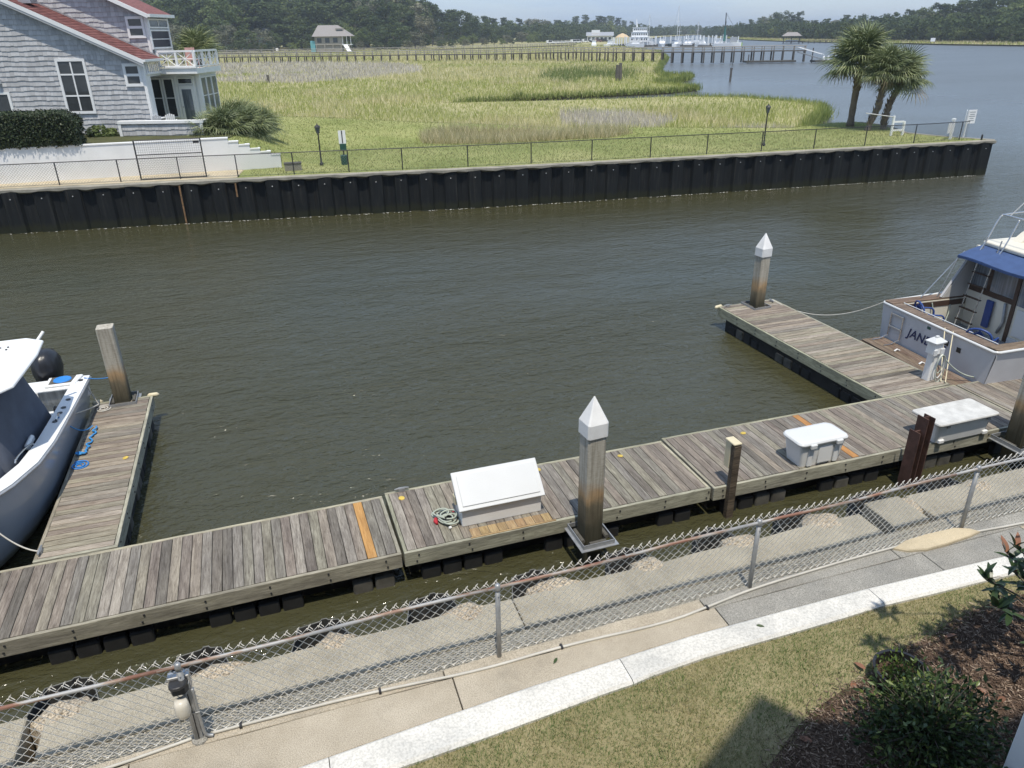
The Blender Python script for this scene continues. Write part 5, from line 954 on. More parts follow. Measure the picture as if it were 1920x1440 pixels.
tag(MB().tube(smooth_path([(x, y, NZ + .012) for x, y in pp], 2), .0145, 8).obj('conduit_pipe', M['conduit'], smooth=True), 'pale conduit pipe at the right beyond the sandy patch', 'pipe', 'conduit along the near fence')
for x, y, wh_ in ((-.95, 5.555, 'leftmost'), (.35, 5.54, 'second'), (2.25, 5.515, 'third'), (4.0, 5.54, 'rightmost')):
    tag(MB().box(-.012, .012, -.03, .03, 0, .034).obj('pipe_clip', M['dark_metal'], loc=(x, y, NZ - .004)), wh_ + ' dark clip holding the long conduit pipe to the pavement', 'clip', 'conduit clips')
# raised sandy patch on the pavement
pt = [(6.72, 5.72), (6.85, 5.62), (7.1, 5.565), (7.45, 5.575), (7.8, 5.60), (8.02, 5.64), (7.95, 5.72), (7.78, 5.80), (7.3, 5.81), (6.95, 5.79)]
cxp = (sum(p[0] for p in pt) / len(pt), sum(p[1] for p in pt) / len(pt)); shr = lambda k, z: [(cxp[0] + (x - cxp[0]) * k, cxp[1] + (y - cxp[1]) * k, z) for x, y in pt]
tag(MB().loft([shr(1, NZ - .02), shr(.99, NZ + .018), shr(.94, NZ + .032), shr(.5, NZ + .04)]).obj('mortar_patch', M['sandstrip'], smooth=False), 'raised tan mortar patch on the pavement under the fence', 'patch')
# bollard light by the fence: post, conduit bend, hood and globe
t = root('bollard_light', (-1.31, 5.535, NZ), 0, 'bollard light with dark hood and frosted globe in front of the near fence', 'light')
MB().box(-.032, .032, -.02, .02, -.02, .70).obj('channel_post', M['galv'], t); MB().box(-.004, .004, -.0235, -.0205, .0, .58).obj('slot', M['dark_metal'], t)
MB().tube(smooth_path([(.045, -.01, .62), (.045, -.01, .12), (.06, -.012, .03), (.12, -.015, .015)], 2), .016, 8).obj('conduit', M['galv'], t, smooth=True)
MB().lathe([(.075, -.01), (.07, .006), (.04, .02)], n=14).obj('foot', M['conc_grey'], t)
MB().tube([(.03, 0, .35), (.0, -.026, .35), (.062, -.03, .35)], .005, 5).obj('strap', M['galv'], t)
hood = MB(); hp = []
for i in range(9): a = R(180 * i / 8); hp.append((-.085 * math.cos(a), -.13 - .085 * math.sin(a)))
poly = [(-.085, .0), (-.085, -.13)] + hp[1:-1] + [(.085, -.13), (.085, .0)]
Mx = Matrix.Translation((-.05, .02, .62)) @ Matrix.Rotation(R(-14), 4, 'X') @ Matrix.Scale(.86, 4) 
hood.prism(poly, .10, .135, M=Mx); hood.prism([(-.085, 0), (-.085, -.06), (-.06, -.13), (.06, -.13), (.085, -.06), (.085, 0)], 0.0, .10, M=Mx); hood.obj('hood', M['dark_metal'], t, bevel=.006)
MB().box(-.14, .04, .015, .10, .60, .765).obj('box_cover', M['alu'], t, bevel=.006)
MB().lathe([(.01, .41), (.05, .42), (.068, .47), (.062, .55), (.05, .60)], n=14).obj('globe', M['frost'], t, smooth=True, loc=(-.05, -.10, 0))
MB().lathe([(.03, .80), (.036, .83), (.02, .86), (.01, .90)], n=10).obj('top_finial', M['galv'], t, loc=(-.03, .05, 0), smooth=True)

# ---------------------------------------------------------------- far chain link along the bulkhead
fl = [(-22, 38.15), (-10.9, 37.35), (-3.7, 36.75), (11, 34.9), (24.5, 33.95), (34.3, 33.3), (37.0, 33.3)]
path = [(0, *fl[0])]; 
for a, b in zip(fl, fl[1:]): path.append((path[-1][0] + math.hypot(b[0] - a[0], b[1] - a[1]), *b))
ff = root('lawn_fence', (0, 0, 0), 0, 'dark low chain link fence along the top of the far bulkhead', 'fence')
M['wire_far'] = plain('dark vinyl wire', (.22, .225, .205), .6, .2)
tag(inst('wire_mesh', chain_mesh('wire_mesh', path, .92, .12, .0065, M['wire_far'], lambda s: 1.64, 3), ff), kind='stuff')
def along(path, s): return (float(np.interp(s, [p[0] for p in path], [p[1] for p in path])), float(np.interp(s, [p[0] for p in path], [p[2] for p in path])))
for a, b in zip(path, path[1:]): MB().tube([(a[1], a[2], 2.56), (b[1], b[2], 2.56)], .02, 6).obj('top_rail', M['dark_metal'], ff)
s = 1.4; k = 0
while s < path[-1][0]:
    x, y = along(path, s); MB().tube([(0, 0, 0), (0, 0, .99)], .027, 6).obj('post', M['dark_metal'], ff, loc=(x, y, 1.58)); s += 2.44 if x < 6 else 3.05
t = root('gate_panel', (-3.85, 36.95, 1.62), -.085, 'tall dark framed wire gate panel in front of the white wall', 'gate')
for x in (-1.36, 1.36): MB().tube([(x, 0, 0), (x, 0, 1.68)], .03, 6).obj('upright', M['dark_metal'], t)
for z in (.03, 1.06, 1.66): MB().tube([(-1.36, 0, z), (1.36, 0, z)], .024, 6).obj('crossbar', M['dark_metal'], t)
mb = MB()
for i in range(31): mb.box(-1.33 + i * .0887, -1.325 + i * .0887, -.003, .003, .05, 1.64)
for i in range(18): mb.box(-1.33, 1.33, .0035, .008, .05 + i * .0935, .055 + i * .0935)
tag(mb.obj('wire_grid', M['dark_metal'], t), kind='stuff')
box('sign_plate', M['dark_metal'], t, 1.05, 1.30, -.02, -.008, 1.47, 1.57)

# white retaining wall stepping down to the right
t = root('retaining_wall', (0, 0, 0), 0, 'white stucco retaining wall stepping down beside the lawn', 'wall')
seg = [(-22, -1.42, 3.03), (-1.42, -.98, 2.86), (-.98, -.5, 2.70), (-.5, -.06, 2.50), (-.06, .40, 2.34), (.40, .82, 2.20)]
for i, (a, b, z) in enumerate(seg):
    MB().box(a + .002, b, 38.40, 38.66, 1.3, z).obj('wall_section', M['stucco'], t); 
for a, b, z in seg: MB().box(a, b + .02, 38.375, 38.685, z, z + .05).obj('coping', M['white_paint'], t)
# far lamp posts
def lamp_post(x, y, h, label):
    t = root('lamp_post', (x, y, 1.6), 0, label, 'lamp post', 'black lantern posts on the lawn')
    MB().lathe([(.09, -.05), (.09, .1), (.05, .14), (.038, .3), (.03, h - .45), (.045, h - .42), (.03, h - .38)], n=8).obj('post', M['dark_metal'], t, smooth=True)
    p = MB().lathe([(.06, h - .38), (.12, h - .10), (.13, h - .09)], n=6).obj('lantern', M['glass_pale'], t)
    mb = MB()
    for i in range(6): a = 2 * math.pi * i / 6; mb.tube([(.062 * math.cos(a), .062 * math.sin(a), h - .38), (.125 * math.cos(a), .125 * math.sin(a), h - .09)], .009, 4)
    mb.obj('cage', M['dark_metal'], t); MB().lathe([(.15, h - .09), (.10, h - .03), (.03, h + .02), (.015, h + .08)], n=8).obj('lantern_roof', M['dark_metal'], t)
lamp_post(2.67, 38.3, 1.85, 'black lantern post on the lawn left of the white and green sign'); lamp_post(25.63, 35.6, 2.05, 'black lantern post on the lawn near the palms, at the fence')
t = root('dog_station', (3.75, 38.1, 1.6), 0, 'white and green board on a post above a green bin on the lawn', 'sign')
MB().box(-.03, .03, -.02, .02, 0, 1.55).obj('post', M['pierwood'], t); MB().box(-.17, .17, -.045, -.022, .98, 1.58).obj('white_board', M['white_paint'], t); MB().box(-.025, .025, -.05, -.046, 1.0, 1.57).obj('dark_stripe', M['dark_metal'], t)
M['green_plastic'] = plain('dark green plastic', (.02, .075, .06), .5); MB().box(-.15, .15, -.10, -.022, .66, .97).obj('green_box', M['green_plastic'], t); MB().lathe([(.15, .0), (.17, .42), (.15, .45)], n=10).obj('bin', M['green_plastic'], t)
t = root('utility_box', (1.3, 37.35, 1.6), -.05, 'low grey utility box by the far fence at the wall end', 'utility box'); MB().box(-.38, .38, -.2, .2, 0, .3).obj('body', M['cap_far'], t); MB().box(-.4, .4, -.22, .22, .3, .35).obj('cover', M['float_pale'], t)
# signs and white woodwork on the point
M['sign_ink'] = plain('faded sign ink', (.25, .27, .28), .7)
t = root('marker_post', (36.35, 33.75, 1.6), .35, 'white post with broad white board seen from behind on the point', 'sign'); MB().box(-.07, .07, -.05, .05, 0, 1.0).obj('post', M['white_paint'], t); MB().box(-.36, .36, .052, .08, .34, .86).obj('board', M['white_paint'], t); MB().box(-.10, .10, -.06, .085, 1.0, 1.1).obj('cap', M['white_paint'], t)
t = root('notice_sign', (37.55, 34.0, 1.6), .25, 'pair of white notice boards angled on one post at the tip of the point', 'sign'); MB().box(-.03, .03, -.03, .03, 0, 1.45).obj('post', M['white_paint'], t)
for nm_, Mx in (('board', Matrix.Translation((-.26, -.02, 1.12)) @ Matrix.Rotation(.5, 4, 'Z')), ('board', Matrix.Translation((.33, -.03, 1.10)) @ Matrix.Rotation(-.35, 4, 'Z'))):
    b_ = MB().box(-.26, .26, -.012, .012, -.36, .36, M=Mx).obj(nm_, M['white_paint'], t); mb = MB()
    for i, (z, l) in enumerate(((.24, .19), (.12, .15), (.02, .2), (-.09, .13), (-.2, .17))): mb.box(-l, l, -.017, -.0125, z - .018, z + .018, M=Mx)
    mb.obj('print', M['sign_ink'], b_)
t = root('dock_ladder', (34.9, 36.2, 1.58), -.1, 'white wooden rail frame beside the palms on the point', 'railing')
for x in (-.32, .42): MB().box(x - .05, x + .05, -.05, .05, 0, 1.12 if x < 0 else .80).obj('upright', M['white_paint'], t)
for z in (.32, .78): MB().box(-.27, .37, -.03, .03, z - .045, z + .045).obj('rung', M['white_paint'], t)
MB().tube([(-.32, 0, 1.05), (-1.75, .6, 1.25)], .03, 6).obj('handrail', M['galv'], t)
# ---------------------------------------------------------------- grey shingled house, built in its own axes: x along the gable wall, y back from it
TH = R(17.6); HU = (math.cos(TH), -math.sin(TH)); HW = (math.sin(TH), math.cos(TH))
def HX(u, w_, z=0): return (u * HU[0] + w_ * HW[0], u * HU[1] + w_ * HW[1], z)
W0 = 39.6; GZ = 2.85
house = root('shingled_house', HX(0, W0), -TH, 'grey shingled beach house with red roof and white balcony behind the white wall', 'house')
M['shingle'] = leafmat('grey shingles', [(0, (.38, .38, .385)), (.5, (.46, .46, .465)), (1, (.53, .53, .535))], 0, .85, 0)
M['shingle_back'] = plain('shingle wall shade gap', (.10, .10, .105), .9)
M['redroof'] = plain('red shingle roof', (.19, .08, .075), .9, var=.3, scale=4, stretch=(1, 1, 6), bmp=.4)
M['pale_wall'] = plain('pale porch wall', (.70, .72, .73), .7, var=.03)
M['grey_soffit'] = plain('soffit paint', (.45, .46, .47), .7, var=.04)
M['screen'] = plain('dark window screen', (.06, .06, .075), .5, var=.15)
RK = .459
rz_ = lambda u: 6.36 + (-17.51 - u) * RK                      # rake line of the lower roof (top edge of the roof board)
def shingles(name, x0, x1, z0, ztop, y, parent, exp_=.225, left=None, seed=0):
    """wavy staggered courses; ztop(x) is the upper limit of the wall"""
    r_ = random.Random(seed); mb = MB(); z = z0; c = 0
    while z < z0 + 9:
        x = x0 - r_.uniform(0, .2)
        any_ = False
        while x < x1:
            wd_ = r_.uniform(.14, .24); a, b = max(x, x0), min(x + wd_ - .006, x1); x += wd_
            if b - a < .02: continue
            lim = min(ztop(a), ztop(b)); zb = z + .014 * math.sin(a * 3.1 + c * .5) + .010 * math.sin(a * 7.3 + c) + r_.uniform(-.012, .012)
            if zb > lim - .02: continue
            zt_ = min(z + exp_ + .05, lim); any_ = True
            mb.add([(a, y - .045, zb), (b, y - .045, zb), (b, y - .004, zb), (a, y - .004, zb), (a, y - .008, zt_), (b, y - .008, zt_)], [(0, 1, 5, 4), (3, 2, 1, 0), (0, 4, 3), (1, 2, 5)])
        z += exp_; c += 1
        if not any_ and c > 3: break
    return tag(mb.obj(name, M['shingle'], parent), kind='stuff')
def wallpoly(name, mat, parent, poly, y0, y1): return MB().prism(poly, y0, y1, axis='y').obj(name, mat, parent)
uL = -30
# lower gable wall (solid) and its shingle face
wallpoly('gable_wall', M['shingle_back'], house, [(uL, GZ - .3), (-17.70, GZ - .3), (-17.70, rz_(-17.70) - .12), (uL, rz_(uL) - .12)], 0, .3)
shingles('shingles', uL + 3, -17.72, GZ - .1, lambda u: rz_(u) - .15, 0, house, seed=1)
box('corner_board', M['white_paint'], house, -17.80, -17.66, -.06, .06, GZ - .3, 6.25)
box('corner_return', M['white_paint'], house, -17.70, -17.655, .06, .5, GZ - .3, 6.25)
# lower roof: slab from the rake overhang back to the upper wall, with white barge board
YU = 1.75                                                      # upper wall plane (1.75 m behind the gable wall)
sl = [(uL, rz_(uL)), (-17.48, rz_(-17.48))]
def slab(name, mat, y0, y1, dz0, dz1, u0=uL, u1=-17.46, f=rz_): return MB().prism([(u0, f(u0) + dz0), (u1, f(u1) + dz0), (u1, f(u1) + dz1), (u0, f(u0) + dz1)], y0, y1, axis='y').obj(name, mat, house)
# red shingle courses across the slope, each a little proud of the next
rf = slab('roof', M['redroof'], -.36, YU + .05, -.10, -.004)
du = .16; mb = MB(); u = -25.5
while u < -17.5:
    z0, z1 = rz_(u), rz_(u + du); v_ = 0
    y = -.40
    while y < YU + .02:
        w_ = random.uniform(.22, .34); y2 = min(y + w_ - .006, YU + .03); h = .022 + random.uniform(0, .006)
        mb.add([(u, y, z0 + .004), (u, y2, z0 + .004), (u + du + .01, y2, z1 + h), (u + du + .01, y, z1 + h), (u + du + .01, y2, z1 - .01), (u + du + .01, y, z1 - .01)], [(0, 3, 2, 1), (3, 5, 4, 2)]); y += w_
    u += du
M['redshingle'] = leafmat('red roof shingles', [(0, (.145, .06, .056)), (.5, (.19, .08, .074)), (1, (.245, .11, .10))], 0, .9, 0)
tag(mb.obj('roof_shingles', M['redshingle'], house), kind='stuff')
slab('barge_board', M['white_paint'], -.42, -.36, -.19, .005); slab('barge_trim', M['grey_soffit'], -.40, -.345, -.30, -.195); slab('soffit', M['grey_soffit'], -.36, -.02, -.135, -.10)
MB().prism([(-17.48, rz_(-17.48) - .12), (-17.36, rz_(-17.48) - .1), (-17.36, rz_(-17.48)), (-17.48, rz_(-17.48) + .0)], -.40, YU, axis='y').obj('gutter', M['white_paint'], house)
# upper wall
up_t = lambda u: 8.37 + (-17.62 - u) * RK
wallpoly('storey_wall', M['shingle_back'], house, [(-27, rz_(-27)), (-17.85, rz_(-17.85) - .2), (-17.85, up_t(-17.85) - .1), (-27, up_t(-27) - .1)], YU, YU + .3)
shingles('shingles', -25, -17.9, 6.45, lambda u: up_t(u) - .12, YU, house, seed=2)
box('corner_board', M['white_paint'], house, -17.95, -17.83, YU - .06, YU + .05, 6.45, 8.22)
flash = MB().prism([(-25, rz_(-25) + .02), (-17.7, rz_(-17.7) + .02), (-17.7, rz_(-17.7) + .10), (-25, rz_(-25) + .10)], YU - .07, YU - .05, axis='y').obj('flashing', M['alu'], house)
slab('roof', M['redroof'], YU - .38, YU + 2.6, -.11, 0, u1=-17.58, f=up_t); slab('barge_board', M['white_paint'], YU - .44, YU - .38, -.19, .005, u1=-17.58, f=up_t); slab('soffit', M['grey_soffit'], YU - .38, YU - .02, -.15, -.112, u1=-17.58, f=up_t)
MB().box(-17.60, -17.44, YU - .42, YU + 2.6, up_t(-17.58) - .14, up_t(-17.58) + .0).obj('gutter', M['white_paint'], house)
MB().tube([(-17.78, YU - .1, 8.2), (-17.72, YU - .12, 7.9), (-17.74, YU - .1, 6.75)], .04, 6).obj('downspout', M['white_paint'], house)
# windows: frame, panes, bars
def window(parent, u0, u1, z0, z1, y, cols, rows, fr=.09, glass='glass', bars=.035, rowz=None, depth=.07, name='window'):
    f_ = MB(); f_.box(u0, u1, y - depth, y + .02, z1 - fr, z1).box(u0, u1, y - depth, y + .02, z0, z0 + fr).box(u0, u0 + fr, y - depth, y + .02, z0 + fr, z1 - fr).box(u1 - fr, u1, y - depth, y + .02, z0 + fr, z1 - fr)
    W = f_.obj(name, M['white_paint'], parent)
    zs = rowz or [z0 + fr + (z1 - z0 - 2 * fr) * k / rows for k in range(1, rows)]
    us = [u0 + fr + (u1 - u0 - 2 * fr) * k / cols for k in range(1, cols)]
    b = MB(); eu = [u0 + fr] + us + [u1 - fr]; ez = [z0 + fr] + zs + [z1 - fr]
    for k, z in enumerate(zs): b.box(u0 + fr + .001, u1 - fr - .001, y - depth * .8, y + .01, z - bars / 2, z + bars / 2)
    for u in us:
        for za, zb in zip(ez, ez[1:]): b.box(u - bars / 2, u + bars / 2, y - depth * .78, y + .008, za + bars / 2, zb - bars / 2)
    if b.v: b.obj('bars', M['white_paint'], W)
    for a, c in zip(eu, eu[1:]):
        for za, zb in zip(ez, ez[1:]): MB().box(a + .002, c - .002, y - .035, y - .02, za + .002, zb - .002).obj('pane', M[glass], W)
    return W
window(house, -21.86, -20.42, 3.92, 6.43, -.03, 2, 3, .12, rowz=[4.75, 5.72], bars=.07)
window(house, -18.66, -17.80, 5.14, 6.18, -.03, 1, 2, .13, 'glass', .12)
window(house, -25.9, -24.46, 2.9, 4.98, -.03, 1, 1, .12)
box('wall_lamp', M['white_paint'], house, -24.95, -24.72, -.25, -.05, 5.35, 5.55); 
window(house, -18.84, -17.96, 7.28, 8.26, YU - .03, 1, 2, .12, 'glass', .12)
# east face of the upper storey: post and screened windows going back
UX = -17.86
def ewin(w0, w1, z0, z1, cols, rows, glass='glass_pale', fr=.07):
    p = root('window', (0, 0, 0)); p.parent = house; CH.setdefault(house, []).append(p); p.location = (UX + .02, 0, 0); p.rotation_euler = (0, 0, R(90))
    mb = MB(); mb.box(w0, w1, -.06, .0, z1 - fr, z1).box(w0, w1, -.06, 0, z0, z0 + fr).box(w0, w0 + fr, -.06, 0, z0 + fr, z1 - fr).box(w1 - fr, w1, -.06, 0, z0 + fr, z1 - fr); mb.obj('frame', M['white_paint'], p)
    for i in range(cols):
        for j in range(rows):
            a, b = w0 + fr + (w1 - w0 - 2 * fr) * i / cols, w0 + fr + (w1 - w0 - 2 * fr) * (i + 1) / cols; c, d = z0 + fr + (z1 - z0 - 2 * fr) * j / rows, z0 + fr + (z1 - z0 - 2 * fr) * (j + 1) / rows
            MB().box(a + .025, b - .025, -.03, -.015, c + .02, d - .02).obj('pane', M[glass], p)
    mb = MB()
    for i in range(1, cols): u = w0 + fr + (w1 - w0 - 2 * fr) * i / cols; mb.box(u - .024, u + .024, -.05, 0, z0 + fr, z1 - fr)
    for j in range(1, rows): zz = z0 + fr + (z1 - z0 - 2 * fr) * j / rows; mb.box(w0 + fr, w1 - fr, -.044, -.004, zz - .019, zz + .019)
    if mb.v: mb.obj('bars', M['white_paint'], p)
MB().box(UX - .3, UX, YU + .06, YU + 2.5, 6.5, 8.2).obj('side_wall', M['grey_soffit'], house)
ewin(YU + .10, YU + 2.4, 7.72, 8.16, 2, 1); ewin(YU + .10, YU + 2.4, 6.78, 7.66, 1, 2, 'screen')
box('corner_post', M['white_paint'], house, UX - .1, UX + .06, YU + 2.4, YU + 2.52, 6.5, 8.2)
# recessed porch: back wall with two windows, door and transom light
PY = 2.7
MB().box(-20.5, -16.12, PY, PY + .2, GZ - .2, 5.62).obj('porch_wall', M['pale_wall'], house)
MB().box(-19.5, -17.7, .3, PY, 5.55, 5.7).obj('porch_ceiling', M['pale_wall'], house)
MB().box(-19.6, -15.0, -1.0, 5, GZ - .3, GZ + .08).obj('porch_floor', M['pierwood_pale'], house)
window(house, -18.86, -18.10, 3.42, 5.38, PY - .03, 1, 2, .07); window(house, -18.03, -17.45, 3.42, 5.38, PY - .03, 1, 2, .07)
window(house, -17.24, -16.44, 5.06, 5.38, PY - .03, 1, 1, .05)
D = MB().box(-17.22, -16.46, PY - .07, PY - .02, GZ + .08, 5.0).obj('door', M['white_paint'], house); MB().box(-17.10, -16.60, PY - .085, PY - .0705, 3.12, 4.82).obj('pane', M['glass_pale'], D); MB().lathe([(.02, 0), (.035, .03), (.02, .05)], n=8).obj('handle', M['alu'], D, loc=(-17.16, PY - .07, 3.95), rot=(R(90), 0, 0))
for u in (-17.34, -16.40): box('door_trim', M['white_paint'], house, u - .06, u + .06, PY - .05, PY - .001, GZ + .08, 5.45)
box('porch_corner_post', M['white_paint'], house, -16.24, -16.06, PY - .08, PY + .06, GZ, 5.62)
# sunroom side going back
SU = -16.12
MB().box(SU - .2, SU - .01, PY + .06, PY + 2.6, GZ - .2, 5.62).obj('sunroom_wall', M['pale_wall'], house)
UX = SU - .03
for k in range(3): ewin(PY + .12 + k * .78, PY + .12 + (k + 1) * .78 - .04, 3.55, 5.40, 1, 2, 'glass_pale', .05)
# balcony: deck, fascia, X-pattern rails
BY = 1.80
MB().box(-17.75, -15.82, BY + .05, PY + 2.6, 5.64, 5.80).obj('balcony_deck', M['white_paint'], house); MB().box(-17.68, -15.80, BY, BY + .045, 5.60, 5.86).obj('fascia', M['white_paint'], house)
MB().box(-15.85, -15.80, BY + .05, PY + 2.6, 5.60, 5.86).obj('fascia', M['white_paint'], house); MB().box(-17.4, -15.78, BY - .06, BY - .002, 5.87, 5.95).obj('trim', M['white_paint'], house)
def xrail(parent, u0, u1, z0, z1, y, n, swap=False):
    """white rail panel of crossed diagonals; swap: runs back along local y at x=y"""
    rt_ = root('railing', (0, 0, 0)); rt_.parent = parent; CH.setdefault(parent, []).append(rt_)
    if swap: rt_.location = (y, 0, 0); rt_.rotation_euler = (0, 0, R(90)); y = 0
    for z, h in ((z1 - .09, .09), (z0, .05)): MB().box(u0, u1, y - .05, y + .05, z, z + h).obj('rail', M['white_paint'], rt_)
    for k in range(n + 1): u = u0 + (u1 - u0) * k / n; MB().box(u - .05, u + .05, y - .045, y + .045, z0 + .051, z1 - .091).obj('post', M['white_paint'], rt_)
    for k in range(n):
        a, b = u0 + (u1 - u0) * k / n + .05, u0 + (u1 - u0) * (k + 1) / n - .05; c, d = z0 + .05, z1 - .09; m_, q = (a + b) / 2, (c + d) / 2
        mb = MB()
        for p, r_ in (((a, c), (b, d)), ((a, d), (b, c)), ((m_, c), (m_, d)), ((a, q), (b, q))): mb.tube([(p[0], y, p[1]), (r_[0], y, r_[1])], .018, 4)
        mb.obj('lattice', M['white_paint'], rt_)
xrail(house, -17.66, -15.86, 5.92, 6.70, BY + .05, 2); xrail(house, BY + .12, PY + 2.4, 5.92, 6.70, -15.84, 3, True)
rs_ = root('side_balustrade', (0, 0, 0)); rs_.parent = house; CH.setdefault(house, []).append(rs_)
for z in (6.18, 5.66): MB().box(-17.66, -17.58, .12, BY - .02, z, z + .09).obj('rail', M['white_paint'], rs_)
for k in range(8): MB().box(-17.64, -17.60, .16 + k * .21, .20 + k * .21, 5.751, 6.179).obj('baluster', M['white_paint'], rs_)
# shingled half wall round the porch
HY = -1.0
wallpoly('half_wall', M['shingle_back'], house, [(-18.95, GZ - .3), (-14.95, GZ - .3), (-14.95, 3.50), (-18.95, 3.50)], HY, HY + .2); shingles('half_wall_shingles', -18.86, -14.98, GZ - .12, lambda u: 3.48, HY, house, .24, seed=4)
box('half_wall_cap', M['white_paint'], house, -19.02, -14.84, HY - .09, HY + .28, 3.50, 3.63)
for u in (-18.95, -14.97): box('half_wall_trim', M['white_paint'], house, u - .07, u + .07, HY - .07, HY + .05, GZ - .15, 3.50)
MB().box(-15.1, -14.9, HY + .2, 2.9, GZ - .3, 3.50).obj('half_wall_side', M['shingle'], house); box('half_wall_side_cap', M['white_paint'], house, -15.18, -14.84, HY + .285, 2.95, 3.50, 3.63)
box('skylight', M['alu'], house, -23.1, -22.5, .3, .9, 8.85, 9.1)
# porch furniture: two slat chairs and a round table (things of their own)
def porch_chair(u, w_, rz, mat, label):
    x, y, _ = HX(u, w_); t = root('porch_chair', (x, y, GZ + .08), rz - TH, label, 'chair', 'slat back chairs on the porch')
    MB().box(-.24, .24, -.24, .24, .36, .40).obj('seat', mat, t)
    for i in range(5): MB().box(-.22 + i * .09, -.15 + i * .09, .22, .25, .40, .92 - .03 * abs(i - 2)).obj('back_slat', mat, t)
    for x_ in (-.22, .22):
        for y_ in (-.22, .22): MB().box(x_ - .02, x_ + .02, y_ - .02, y_ + .02, 0, .36).obj('leg', mat, t)
    for x_ in (-.27, .27): MB().box(x_ - .03, x_ + .03, -.24, .22, .57, .60).obj('arm', mat, t)
porch_chair(-17.0, W0 + .35, 3.5, M['white_paint'], 'white slat back chair on the porch near the door'); porch_chair(-17.35, W0 - .2, 3.14, M['grey_soffit'], 'grey slat back chair with its back to the half wall'); porch_chair(-18.3, W0 + .3, 1.4, M['dark_metal'], 'dark chair at the left end of the porch')
x, y, _ = HX(-17.75, W0 + .4); t = root('porch_table', (x, y, GZ + .08), 0, 'pale round table between the porch chairs', 'table'); MB().lathe([(.45, .68), (.45, .72)], n=16).obj('table_top', M['white_paint'], t); MB().lathe([(.22, 0), (.04, .06), (.04, .68)], n=8).obj('pedestal', M['white_paint'], t)
x, y, _ = HX(-17.05, W0 + 5.6); t = root('potted_palm', (x, y, 5.8), 0, 'spiky potted palm standing behind the balcony rail', 'plant'); MB().lathe([(.18, 0), (.25, .4), (.22, .42)], n=10).obj('pot', M['float_pale'], t)
for i in range(22): put_frond(t, random.choice(FR), Vector((0, 0, .45)), i * 2.4, R(86 - 66 * i / 22), 1.15, 0)
x, y, _ = HX(-16.45, W0 + 3.2); t = root('balcony_chair', (x, y, 5.8), .4, 'pinkish chair top on the balcony', 'chair'); M['pink'] = plain('faded pink', (.55, .32, .28), .7); MB().box(-.25, .25, -.25, .25, .4, .45).obj('seat', M['pink'], t); MB().box(-.25, .25, .2, .25, .45, 1.0).obj('backrest', M['pink'], t)
for x_ in (-.22, .22):
    for y_ in (-.22, .22): MB().box(x_ - .02, x_ + .02, y_ - .02, y_ + .02, 0, .4).obj('leg', M['pink'], t)
# hedge, shrubs and palmettos at the house
M['hedgeleaf'] = leafmat('hedge leaves', [(0, (.018, .030, .014)), (.5, (.036, .055, .022)), (.9, (.065, .082, .035)), (1, (.16, .18, .12))], .1, .5, .1)
def leafcloud(name, pts, nrm, s0, s1, mat, parent, aspect=.55):
    n = len(pts); t1 = rng.normal(size=(n, 3)); t1 -= (t1 * nrm).sum(1)[:, None] * nrm * .6; t1 /= np.linalg.norm(t1, axis=1)[:, None]; t2 = np.cross(nrm + .7 * rng.normal(size=(n, 3)), t1); t2 /= np.linalg.norm(t2, axis=1)[:, None]
    s = rng.uniform(s0, s1, n)[:, None]; V = np.stack([pts - t1 * s, pts + t2 * s * aspect, pts + t1 * s, pts - t2 * s * aspect], 1).reshape(-1, 3)
    return inst(name, fast_mesh(name, V, np.arange(n * 4).reshape(n, 4), mat), parent)
M['bed'] = groundmat('planting bed', [(.3, (.05, .05, .028)), (.6, (.10, .105, .05))], 1.2, 14)
hx0, hx1, hy0, hy1, hz = -16.0, -7.55, 38.33, 40.0, 1.42
hd = root('hedge', (0, 0, 2.98), 0, 'dark clipped box hedge on top of the white wall', 'hedge')
n = 30000; q = rng.uniform(0, 1, (n, 3)); P = np.c_[hx0 + (hx1 - hx0) * q[:, 0], hy0 + (hy1 - hy0) * q[:, 1], hz * q[:, 2]]
f_ = rng.integers(0, 3, n); P[f_ == 0, 2] = hz; P[f_ == 1, 1] = hy0; P[f_ == 2, 0] = np.where(rng.uniform(size=(f_ == 2).sum()) < .12, hx1, P[f_ == 2, 0]); cen = np.array([(hx0 + hx1) / 2, (hy0 + hy1) / 2, hz * .4]); P[(P[:, 1] < 38.6) & (P[:, 2] < .12), 2] += .12
cor = np.clip((P[:, 0] - (hx1 - .5)) / .5, 0, 1) * np.clip((P[:, 2] - .8) / .6, 0, 1); P[:, 2] -= cor * .3; P += rng.normal(0, .045, P.shape); N_ = (P - cen) / np.array([3, .8, .8]); N_ /= np.linalg.norm(N_, axis=1)[:, None]
leafcloud('foliage', P, N_, .03, .065, M['hedgeleaf'], hd)
M['hedge_core'] = plain('hedge core', (.014, .02, .01), .95); box('core', M['hedge_core'], hd, hx0, hx1 - .12, 38.75, hy1, -.1, hz - .12); tag(MB().prism([(-22, 38.68), (-1.6, 38.68), (-1.2, 40.6), (-3, 43.5), (-22, 46)], 2.6, 2.93).obj('planting_bed', M['bed']), kind='structure')
def shrub(x, y, z, r_, h, n, mat, label, grp=None, s0=.05, s1=.1):
    t = root('shrub', (x, y, z), 0, label, 'shrub', grp); d = rng.normal(size=(n, 3)); d /= np.linalg.norm(d, axis=1)[:, None]; rad = rng.uniform(.55, 1.05, n)[:, None]; P = d * rad * np.array([r_, r_, h / 2]) + np.array([0, 0, h / 2]); P += .12 * r_ * np.sin(P * 7 / r_)
    leafcloud('foliage', P, d, s0, s1, mat, t); MB().tube([(0, 0, -.1), (0, 0, h * .6)], [.05, .02], 6).obj('stem', M['bark'], t); return t
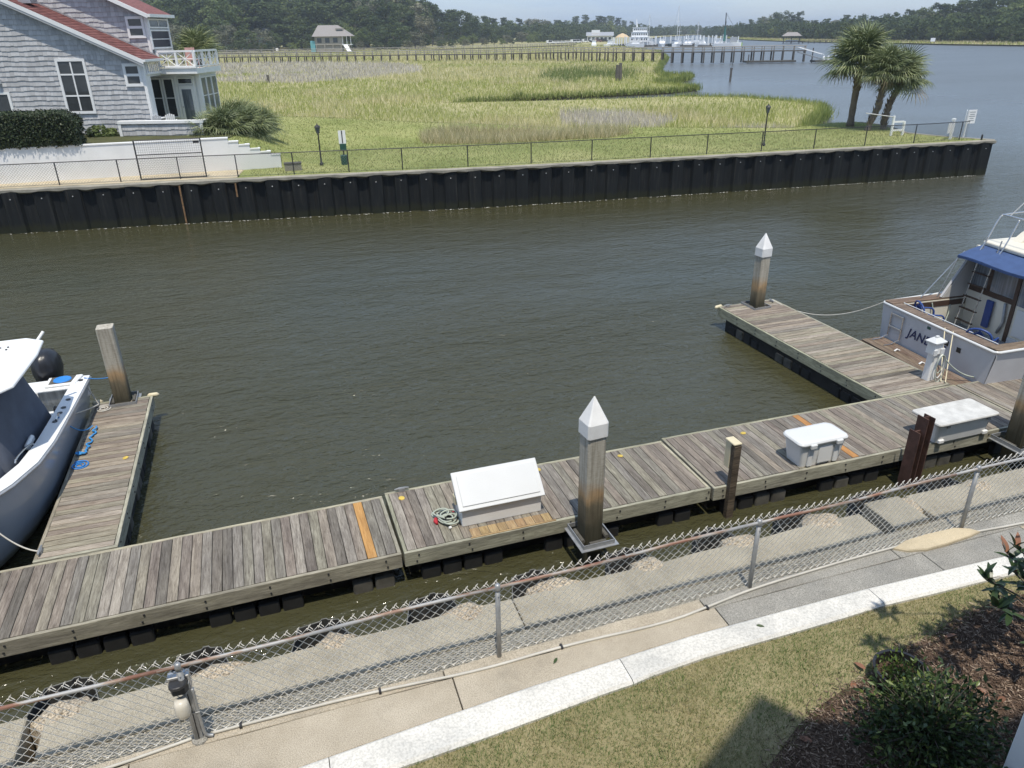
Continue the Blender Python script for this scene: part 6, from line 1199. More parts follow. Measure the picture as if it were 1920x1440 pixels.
for u, w_, r_, h, lb in ((-20.1, 38.75, .5, .65, 'small green shrub at the right end of the hedge'), (-19.6, 38.85, .38, .5, 'low green shrub in front of the half wall corner'), (-20.35, 38.55, .32, .62, 'reddish small shrub against the hedge end')):
    x, y, _ = HX(u, w_); shrub(x, y, GZ - .1, r_, h, 700, M['lightleaf'] if 'green' in lb else M['hedgeleaf'], lb)
for u, w_, s, n, lb in ((-14.2, 39.6, 1.05, 44, 'largest palmetto at the corner of the porch half wall'), (-13.5, 40.8, 1.0, 40, 'palmetto on the lawn side of the house, behind the largest one'), (-14.4, 42.3, 1.1, 40, 'tall palmetto beside the sunroom windows'), (-13.3, 42.6, .85, 34, 'palmetto farthest from the house'), (-14.9, 39.0, .8, 30, 'small palmetto at the foot of the half wall')):
    x, y, _ = HX(u, w_); palmetto((x, y, 2.55), s, n, lb)
# ---------------------------------------------------------------- cabin cruiser at the right: x forward, y to port, z up, origin at the middle of the transom
M['hull_grey'] = plain('weathered grey gelcoat', (.52, .52, .535), .4, var=.07, scale=2)
M['cream_gel'] = plain('cream gelcoat', (.68, .64, .54), .45, var=.05, scale=2)
M['inner_grey'] = plain('cockpit liner', (.46, .45, .43), .6, var=.06, scale=2)
M['deck_grey'] = plain('grey cockpit floor', (.27, .28, .29), .8, var=.15)
M['brown_trim'] = plain('brown wood trim', (.065, .038, .026), .5, var=.25, stretch=(1, 6, 6))
M['curtain'] = plain('curtained cabin glass', (.17, .185, .20), .12, var=.45, scale=3, stretch=(8, 8, .3), spec=.7)
M['steel'] = plain('stainless tube', (.62, .62, .62), .22, .85, var=.05)
M['antifoul'] = plain('dark bottom paint', (.03, .035, .06), .7)
M['navy'] = plain('navy lettering', (.012, .022, .09), .5)
BX = 2.2
bt = root('cabin_cruiser', (14.02, 12.28, 0), -.055, 'grey white cabin cruiser moored stern to the right finger dock, blue awning over its cockpit', 'boat')
hw = lambda x: 1.70 if x < 5 else 1.70 * max(.03, 1 - ((x - 5) / 6.2) ** 2.2)
gz = lambda x: 1.13 + .02 * x + .006 * x * x
hs = []
for x in (0, 1.5, 3, 4.5, 6, 7.5, 9, 10.2, 11.0):
    b = hw(x); wl = b * (.93 if x < 6 else .93 - .09 * (x - 6)); z = gz(x)
    hs.append([(x, -b, z), (x + .02, -b * 1.0, z - .10), (x, -wl, .16), (x, -wl * .96, -.05), (x, -wl * .7, -.5), (x, wl * .7, -.5), (x, wl * .96, -.05), (x, wl, .16), (x + .02, b, z - .10), (x, b, z)])
# shell without deck (the cockpit is open)
MB().loft(hs, closed=False, caps=False).obj('hull', M['hull_grey'], bt)
MB().add([(0, -1.70, 1.13), (0, -1.58, .16), (0, 1.58, .16), (0, 1.70, 1.13)], [(0, 1, 2, 3)]).add([(.05, -1.70, 1.13), (.05, -1.58, .16), (.05, 1.58, .16), (.05, 1.70, 1.13)], [(3, 2, 1, 0)]).obj('transom', M['hull_grey'], bt)
MB().box(-.006, .04, -1.56, 1.56, -.4, .155).obj('boot_stripe', M['antifoul'], bt)
# teak covering boards and white rub rail round the cockpit
rub = [(3.2, 1.74, gz(3.2)), (1.5, 1.735, gz(1.5)), (.06, 1.72, 1.135), (-.02, 1.66, 1.13), (-.02, -1.66, 1.13), (.06, -1.72, 1.135), (1.5, -1.735, gz(1.5)), (3.2, -1.74, gz(3.2))]
MB().tube(rub, .032, 6).obj('rub_rail', M['white_gel'], bt, smooth=True)
MB().box(.02, .30, -1.42, 1.42, 1.13, 1.165).obj('covering_board', M['teak'], bt, bevel=.006)
o = MB().box(-1.55, 1.75, -.14, .14, -.018, .018).obj('covering_board', M['teak'], bt, loc=(1.58, 1.56, 1.165), bevel=.006); o = MB().box(-1.55, 1.75, -.14, .14, -.018, .018).obj('covering_board', M['teak'], bt, loc=(1.58, -1.56, 1.165), bevel=.006)
MB().box(.02, BX + .05, -1.45, 1.45, .36, .44).obj('cockpit_floor', M['deck_grey'], bt)
for y0, y1, n_ in ((1.40, 1.46, 'port'), (-1.46, -1.40, 'starboard')): MB().box(.3, BX - .002, y0, y1, .44, 1.14).obj('cockpit_side', M['cream_gel'], bt)
MB().box(.26, .31, -1.42, 1.42, .44, 1.13).obj('cockpit_side', M['inner_grey'], bt)
for y in (1.42, ): MB().box(.3, BX - .03, y - .03, y - .021, .98, 1.12).obj('trim_strip', M['brown_trim'], bt)
MB().tube([(.33, -1.40, 1.175), (.33, 1.40, 1.175)], .012, 5).obj('inner_rail', M['white_gel'], bt)
# cabin bulkhead with door, curtained windows and brown frames
MB().box(BX, BX + .08, -1.5, 1.5, .44, 2.44).obj('bulkhead', M['cream_gel'], bt)
def pnl(name, mat, y0, y1, z0, z1, d=.012): return MB().box(BX - d, BX - .001, y0, y1, z0, z1).obj(name, M[mat], bt)
pnl('door_frame', 'brown_trim', .02, .12, .46, 2.42, .03); pnl('door_frame', 'brown_trim', -.98, -.88, .46, 2.42, .03); pnl('frame_rail', 'brown_trim', .125, 1.45, 1.36, 1.48, .025); pnl('frame_rail', 'brown_trim', -.875, .015, 2.34, 2.42, .025)
pnl('window', 'curtain', .13, .80, 1.49, 2.40, .02); pnl('window', 'curtain', .90, 1.40, 1.49, 2.40, .02); pnl('mullion', 'brown_trim', .80, .90, 1.485, 2.41, .03)
pnl('door_window', 'curtain', -.86, .0, 1.38, 2.335, .018); pnl('door_panel', 'white_gel', -.80, -.06, .66, 1.30, .02); pnl('step_panel', 'white_gel', -.86, .0, .46, .6, .03); pnl('window', 'curtain', -1.45, -.99, 1.4, 2.4, .02)
# port side wing sloping down from the cabin top
MB().prism([(BX - .72, 1.19), (BX, 1.19), (BX, 2.3), (BX - .08, 2.3)], 1.42, 1.50, axis='y').obj('side_wing', M['inner_grey'], bt); MB().tube([(BX - .76, 1.46, 1.2), (BX - .10, 1.46, 2.32)], .035, 4).obj('wing_edge', M['hull_grey'], bt)
MB().prism([(BX - .72, 1.19), (BX, 1.19), (BX, 2.3), (BX - .08, 2.3)], -1.50, -1.42, axis='y').obj('side_wing', M['inner_grey'], bt)
MB().tube([(BX - 1.25, 1.56, 1.2), (BX - .25, 1.56, 2.3)], .014, 5).obj('grab_rail', M['steel'], bt)
# house sides and flybridge
MB().prism([(BX + .08, -1.45), (7.2, -1.3), (7.2, 1.3), (BX + .08, 1.45)], 1.1, 2.44).obj('deckhouse', M['white_gel'], bt)
fb = [(2.26, -1.38), (2.22, -.4), (2.22, .4), (2.26, 1.40), (2.5, 1.5), (7.0, 1.35), (7.0, -1.35), (2.5, -1.5)]
MB().prism(fb, 2.47, 2.57).obj('flybridge_deck', M['cream_gel'], bt, bevel=.03, seg=2)
MB().prism([(2.9, 2.571), (3.7, 3.2), (6.4, 3.2), (6.8, 2.571)], .95, 1.2, axis='y').obj('flybridge_side', M['cream_gel'], bt); MB().prism([(2.9, 2.571), (3.7, 3.2), (6.4, 3.2), (6.8, 2.571)], -1.2, -.95, axis='y').obj('flybridge_side', M['cream_gel'], bt)
# blue awning hung from the flybridge edge, on tubes
aw = []
for i in range(9):
    y = 1.42 - 2.84 * i / 8; s = .03 * math.sin(i * math.pi / 8 * 3); aw.append([(1.63, y, 2.255 + s * .6), (1.95, y, 2.37 + s * .3), (2.3, y * .985, 2.462)])
A = MB()
for r0, r1 in zip(aw, aw[1:]):
    for k in range(2): A.add([r0[k], r0[k + 1], r1[k + 1], r1[k]], [(0, 1, 2, 3)])
for r0, r1 in zip(aw, aw[1:]): A.add([r0[0], r1[0], (r1[0][0], r1[0][1], r1[0][2] - .05), (r0[0][0], r0[0][1], r0[0][2] - .05)], [(0, 1, 2, 3)])
ao = A.obj('awning', M['blue_canvas'], bt); md = ao.modifiers.new('thick', 'SOLIDIFY'); md.thickness = .012
for y in (1.40, -1.40): MB().tube([(1.65, y, 2.25), (1.4, y + .12 * (1 if y > 0 else -1), 1.2)], .014, 6).obj('awning_pole', M['steel'], bt)
for y0 in (1.22, .72, -.3, -1.1):
    MB().tube(smooth_path([(2.02, y0, 2.36), (2.15, y0, 2.6), (2.36, y0, 3.16), (2.46, y0, 3.24), (4.2, y0, 3.26)] if y0 in (1.22, -1.1) else [(2.08, y0, 2.38), (2.2, y0, 2.6), (2.42, y0, 3.2)], 2), .018, 6).obj('flybridge_rail', M['steel'], bt, smooth=True)
MB().tube([(2.44, 1.22, 3.23), (2.44, -1.1, 3.23)], .018, 6).obj('flybridge_rail', M['steel'], bt); MB().tube([(2.6, 1.15, 3.2), (3.3, .5, 4.7)], .012, 5).obj('antenna', M['white_gel'], bt); MB().lathe([(.14, 0), (.16, .05), (.05, .12)], n=10).obj('radar_dome', M['white_gel'], bt, loc=(3.5, .1, 4.2))
# ladder from cockpit to flybridge
L0, L1 = Vector((1.82, 1.22, .45)), Vector((2.1, 1.22, 2.36))
for dy in (0, -.42): MB().tube([tuple(L0 + Vector((0, dy, 0))), tuple(L1 + Vector((0, dy, 0))), tuple(L1 + Vector((.06, dy, .35)))], .016, 6).obj('ladder_rail', M['steel'], bt)
for k in range(6): p = L0.lerp(L1, .12 + .155 * k); MB().box(p.x - .03, p.x + .03, p.y - .46, p.y + .04, p.z - .012, p.z + .012).obj('ladder_rung', M['brown_trim'], bt)
# folded mat, rope and hoses on the bulkhead
MB().box(BX - .10, BX - .035, .55, .75, .62, 1.30).obj('folded_mat', M['blue_plastic'], bt, bevel=.02); MB().tube([(BX - .06, .25, 1.35), (BX - .05, .20, .9), (BX - .06, .28, .6)], .035, 6).obj('rope_bundle', M['galv'], bt, smooth=True)
MB().tube(smooth_path([(1.15, 1.38, 1.1), (1.2, 1.34, .9), (1.25, 1.3, .47), (1.5, 1.25, .46), (1.7, 1.34, .8), (1.72, 1.39, 1.0)], 2), .016, 6).obj('hose', M['rope_grey'], bt, smooth=True)
# swim platform on the transom, with ladder
sp = root('swim_platform', (0, 0, 0)); sp.parent = bt; CH.setdefault(bt, []).append(sp)
for i in range(4): MB().box(-1.45, 1.45, -.073, .073, -.02, .02).obj('slat', M['teak'], sp, loc=(-.12 - .152 * i, 0, .30), rot=(0, 0, R(90)), bevel=.005)
MB().box(-.69, -.05, -1.47, 1.47, .235, .278).obj('frame', M['postwood'], sp)
for y in (.55, -.25): MB().tube([(-.45, y, .33), (-.38, y, .37), (-.3, y, .33)], .02, 6).obj('pad_eye', M['white_box'], sp)
for y in (1.32, .92): MB().tube([(-.45, y, .33), (-.25, y, .34), (-.04, y, .42), (-.035, y, 1.0)], .014, 6).obj('boarding_ladder', M['steel'], bt)
for z in (.98, .66): MB().box(-.06, -.02, .92, 1.32, z - .015, z + .015).obj('ladder_step', M['alu'], bt)
for y, z in ((-.42, .86), (-.78, .83)): MB().box(-.012, .0, y - .055, y + .055, z - .055, z + .055).obj('vent', M['black_plastic'], bt)
MB().box(-.010, -.001, .10, .20, .98, 1.04).obj('sticker', M['green_plastic'], bt)
MB().tube([(-.01, -1.05, .25), (-.03, -1.05, .25)], .04, 8).obj('exhaust', M['white_gel'], bt)
# boat name on the transom
def text(body, size, mat, parent, mx_, name='boat_name', shear=.25):
    cu = bpy.data.curves.new(name, 'FONT'); cu.body = body; cu.size = size; cu.shear = shear; cu.extrude = .0015; cu.space_character = 1.05; cu.offset = .004; cu.align_x = 'LEFT'
    tmp = bpy.data.objects.new('tmp_text', cu); C.objects.link(tmp); dg = bpy.context.evaluated_depsgraph_get(); me = bpy.data.meshes.new_from_object(tmp.evaluated_get(dg)); bpy.data.objects.remove(tmp)
    me.materials.clear(); me.materials.append(mat); o = bpy.data.objects.new(name, me); C.objects.link(o); o.parent = parent; o.matrix_local = mx_; CH.setdefault(parent, []).append(o); return o
# letters read from astern: their right runs to starboard (-y), up is +z, slightly leaning with the transom
def tm(y, z): return Matrix.Translation((-.010, y, z)) @ Matrix(((0, 0, -1, 0), (-1, 0, 0, 0), (0, 1, 0, 0), (0, 0, 0, 1)))
text('JANDA', .30, M['navy'], bt, tm(.74, .60)); text('S', .26, M['navy'], bt, tm(-.30, .60))
# plastic chairs left in the cockpit (things of their own)
def plastic_chair(x, y, z, rz, label):
    t = root('plastic_chair', (x, y, z), rz, label, 'chair', 'blue plastic chairs in the cruiser cockpit')
    MB().box(-.21, .21, -.21, .21, .38, .41).obj('seat', M['blue_plastic'], t, bevel=.01)
    for i in range(7):
        a = (i - 3) * .11; x0 = math.sin(a) * .30; MB().tube([(x0 * .55, .21, .41), (x0 * .85, .26, .62), (x0, .30, .84 - .03 * abs(i - 3))], .02, 4).obj('slat', M['blue_plastic'], t)
    MB().tube(smooth_path([(-.27, .27, .66), (-.22, .30, .82), (0, .32, .89), (.22, .30, .82), (.27, .27, .66)], 2), .024, 6).obj('back_rim', M['blue_plastic'], t, smooth=True)
    for s in (-1, 1):
        MB().tube(smooth_path([(s * .27, .25, .64), (s * .27, .0, .63), (s * .27, -.2, .62), (s * .25, -.22, .4), (s * .26, -.24, 0)], 2), .022, 6).obj('arm', M['blue_plastic'], t, smooth=True); MB().tube([(s * .2, .2, .4), (s * .24, .25, 0)], .022, 5).obj('leg', M['blue_plastic'], t)
def BT(x, y, z=0): c, s = math.cos(-.055), math.sin(-.055); return (14.02 + x * c - y * s, 12.28 + x * s + y * c, z)
plastic_chair(*BT(.72, .93, .44), 1.2, 'blue plastic armchair in the far corner of the cruiser cockpit'); plastic_chair(*BT(.62, -.72, .44), 2.0, 'blue fan backed plastic chair behind the near end of the transom')
# lines of the cruiser
cord('mooring_line', sag((12.95, 16.72, .45), BT(.1, 1.70, 1.16), .42, 12), .012, M['rope_white'], 'slack white line from the right finger dock to the far corner of the cruiser', 'rope', 'mooring lines of the cruiser')
cord('mooring_line', sag(BT(.0, -.28, 1.17), (13.15, 11.05, .40), .05, 6), .013, M['cream'], 'left cream line hanging from the transom down to the dock', 'rope', 'mooring lines of the cruiser')
cord('mooring_line', sag(BT(.0, -.52, 1.17), (13.2, 10.98, .40), .04, 6), .013, M['cream'], 'right cream line hanging from the transom down to the dock', 'rope', 'mooring lines of the cruiser')
cord('shore_cable', [(13.12, 11.2, 1.0), (13.5, 11.1, .6), (13.9, 10.95, .40), (14.6, 10.75, .395), (15.6, 10.7, .40), (16.6, 10.75, .5)], .016, M['rope_grey'], 'grey shore cable running from the pedestal along the dock edge', 'cord')
cord('fender_line', [BT(.9, -1.72, 1.15), BT(.98, -1.80, 1.0), BT(1.0, -1.82, .6), BT(1.1, -1.8, .42)], .016, M['rope_grey'], 'dark loop of line hanging on the near side of the cruiser', 'rope', 'mooring lines of the cruiser')

# ---------------------------------------------------------------- center console at the left: x forward (towards the near dock), origin at the transom
M['hull_blue'] = plain('grey blue gelcoat', (.30, .34, .40), .22, var=.05, scale=1.5)
M['cover'] = plain('charcoal blue cover cloth', (.095, .11, .145), .85, var=.15, scale=3, bmp=.25, bscale=18)
M['motorcover'] = plain('black vinyl cover', (.02, .021, .025), .28, var=.3, bmp=.6, bscale=7, stretch=(3, 3, .6))
cb = root('center_console_boat', (-5.33, 16.15, 0), R(-90), 'grey blue center console boat with white hardtop and dark covers at the left edge', 'boat')
hb = lambda x: 1.27 * (1 if x < 3.2 else max(.02, 1 - ((x - 3.2) / 3.05) ** 2.3)); gg = lambda x: .98 + .035 * x + .004 * x * x
secs = []
for x in (0, .8, 1.6, 2.4, 3.2, 4.0, 4.7, 5.3, 5.8, 6.1, 6.24):
    b = hb(x); z = gg(x); wl = b * (.86 - .06 * max(0, x - 3)); xo = -.05 * max(0, x - 4)
    secs.append([(x, -b, z), (x, -b + .01, z - .12), (x + xo, -wl, .12), (x + xo * 2, -wl * .92, -.05), (x + xo * 2, 0, -.45), (x + xo * 2, wl * .92, -.05), (x + xo, wl, .12), (x, b - .01, z - .12), (x, b, z)])
MB().loft(secs, closed=False, caps=False).obj('hull', M['hull_blue'], cb, smooth=True)
MB().add([secs[0][i] for i in range(9)], [tuple(range(9))]).obj('transom', M['hull_blue'], cb)
# gunwale cap (white), inner liner and cockpit floor
gx_ = [0, .8, 1.6, 2.4, 3.2, 4.0, 4.7, 5.3, 5.8, 6.1]
for s in (-1, 1):
    q = []
    for x in gx_:
        b = hb(x) + .02; i_ = max(.0, b - .27); z = gg(x); q.append([(x, s * b, z - .05), (x, s * b, z + .012), (x, s * i_, z + .03), (x, s * (i_ - .02), z - .03), (x, s * max(0, i_ - .03), .42)])
    MB().loft(q, closed=False, caps=False).obj('gunwale', M['white_boat'], cb, smooth=False)
    MB().tube([(x, s * (hb(x) + .025), gg(x) - .03) for x in gx_], .022, 6).obj('rub_rail', M['alu'], cb, smooth=True)
MB().prism([(.05, -.95), (3.4, -.95), (5.4, -.4), (5.4, .4), (3.4, .95), (.05, .95)], .36, .42).obj('cockpit_floor', M['white_boat'], cb)
MB().prism([(.0, -1.22), (.12, -1.26), (.55, -1.05), (.55, 1.05), (.12, 1.26), (0, 1.22)], .60, 1.0).obj('transom_box', M['white_boat'], cb, bevel=.04, seg=2)
MB().prism([(.02, .55), (.02, 1.18), (.46, 1.10), (.46, .55)], 1.001, 1.05).obj('livewell_box', M['white_boat'], cb, bevel=.015); MB().prism([(.06, .62), (.06, 1.06), (.40, 1.02), (.40, .62)], 1.051, 1.06).obj('hatch', M['float_pale'], cb)
MB().lathe([(.17, 1.061), (.16, 1.075), (.1, 1.08)], .23, .84, 14).obj('blue_lid', M['blue_lid'], cb)
MB().box(.56, .60, .45, 1.0, .44, .98).obj('glass_well', M['glass_pale'], cb)
MB().box(.8, 1.25, .35, .75, .42, .66).obj('step_box', M['white_boat'], cb, bevel=.03); MB().lathe([(.11, 0), (.11, .02), (.05, .025)], n=14).obj('speaker', M['black_plastic'], cb, loc=(1.0, .78, .72), rot=(R(-90), 0, 0))
for x, y in ((.28, 1.17), (1.3, 1.14), (1.7, 1.14), (1.95, 1.13), (2.35, 1.13)): MB().lathe([(.045, 0), (.045, .008), (.02, .01)], x, y, 10).obj('rod_holder', M['black_plastic'], cb, loc=(0, 0, gg(x) + .028))
MB().tube([(2.05, 1.14, gg(2.1) + .05), (2.2, 1.14, gg(2.1) + .07), (2.3, 1.14, gg(2.1) + .05)], .018, 6).obj('cleat', M['steel'], cb); MB().tube(smooth_path([(3.3, 1.02, gg(3.3) + .03), (3.35, 1.0, gg(3.3) + .10), (3.9, .92, gg(3.6) + .12), (3.95, .90, gg(3.9) + .03)], 2), .014, 6).obj('bow_rail', M['steel'], cb)
MB().box(2.9, 3.3, .86, .94, gg(3) - .05, gg(3) + .07).obj('coaming_bolster', M['white_boat'], cb, bevel=.03)
# T-top
tt = [(1.55, -1.1), (1.50, .95), (1.62, 1.12), (2.3, 1.17), (3.65, 1.12), (4.0, .85), (4.05, -.8), (3.65, -1.12)]
MB().loft([[(x, y, 2.36) for x, y in tt], [(x, y, 2.40) for x, y in tt], [(1.55 + (x - 1.55) * .94 + .08, y * .88, 2.47) for x, y in tt]]).obj('hardtop', M['white_boat'], cb, bevel=.02, seg=2)
for y in (-.6, -.1, .35, .78): MB().tube([(1.52, y, 2.36), (1.47, y, 2.52)] if y < .7 else [(1.52, y + .2, 2.36), (1.42, y + .32, 2.5)], .028, 8).obj('rod_tube', M['white_boat'], cb)
for x, y in ((2.0, .55), (2.12, .55), (2.0, .67), (2.12, .67)): MB().lathe([(.018, 2.46), (.018, 2.485)], x, y, 6).obj('bolt', M['dark_metal'], cb)
for y in (-.62, .62): MB().tube([(1.9, y, .42), (1.85, y, 2.36)], .03, 8).obj('top_leg', M['alu'], cb); MB().tube([(3.2, y, .42), (3.3, y, 2.36)], .03, 8).obj('top_leg', M['alu'], cb)
# covers: console cover under the top, and seat cover ahead of it, in folds
def cloth(rings, n, name, seed):
    r_ = random.Random(seed); secs = []
    for (x0, x1, y0, y1, z, p) in rings:
        q = []
        for k in range(n):
            a = 2 * math.pi * k / n; c, s = math.cos(a), math.sin(a); e = .45; cx_ = (x0 + x1) / 2 + (x1 - x0) / 2 * math.copysign(abs(c) ** e, c); cy_ = (y0 + y1) / 2 + (y1 - y0) / 2 * math.copysign(abs(s) ** e, s)
            w_ = 1 + p * math.sin(k * 2.4 + seed) * .5 + r_.uniform(-p, p) * .4; q.append(((cx_ - (x0 + x1) / 2) * w_ + (x0 + x1) / 2, (cy_ - (y0 + y1) / 2) * w_ + (y0 + y1) / 2, z + r_.uniform(-.01, .01)))
        secs.append(q)
    return MB().loft(secs).obj(name, M['cover'], cb, smooth=True)
cloth([(1.0, 4.2, -.95, .93, .62, .03), (1.15, 4.05, -.88, .84, 1.1, .025), (1.55, 3.85, -.80, .76, 1.8, .02), (1.72, 3.75, -.72, .70, 2.34, .01)], 40, 'console_cover', 1)
cloth([(3.5, 5.35, -.85, .80, .72, .05), (3.55, 5.15, -.75, .70, 1.15, .05), (3.6, 4.9, -.6, .52, 1.5, .04), (3.65, 4.6, -.4, .35, 1.62, .03)], 36, 'seat_cover', 3)
# outboard under a tied black cover
mo = root('outboard', (-.50, .42, -.06)); mo.parent = cb; CH.setdefault(cb, []).append(mo)
prf = []
for z, sx, sy, ox in ((.78, .22, .17, 0), (.90, .36, .24, -.02), (1.1, .42, .28, -.04), (1.3, .40, .27, -.04), (1.45, .30, .22, -.02), (1.53, .14, .11, 0)):
    prf.append([(ox + sx * math.cos(2 * math.pi * k / 20) * (1 + .07 * math.sin(k * 2.9 + z * 2)), sy * math.sin(2 * math.pi * k / 20) * (1 + .04 * math.cos(k * 2.3)), z) for k in range(20)])
MB().loft(prf).obj('cover', M['motorcover'], mo, smooth=True); MB().box(-.12, .14, -.08, .08, -.5, .8).obj('leg', M['dark_metal'], mo, bevel=.03); MB().tube([(-.42, .05, 1.2), (-.5, .09, 1.15), (-.46, .13, 1.05)], .05, 6).obj('tied_end', M['motorcover'], mo, smooth=True)
MB().box(.2, .42, -.14, .14, .5, .85).obj('bracket', M['white_boat'], mo)
def CB(x, y, z): return (-5.33 + y, 16.15 - x, z)
cord('mooring_line', sag(CB(.25, 1.2, 1.03), (-3.95, 15.85, .45), .02, 6) , .012, M['rope_white'], 'white line from the boat stern to the finger dock cleat', 'rope', 'lines of the center console')
cord('mooring_line', sag(CB(2.2, 1.14, gg(2.1) + .06), (-3.95, 15.82, .45), .04, 6), .012, M['rope_white'], 'white line from the midship cleat to the finger dock cleat', 'rope', 'lines of the center console')
cord('mooring_line', sag(CB(.2, 1.22, 1.03), (-3.68, 16.12, .9), .03, 6), .010, M['blue_lid'], 'thin blue line from the stern to the bare pile', 'rope', 'lines of the center console')
cord('mooring_line', sag(CB(5.2, .75, .95), (-3.98, 10.76, .42), .12, 8), .012, M['rope_white'], 'white bow line to the near corner of the finger dock', 'rope', 'lines of the center console')
cord('mooring_line', sag(CB(2.2, 1.16, gg(2.1) + .05), (-3.92, 14.9, .42), .18, 8), .011, M['blue_rope'], 'blue line drooping from the midship cleat to the dock', 'rope', 'lines of the center console')
# ---------------------------------------------------------------- boardwalk and pier over the marsh
M['far_white'] = plain('boat white', (.85, .86, .87), .5, var=.05)
M['far_dark'] = plain('dark hull', (.03, .05, .055), .5)
M['far_roof'] = plain('grey roof', (.27, .25, .24), .9, var=.1)
M['far_glass'] = plain('far windows', (.05, .06, .07), .2)
M['turq'] = plain('turquoise siding', (.13, .36, .40), .8)
M['tanwall'] = plain('tan siding', (.30, .28, .245), .85)
M['canvas_tan'] = plain('tan canopy', (.58, .44, .27), .85)
M['green_net'] = plain('green netting', (.05, .20, .17), .9, var=.3)
M['lime'] = plain('lime hull', (.35, .55, .08), .5)
def pier(name, pts, dz, spacing, label, ph, rails=True, pile_from=0.0, cat='pier', pz=-.6, pr=.15):
    t = root(name, (0, 0, 0), 0, label, cat); path = [(0, *pts[0])]
    for a, b in zip(pts, pts[1:]): path.append((path[-1][0] + math.hypot(b[0] - a[0], b[1] - a[1]), *b))
    L = path[-1][0]; pm = MB().tube([(0, 0, pz), (0, 0, dz(0) - .1)], pr, 6).mesh('pile', M['pierwood'])
    for a, b in zip(path, path[1:]):
        l = b[0] - a[0]; an = math.atan2(b[2] - a[2], b[1] - a[1]); Mx = Matrix.Translation((a[1], a[2], 0)) @ Matrix.Rotation(an, 4, 'Z'); n = max(1, int(l / 12))
        for i in range(n):
            x0, x1 = l * i / n, l * (i + 1) / n; z0, z1 = dz(a[0] + x0), dz(a[0] + x1)
            MB().add([tuple(Mx @ Vector(p)) for p in ((x0, -.75, z0 - .24), (x1, -.75, z1 - .24), (x1, .75, z1 - .24), (x0, .75, z0 - .24), (x0, -.75, z0), (x1, -.75, z1), (x1, .75, z1), (x0, .75, z0))], [(0, 3, 2, 1), (4, 5, 6, 7), (0, 1, 5, 4), (2, 3, 7, 6), (0, 4, 7, 3), (1, 2, 6, 5)]).obj('deck', M['pierwood'], t)
            if rails:
                for sy in (-.72, .72):
                    MB().tube([tuple(Mx @ Vector((x0, sy, z0 + .98))), tuple(Mx @ Vector((x1, sy, z1 + .98)))], .08, 4).obj('rail', M['pierwood_pale'], t)
                    MB().tube([tuple(Mx @ Vector((x0, sy, z0 + .5))), tuple(Mx @ Vector((x1, sy, z1 + .5)))], .06, 4).obj('rail', M['pierwood_pale'], t)
    s = spacing * .5
    while s < L:
        x, y = along(path, s); i = min(len(path) - 1, int(np.searchsorted([p[0] for p in path], s))); a, b = path[max(0, i - 1)], path[i]; l = max(1e-6, b[0] - a[0]); nx, ny = -(b[2] - a[2]) / l, (b[1] - a[1]) / l
        for sy in (-.7, .7):
            o = inst('pile', pm, t, (x + nx * sy, y + ny * sy, dz(s) - dz(0)));
            if rails: inst('rail_post', RP, t, (x + nx * sy, y + ny * sy, dz(s)))
        s += spacing
    return t, path
RP = MB().box(-.08, .08, -.08, .08, 0, 1.0).mesh('rail_post', M['pierwood_pale'])
bz = lambda s: 2.35
pierT, ppath = pier('boardwalk', [(-75, 262), (-9, 253), (25, 236), (49, 229), (74, 208), (88, 186), (103, 172), (121, 168), (127, 164.5)], lambda s: 1.95 + .55 * max(0, min(1, (s - 150) / 25)) - .3 * max(0, min(1, (s - 235) / 10)), 2.45, 'long weathered boardwalk pier crossing the marsh to a floating dock', 2, pr=.19)
pier('marsh_walkway', [(-80, 330), (10, 318), (60, 310), (110, 330), (150, 365)], lambda s: 1.6, 4.2, 'second boardwalk farther back along the trees', 2, pr=.09)
# pier head: floats, gangway
t = root('floating_platform', (119.0, 165.5, 0), -.25, 'pale floating dock at the end of the boardwalk pier', 'dock'); MB().box(-7, 5, -1.2, 1.2, .0, .38).obj('float', M['float_pale'], t); MB().box(8.2, 14.5, -4.5, -1.5, 0, .38).obj('float', M['float_pale'], t)
MB().add([(5.0, -2.2, 2.1), (10.5, -3.6, .5), (10.5, -2.4, .5), (5.0, -1.0, 2.1), (5.0, -2.2, 2.25), (10.5, -3.6, .65), (10.5, -2.4, .65), (5.0, -1.0, 2.25)], [(4, 5, 6, 7), (0, 1, 5, 4), (2, 3, 7, 6), (0, 3, 2, 1), (0, 4, 7, 3), (1, 2, 6, 5)]).obj('gangway', M['alu'], t)
for y in (0, 1.2): MB().tube([(5, -2.2 + y, 3.2), (10.5, -3.6 + y, 1.6)], .05, 4).obj('gangway_rail', M['far_white'], t)
for x, y, h in ((8.6, -1.6, 3.0), (13.9, -1.6, 3.4), (13.9, -4.3, 1.4), (-6.5, -1, 1.8)): MB().tube([(x, y, -1), (x, y, h)], .13, 6).obj('pile', M['pierwood'], t)
for x in (10.8, 11.9): MB().lathe([(.25, .38), (.28, .9), (.15, 1.3)], x, -3, 8).obj('white_drum', M['far_white'], t)
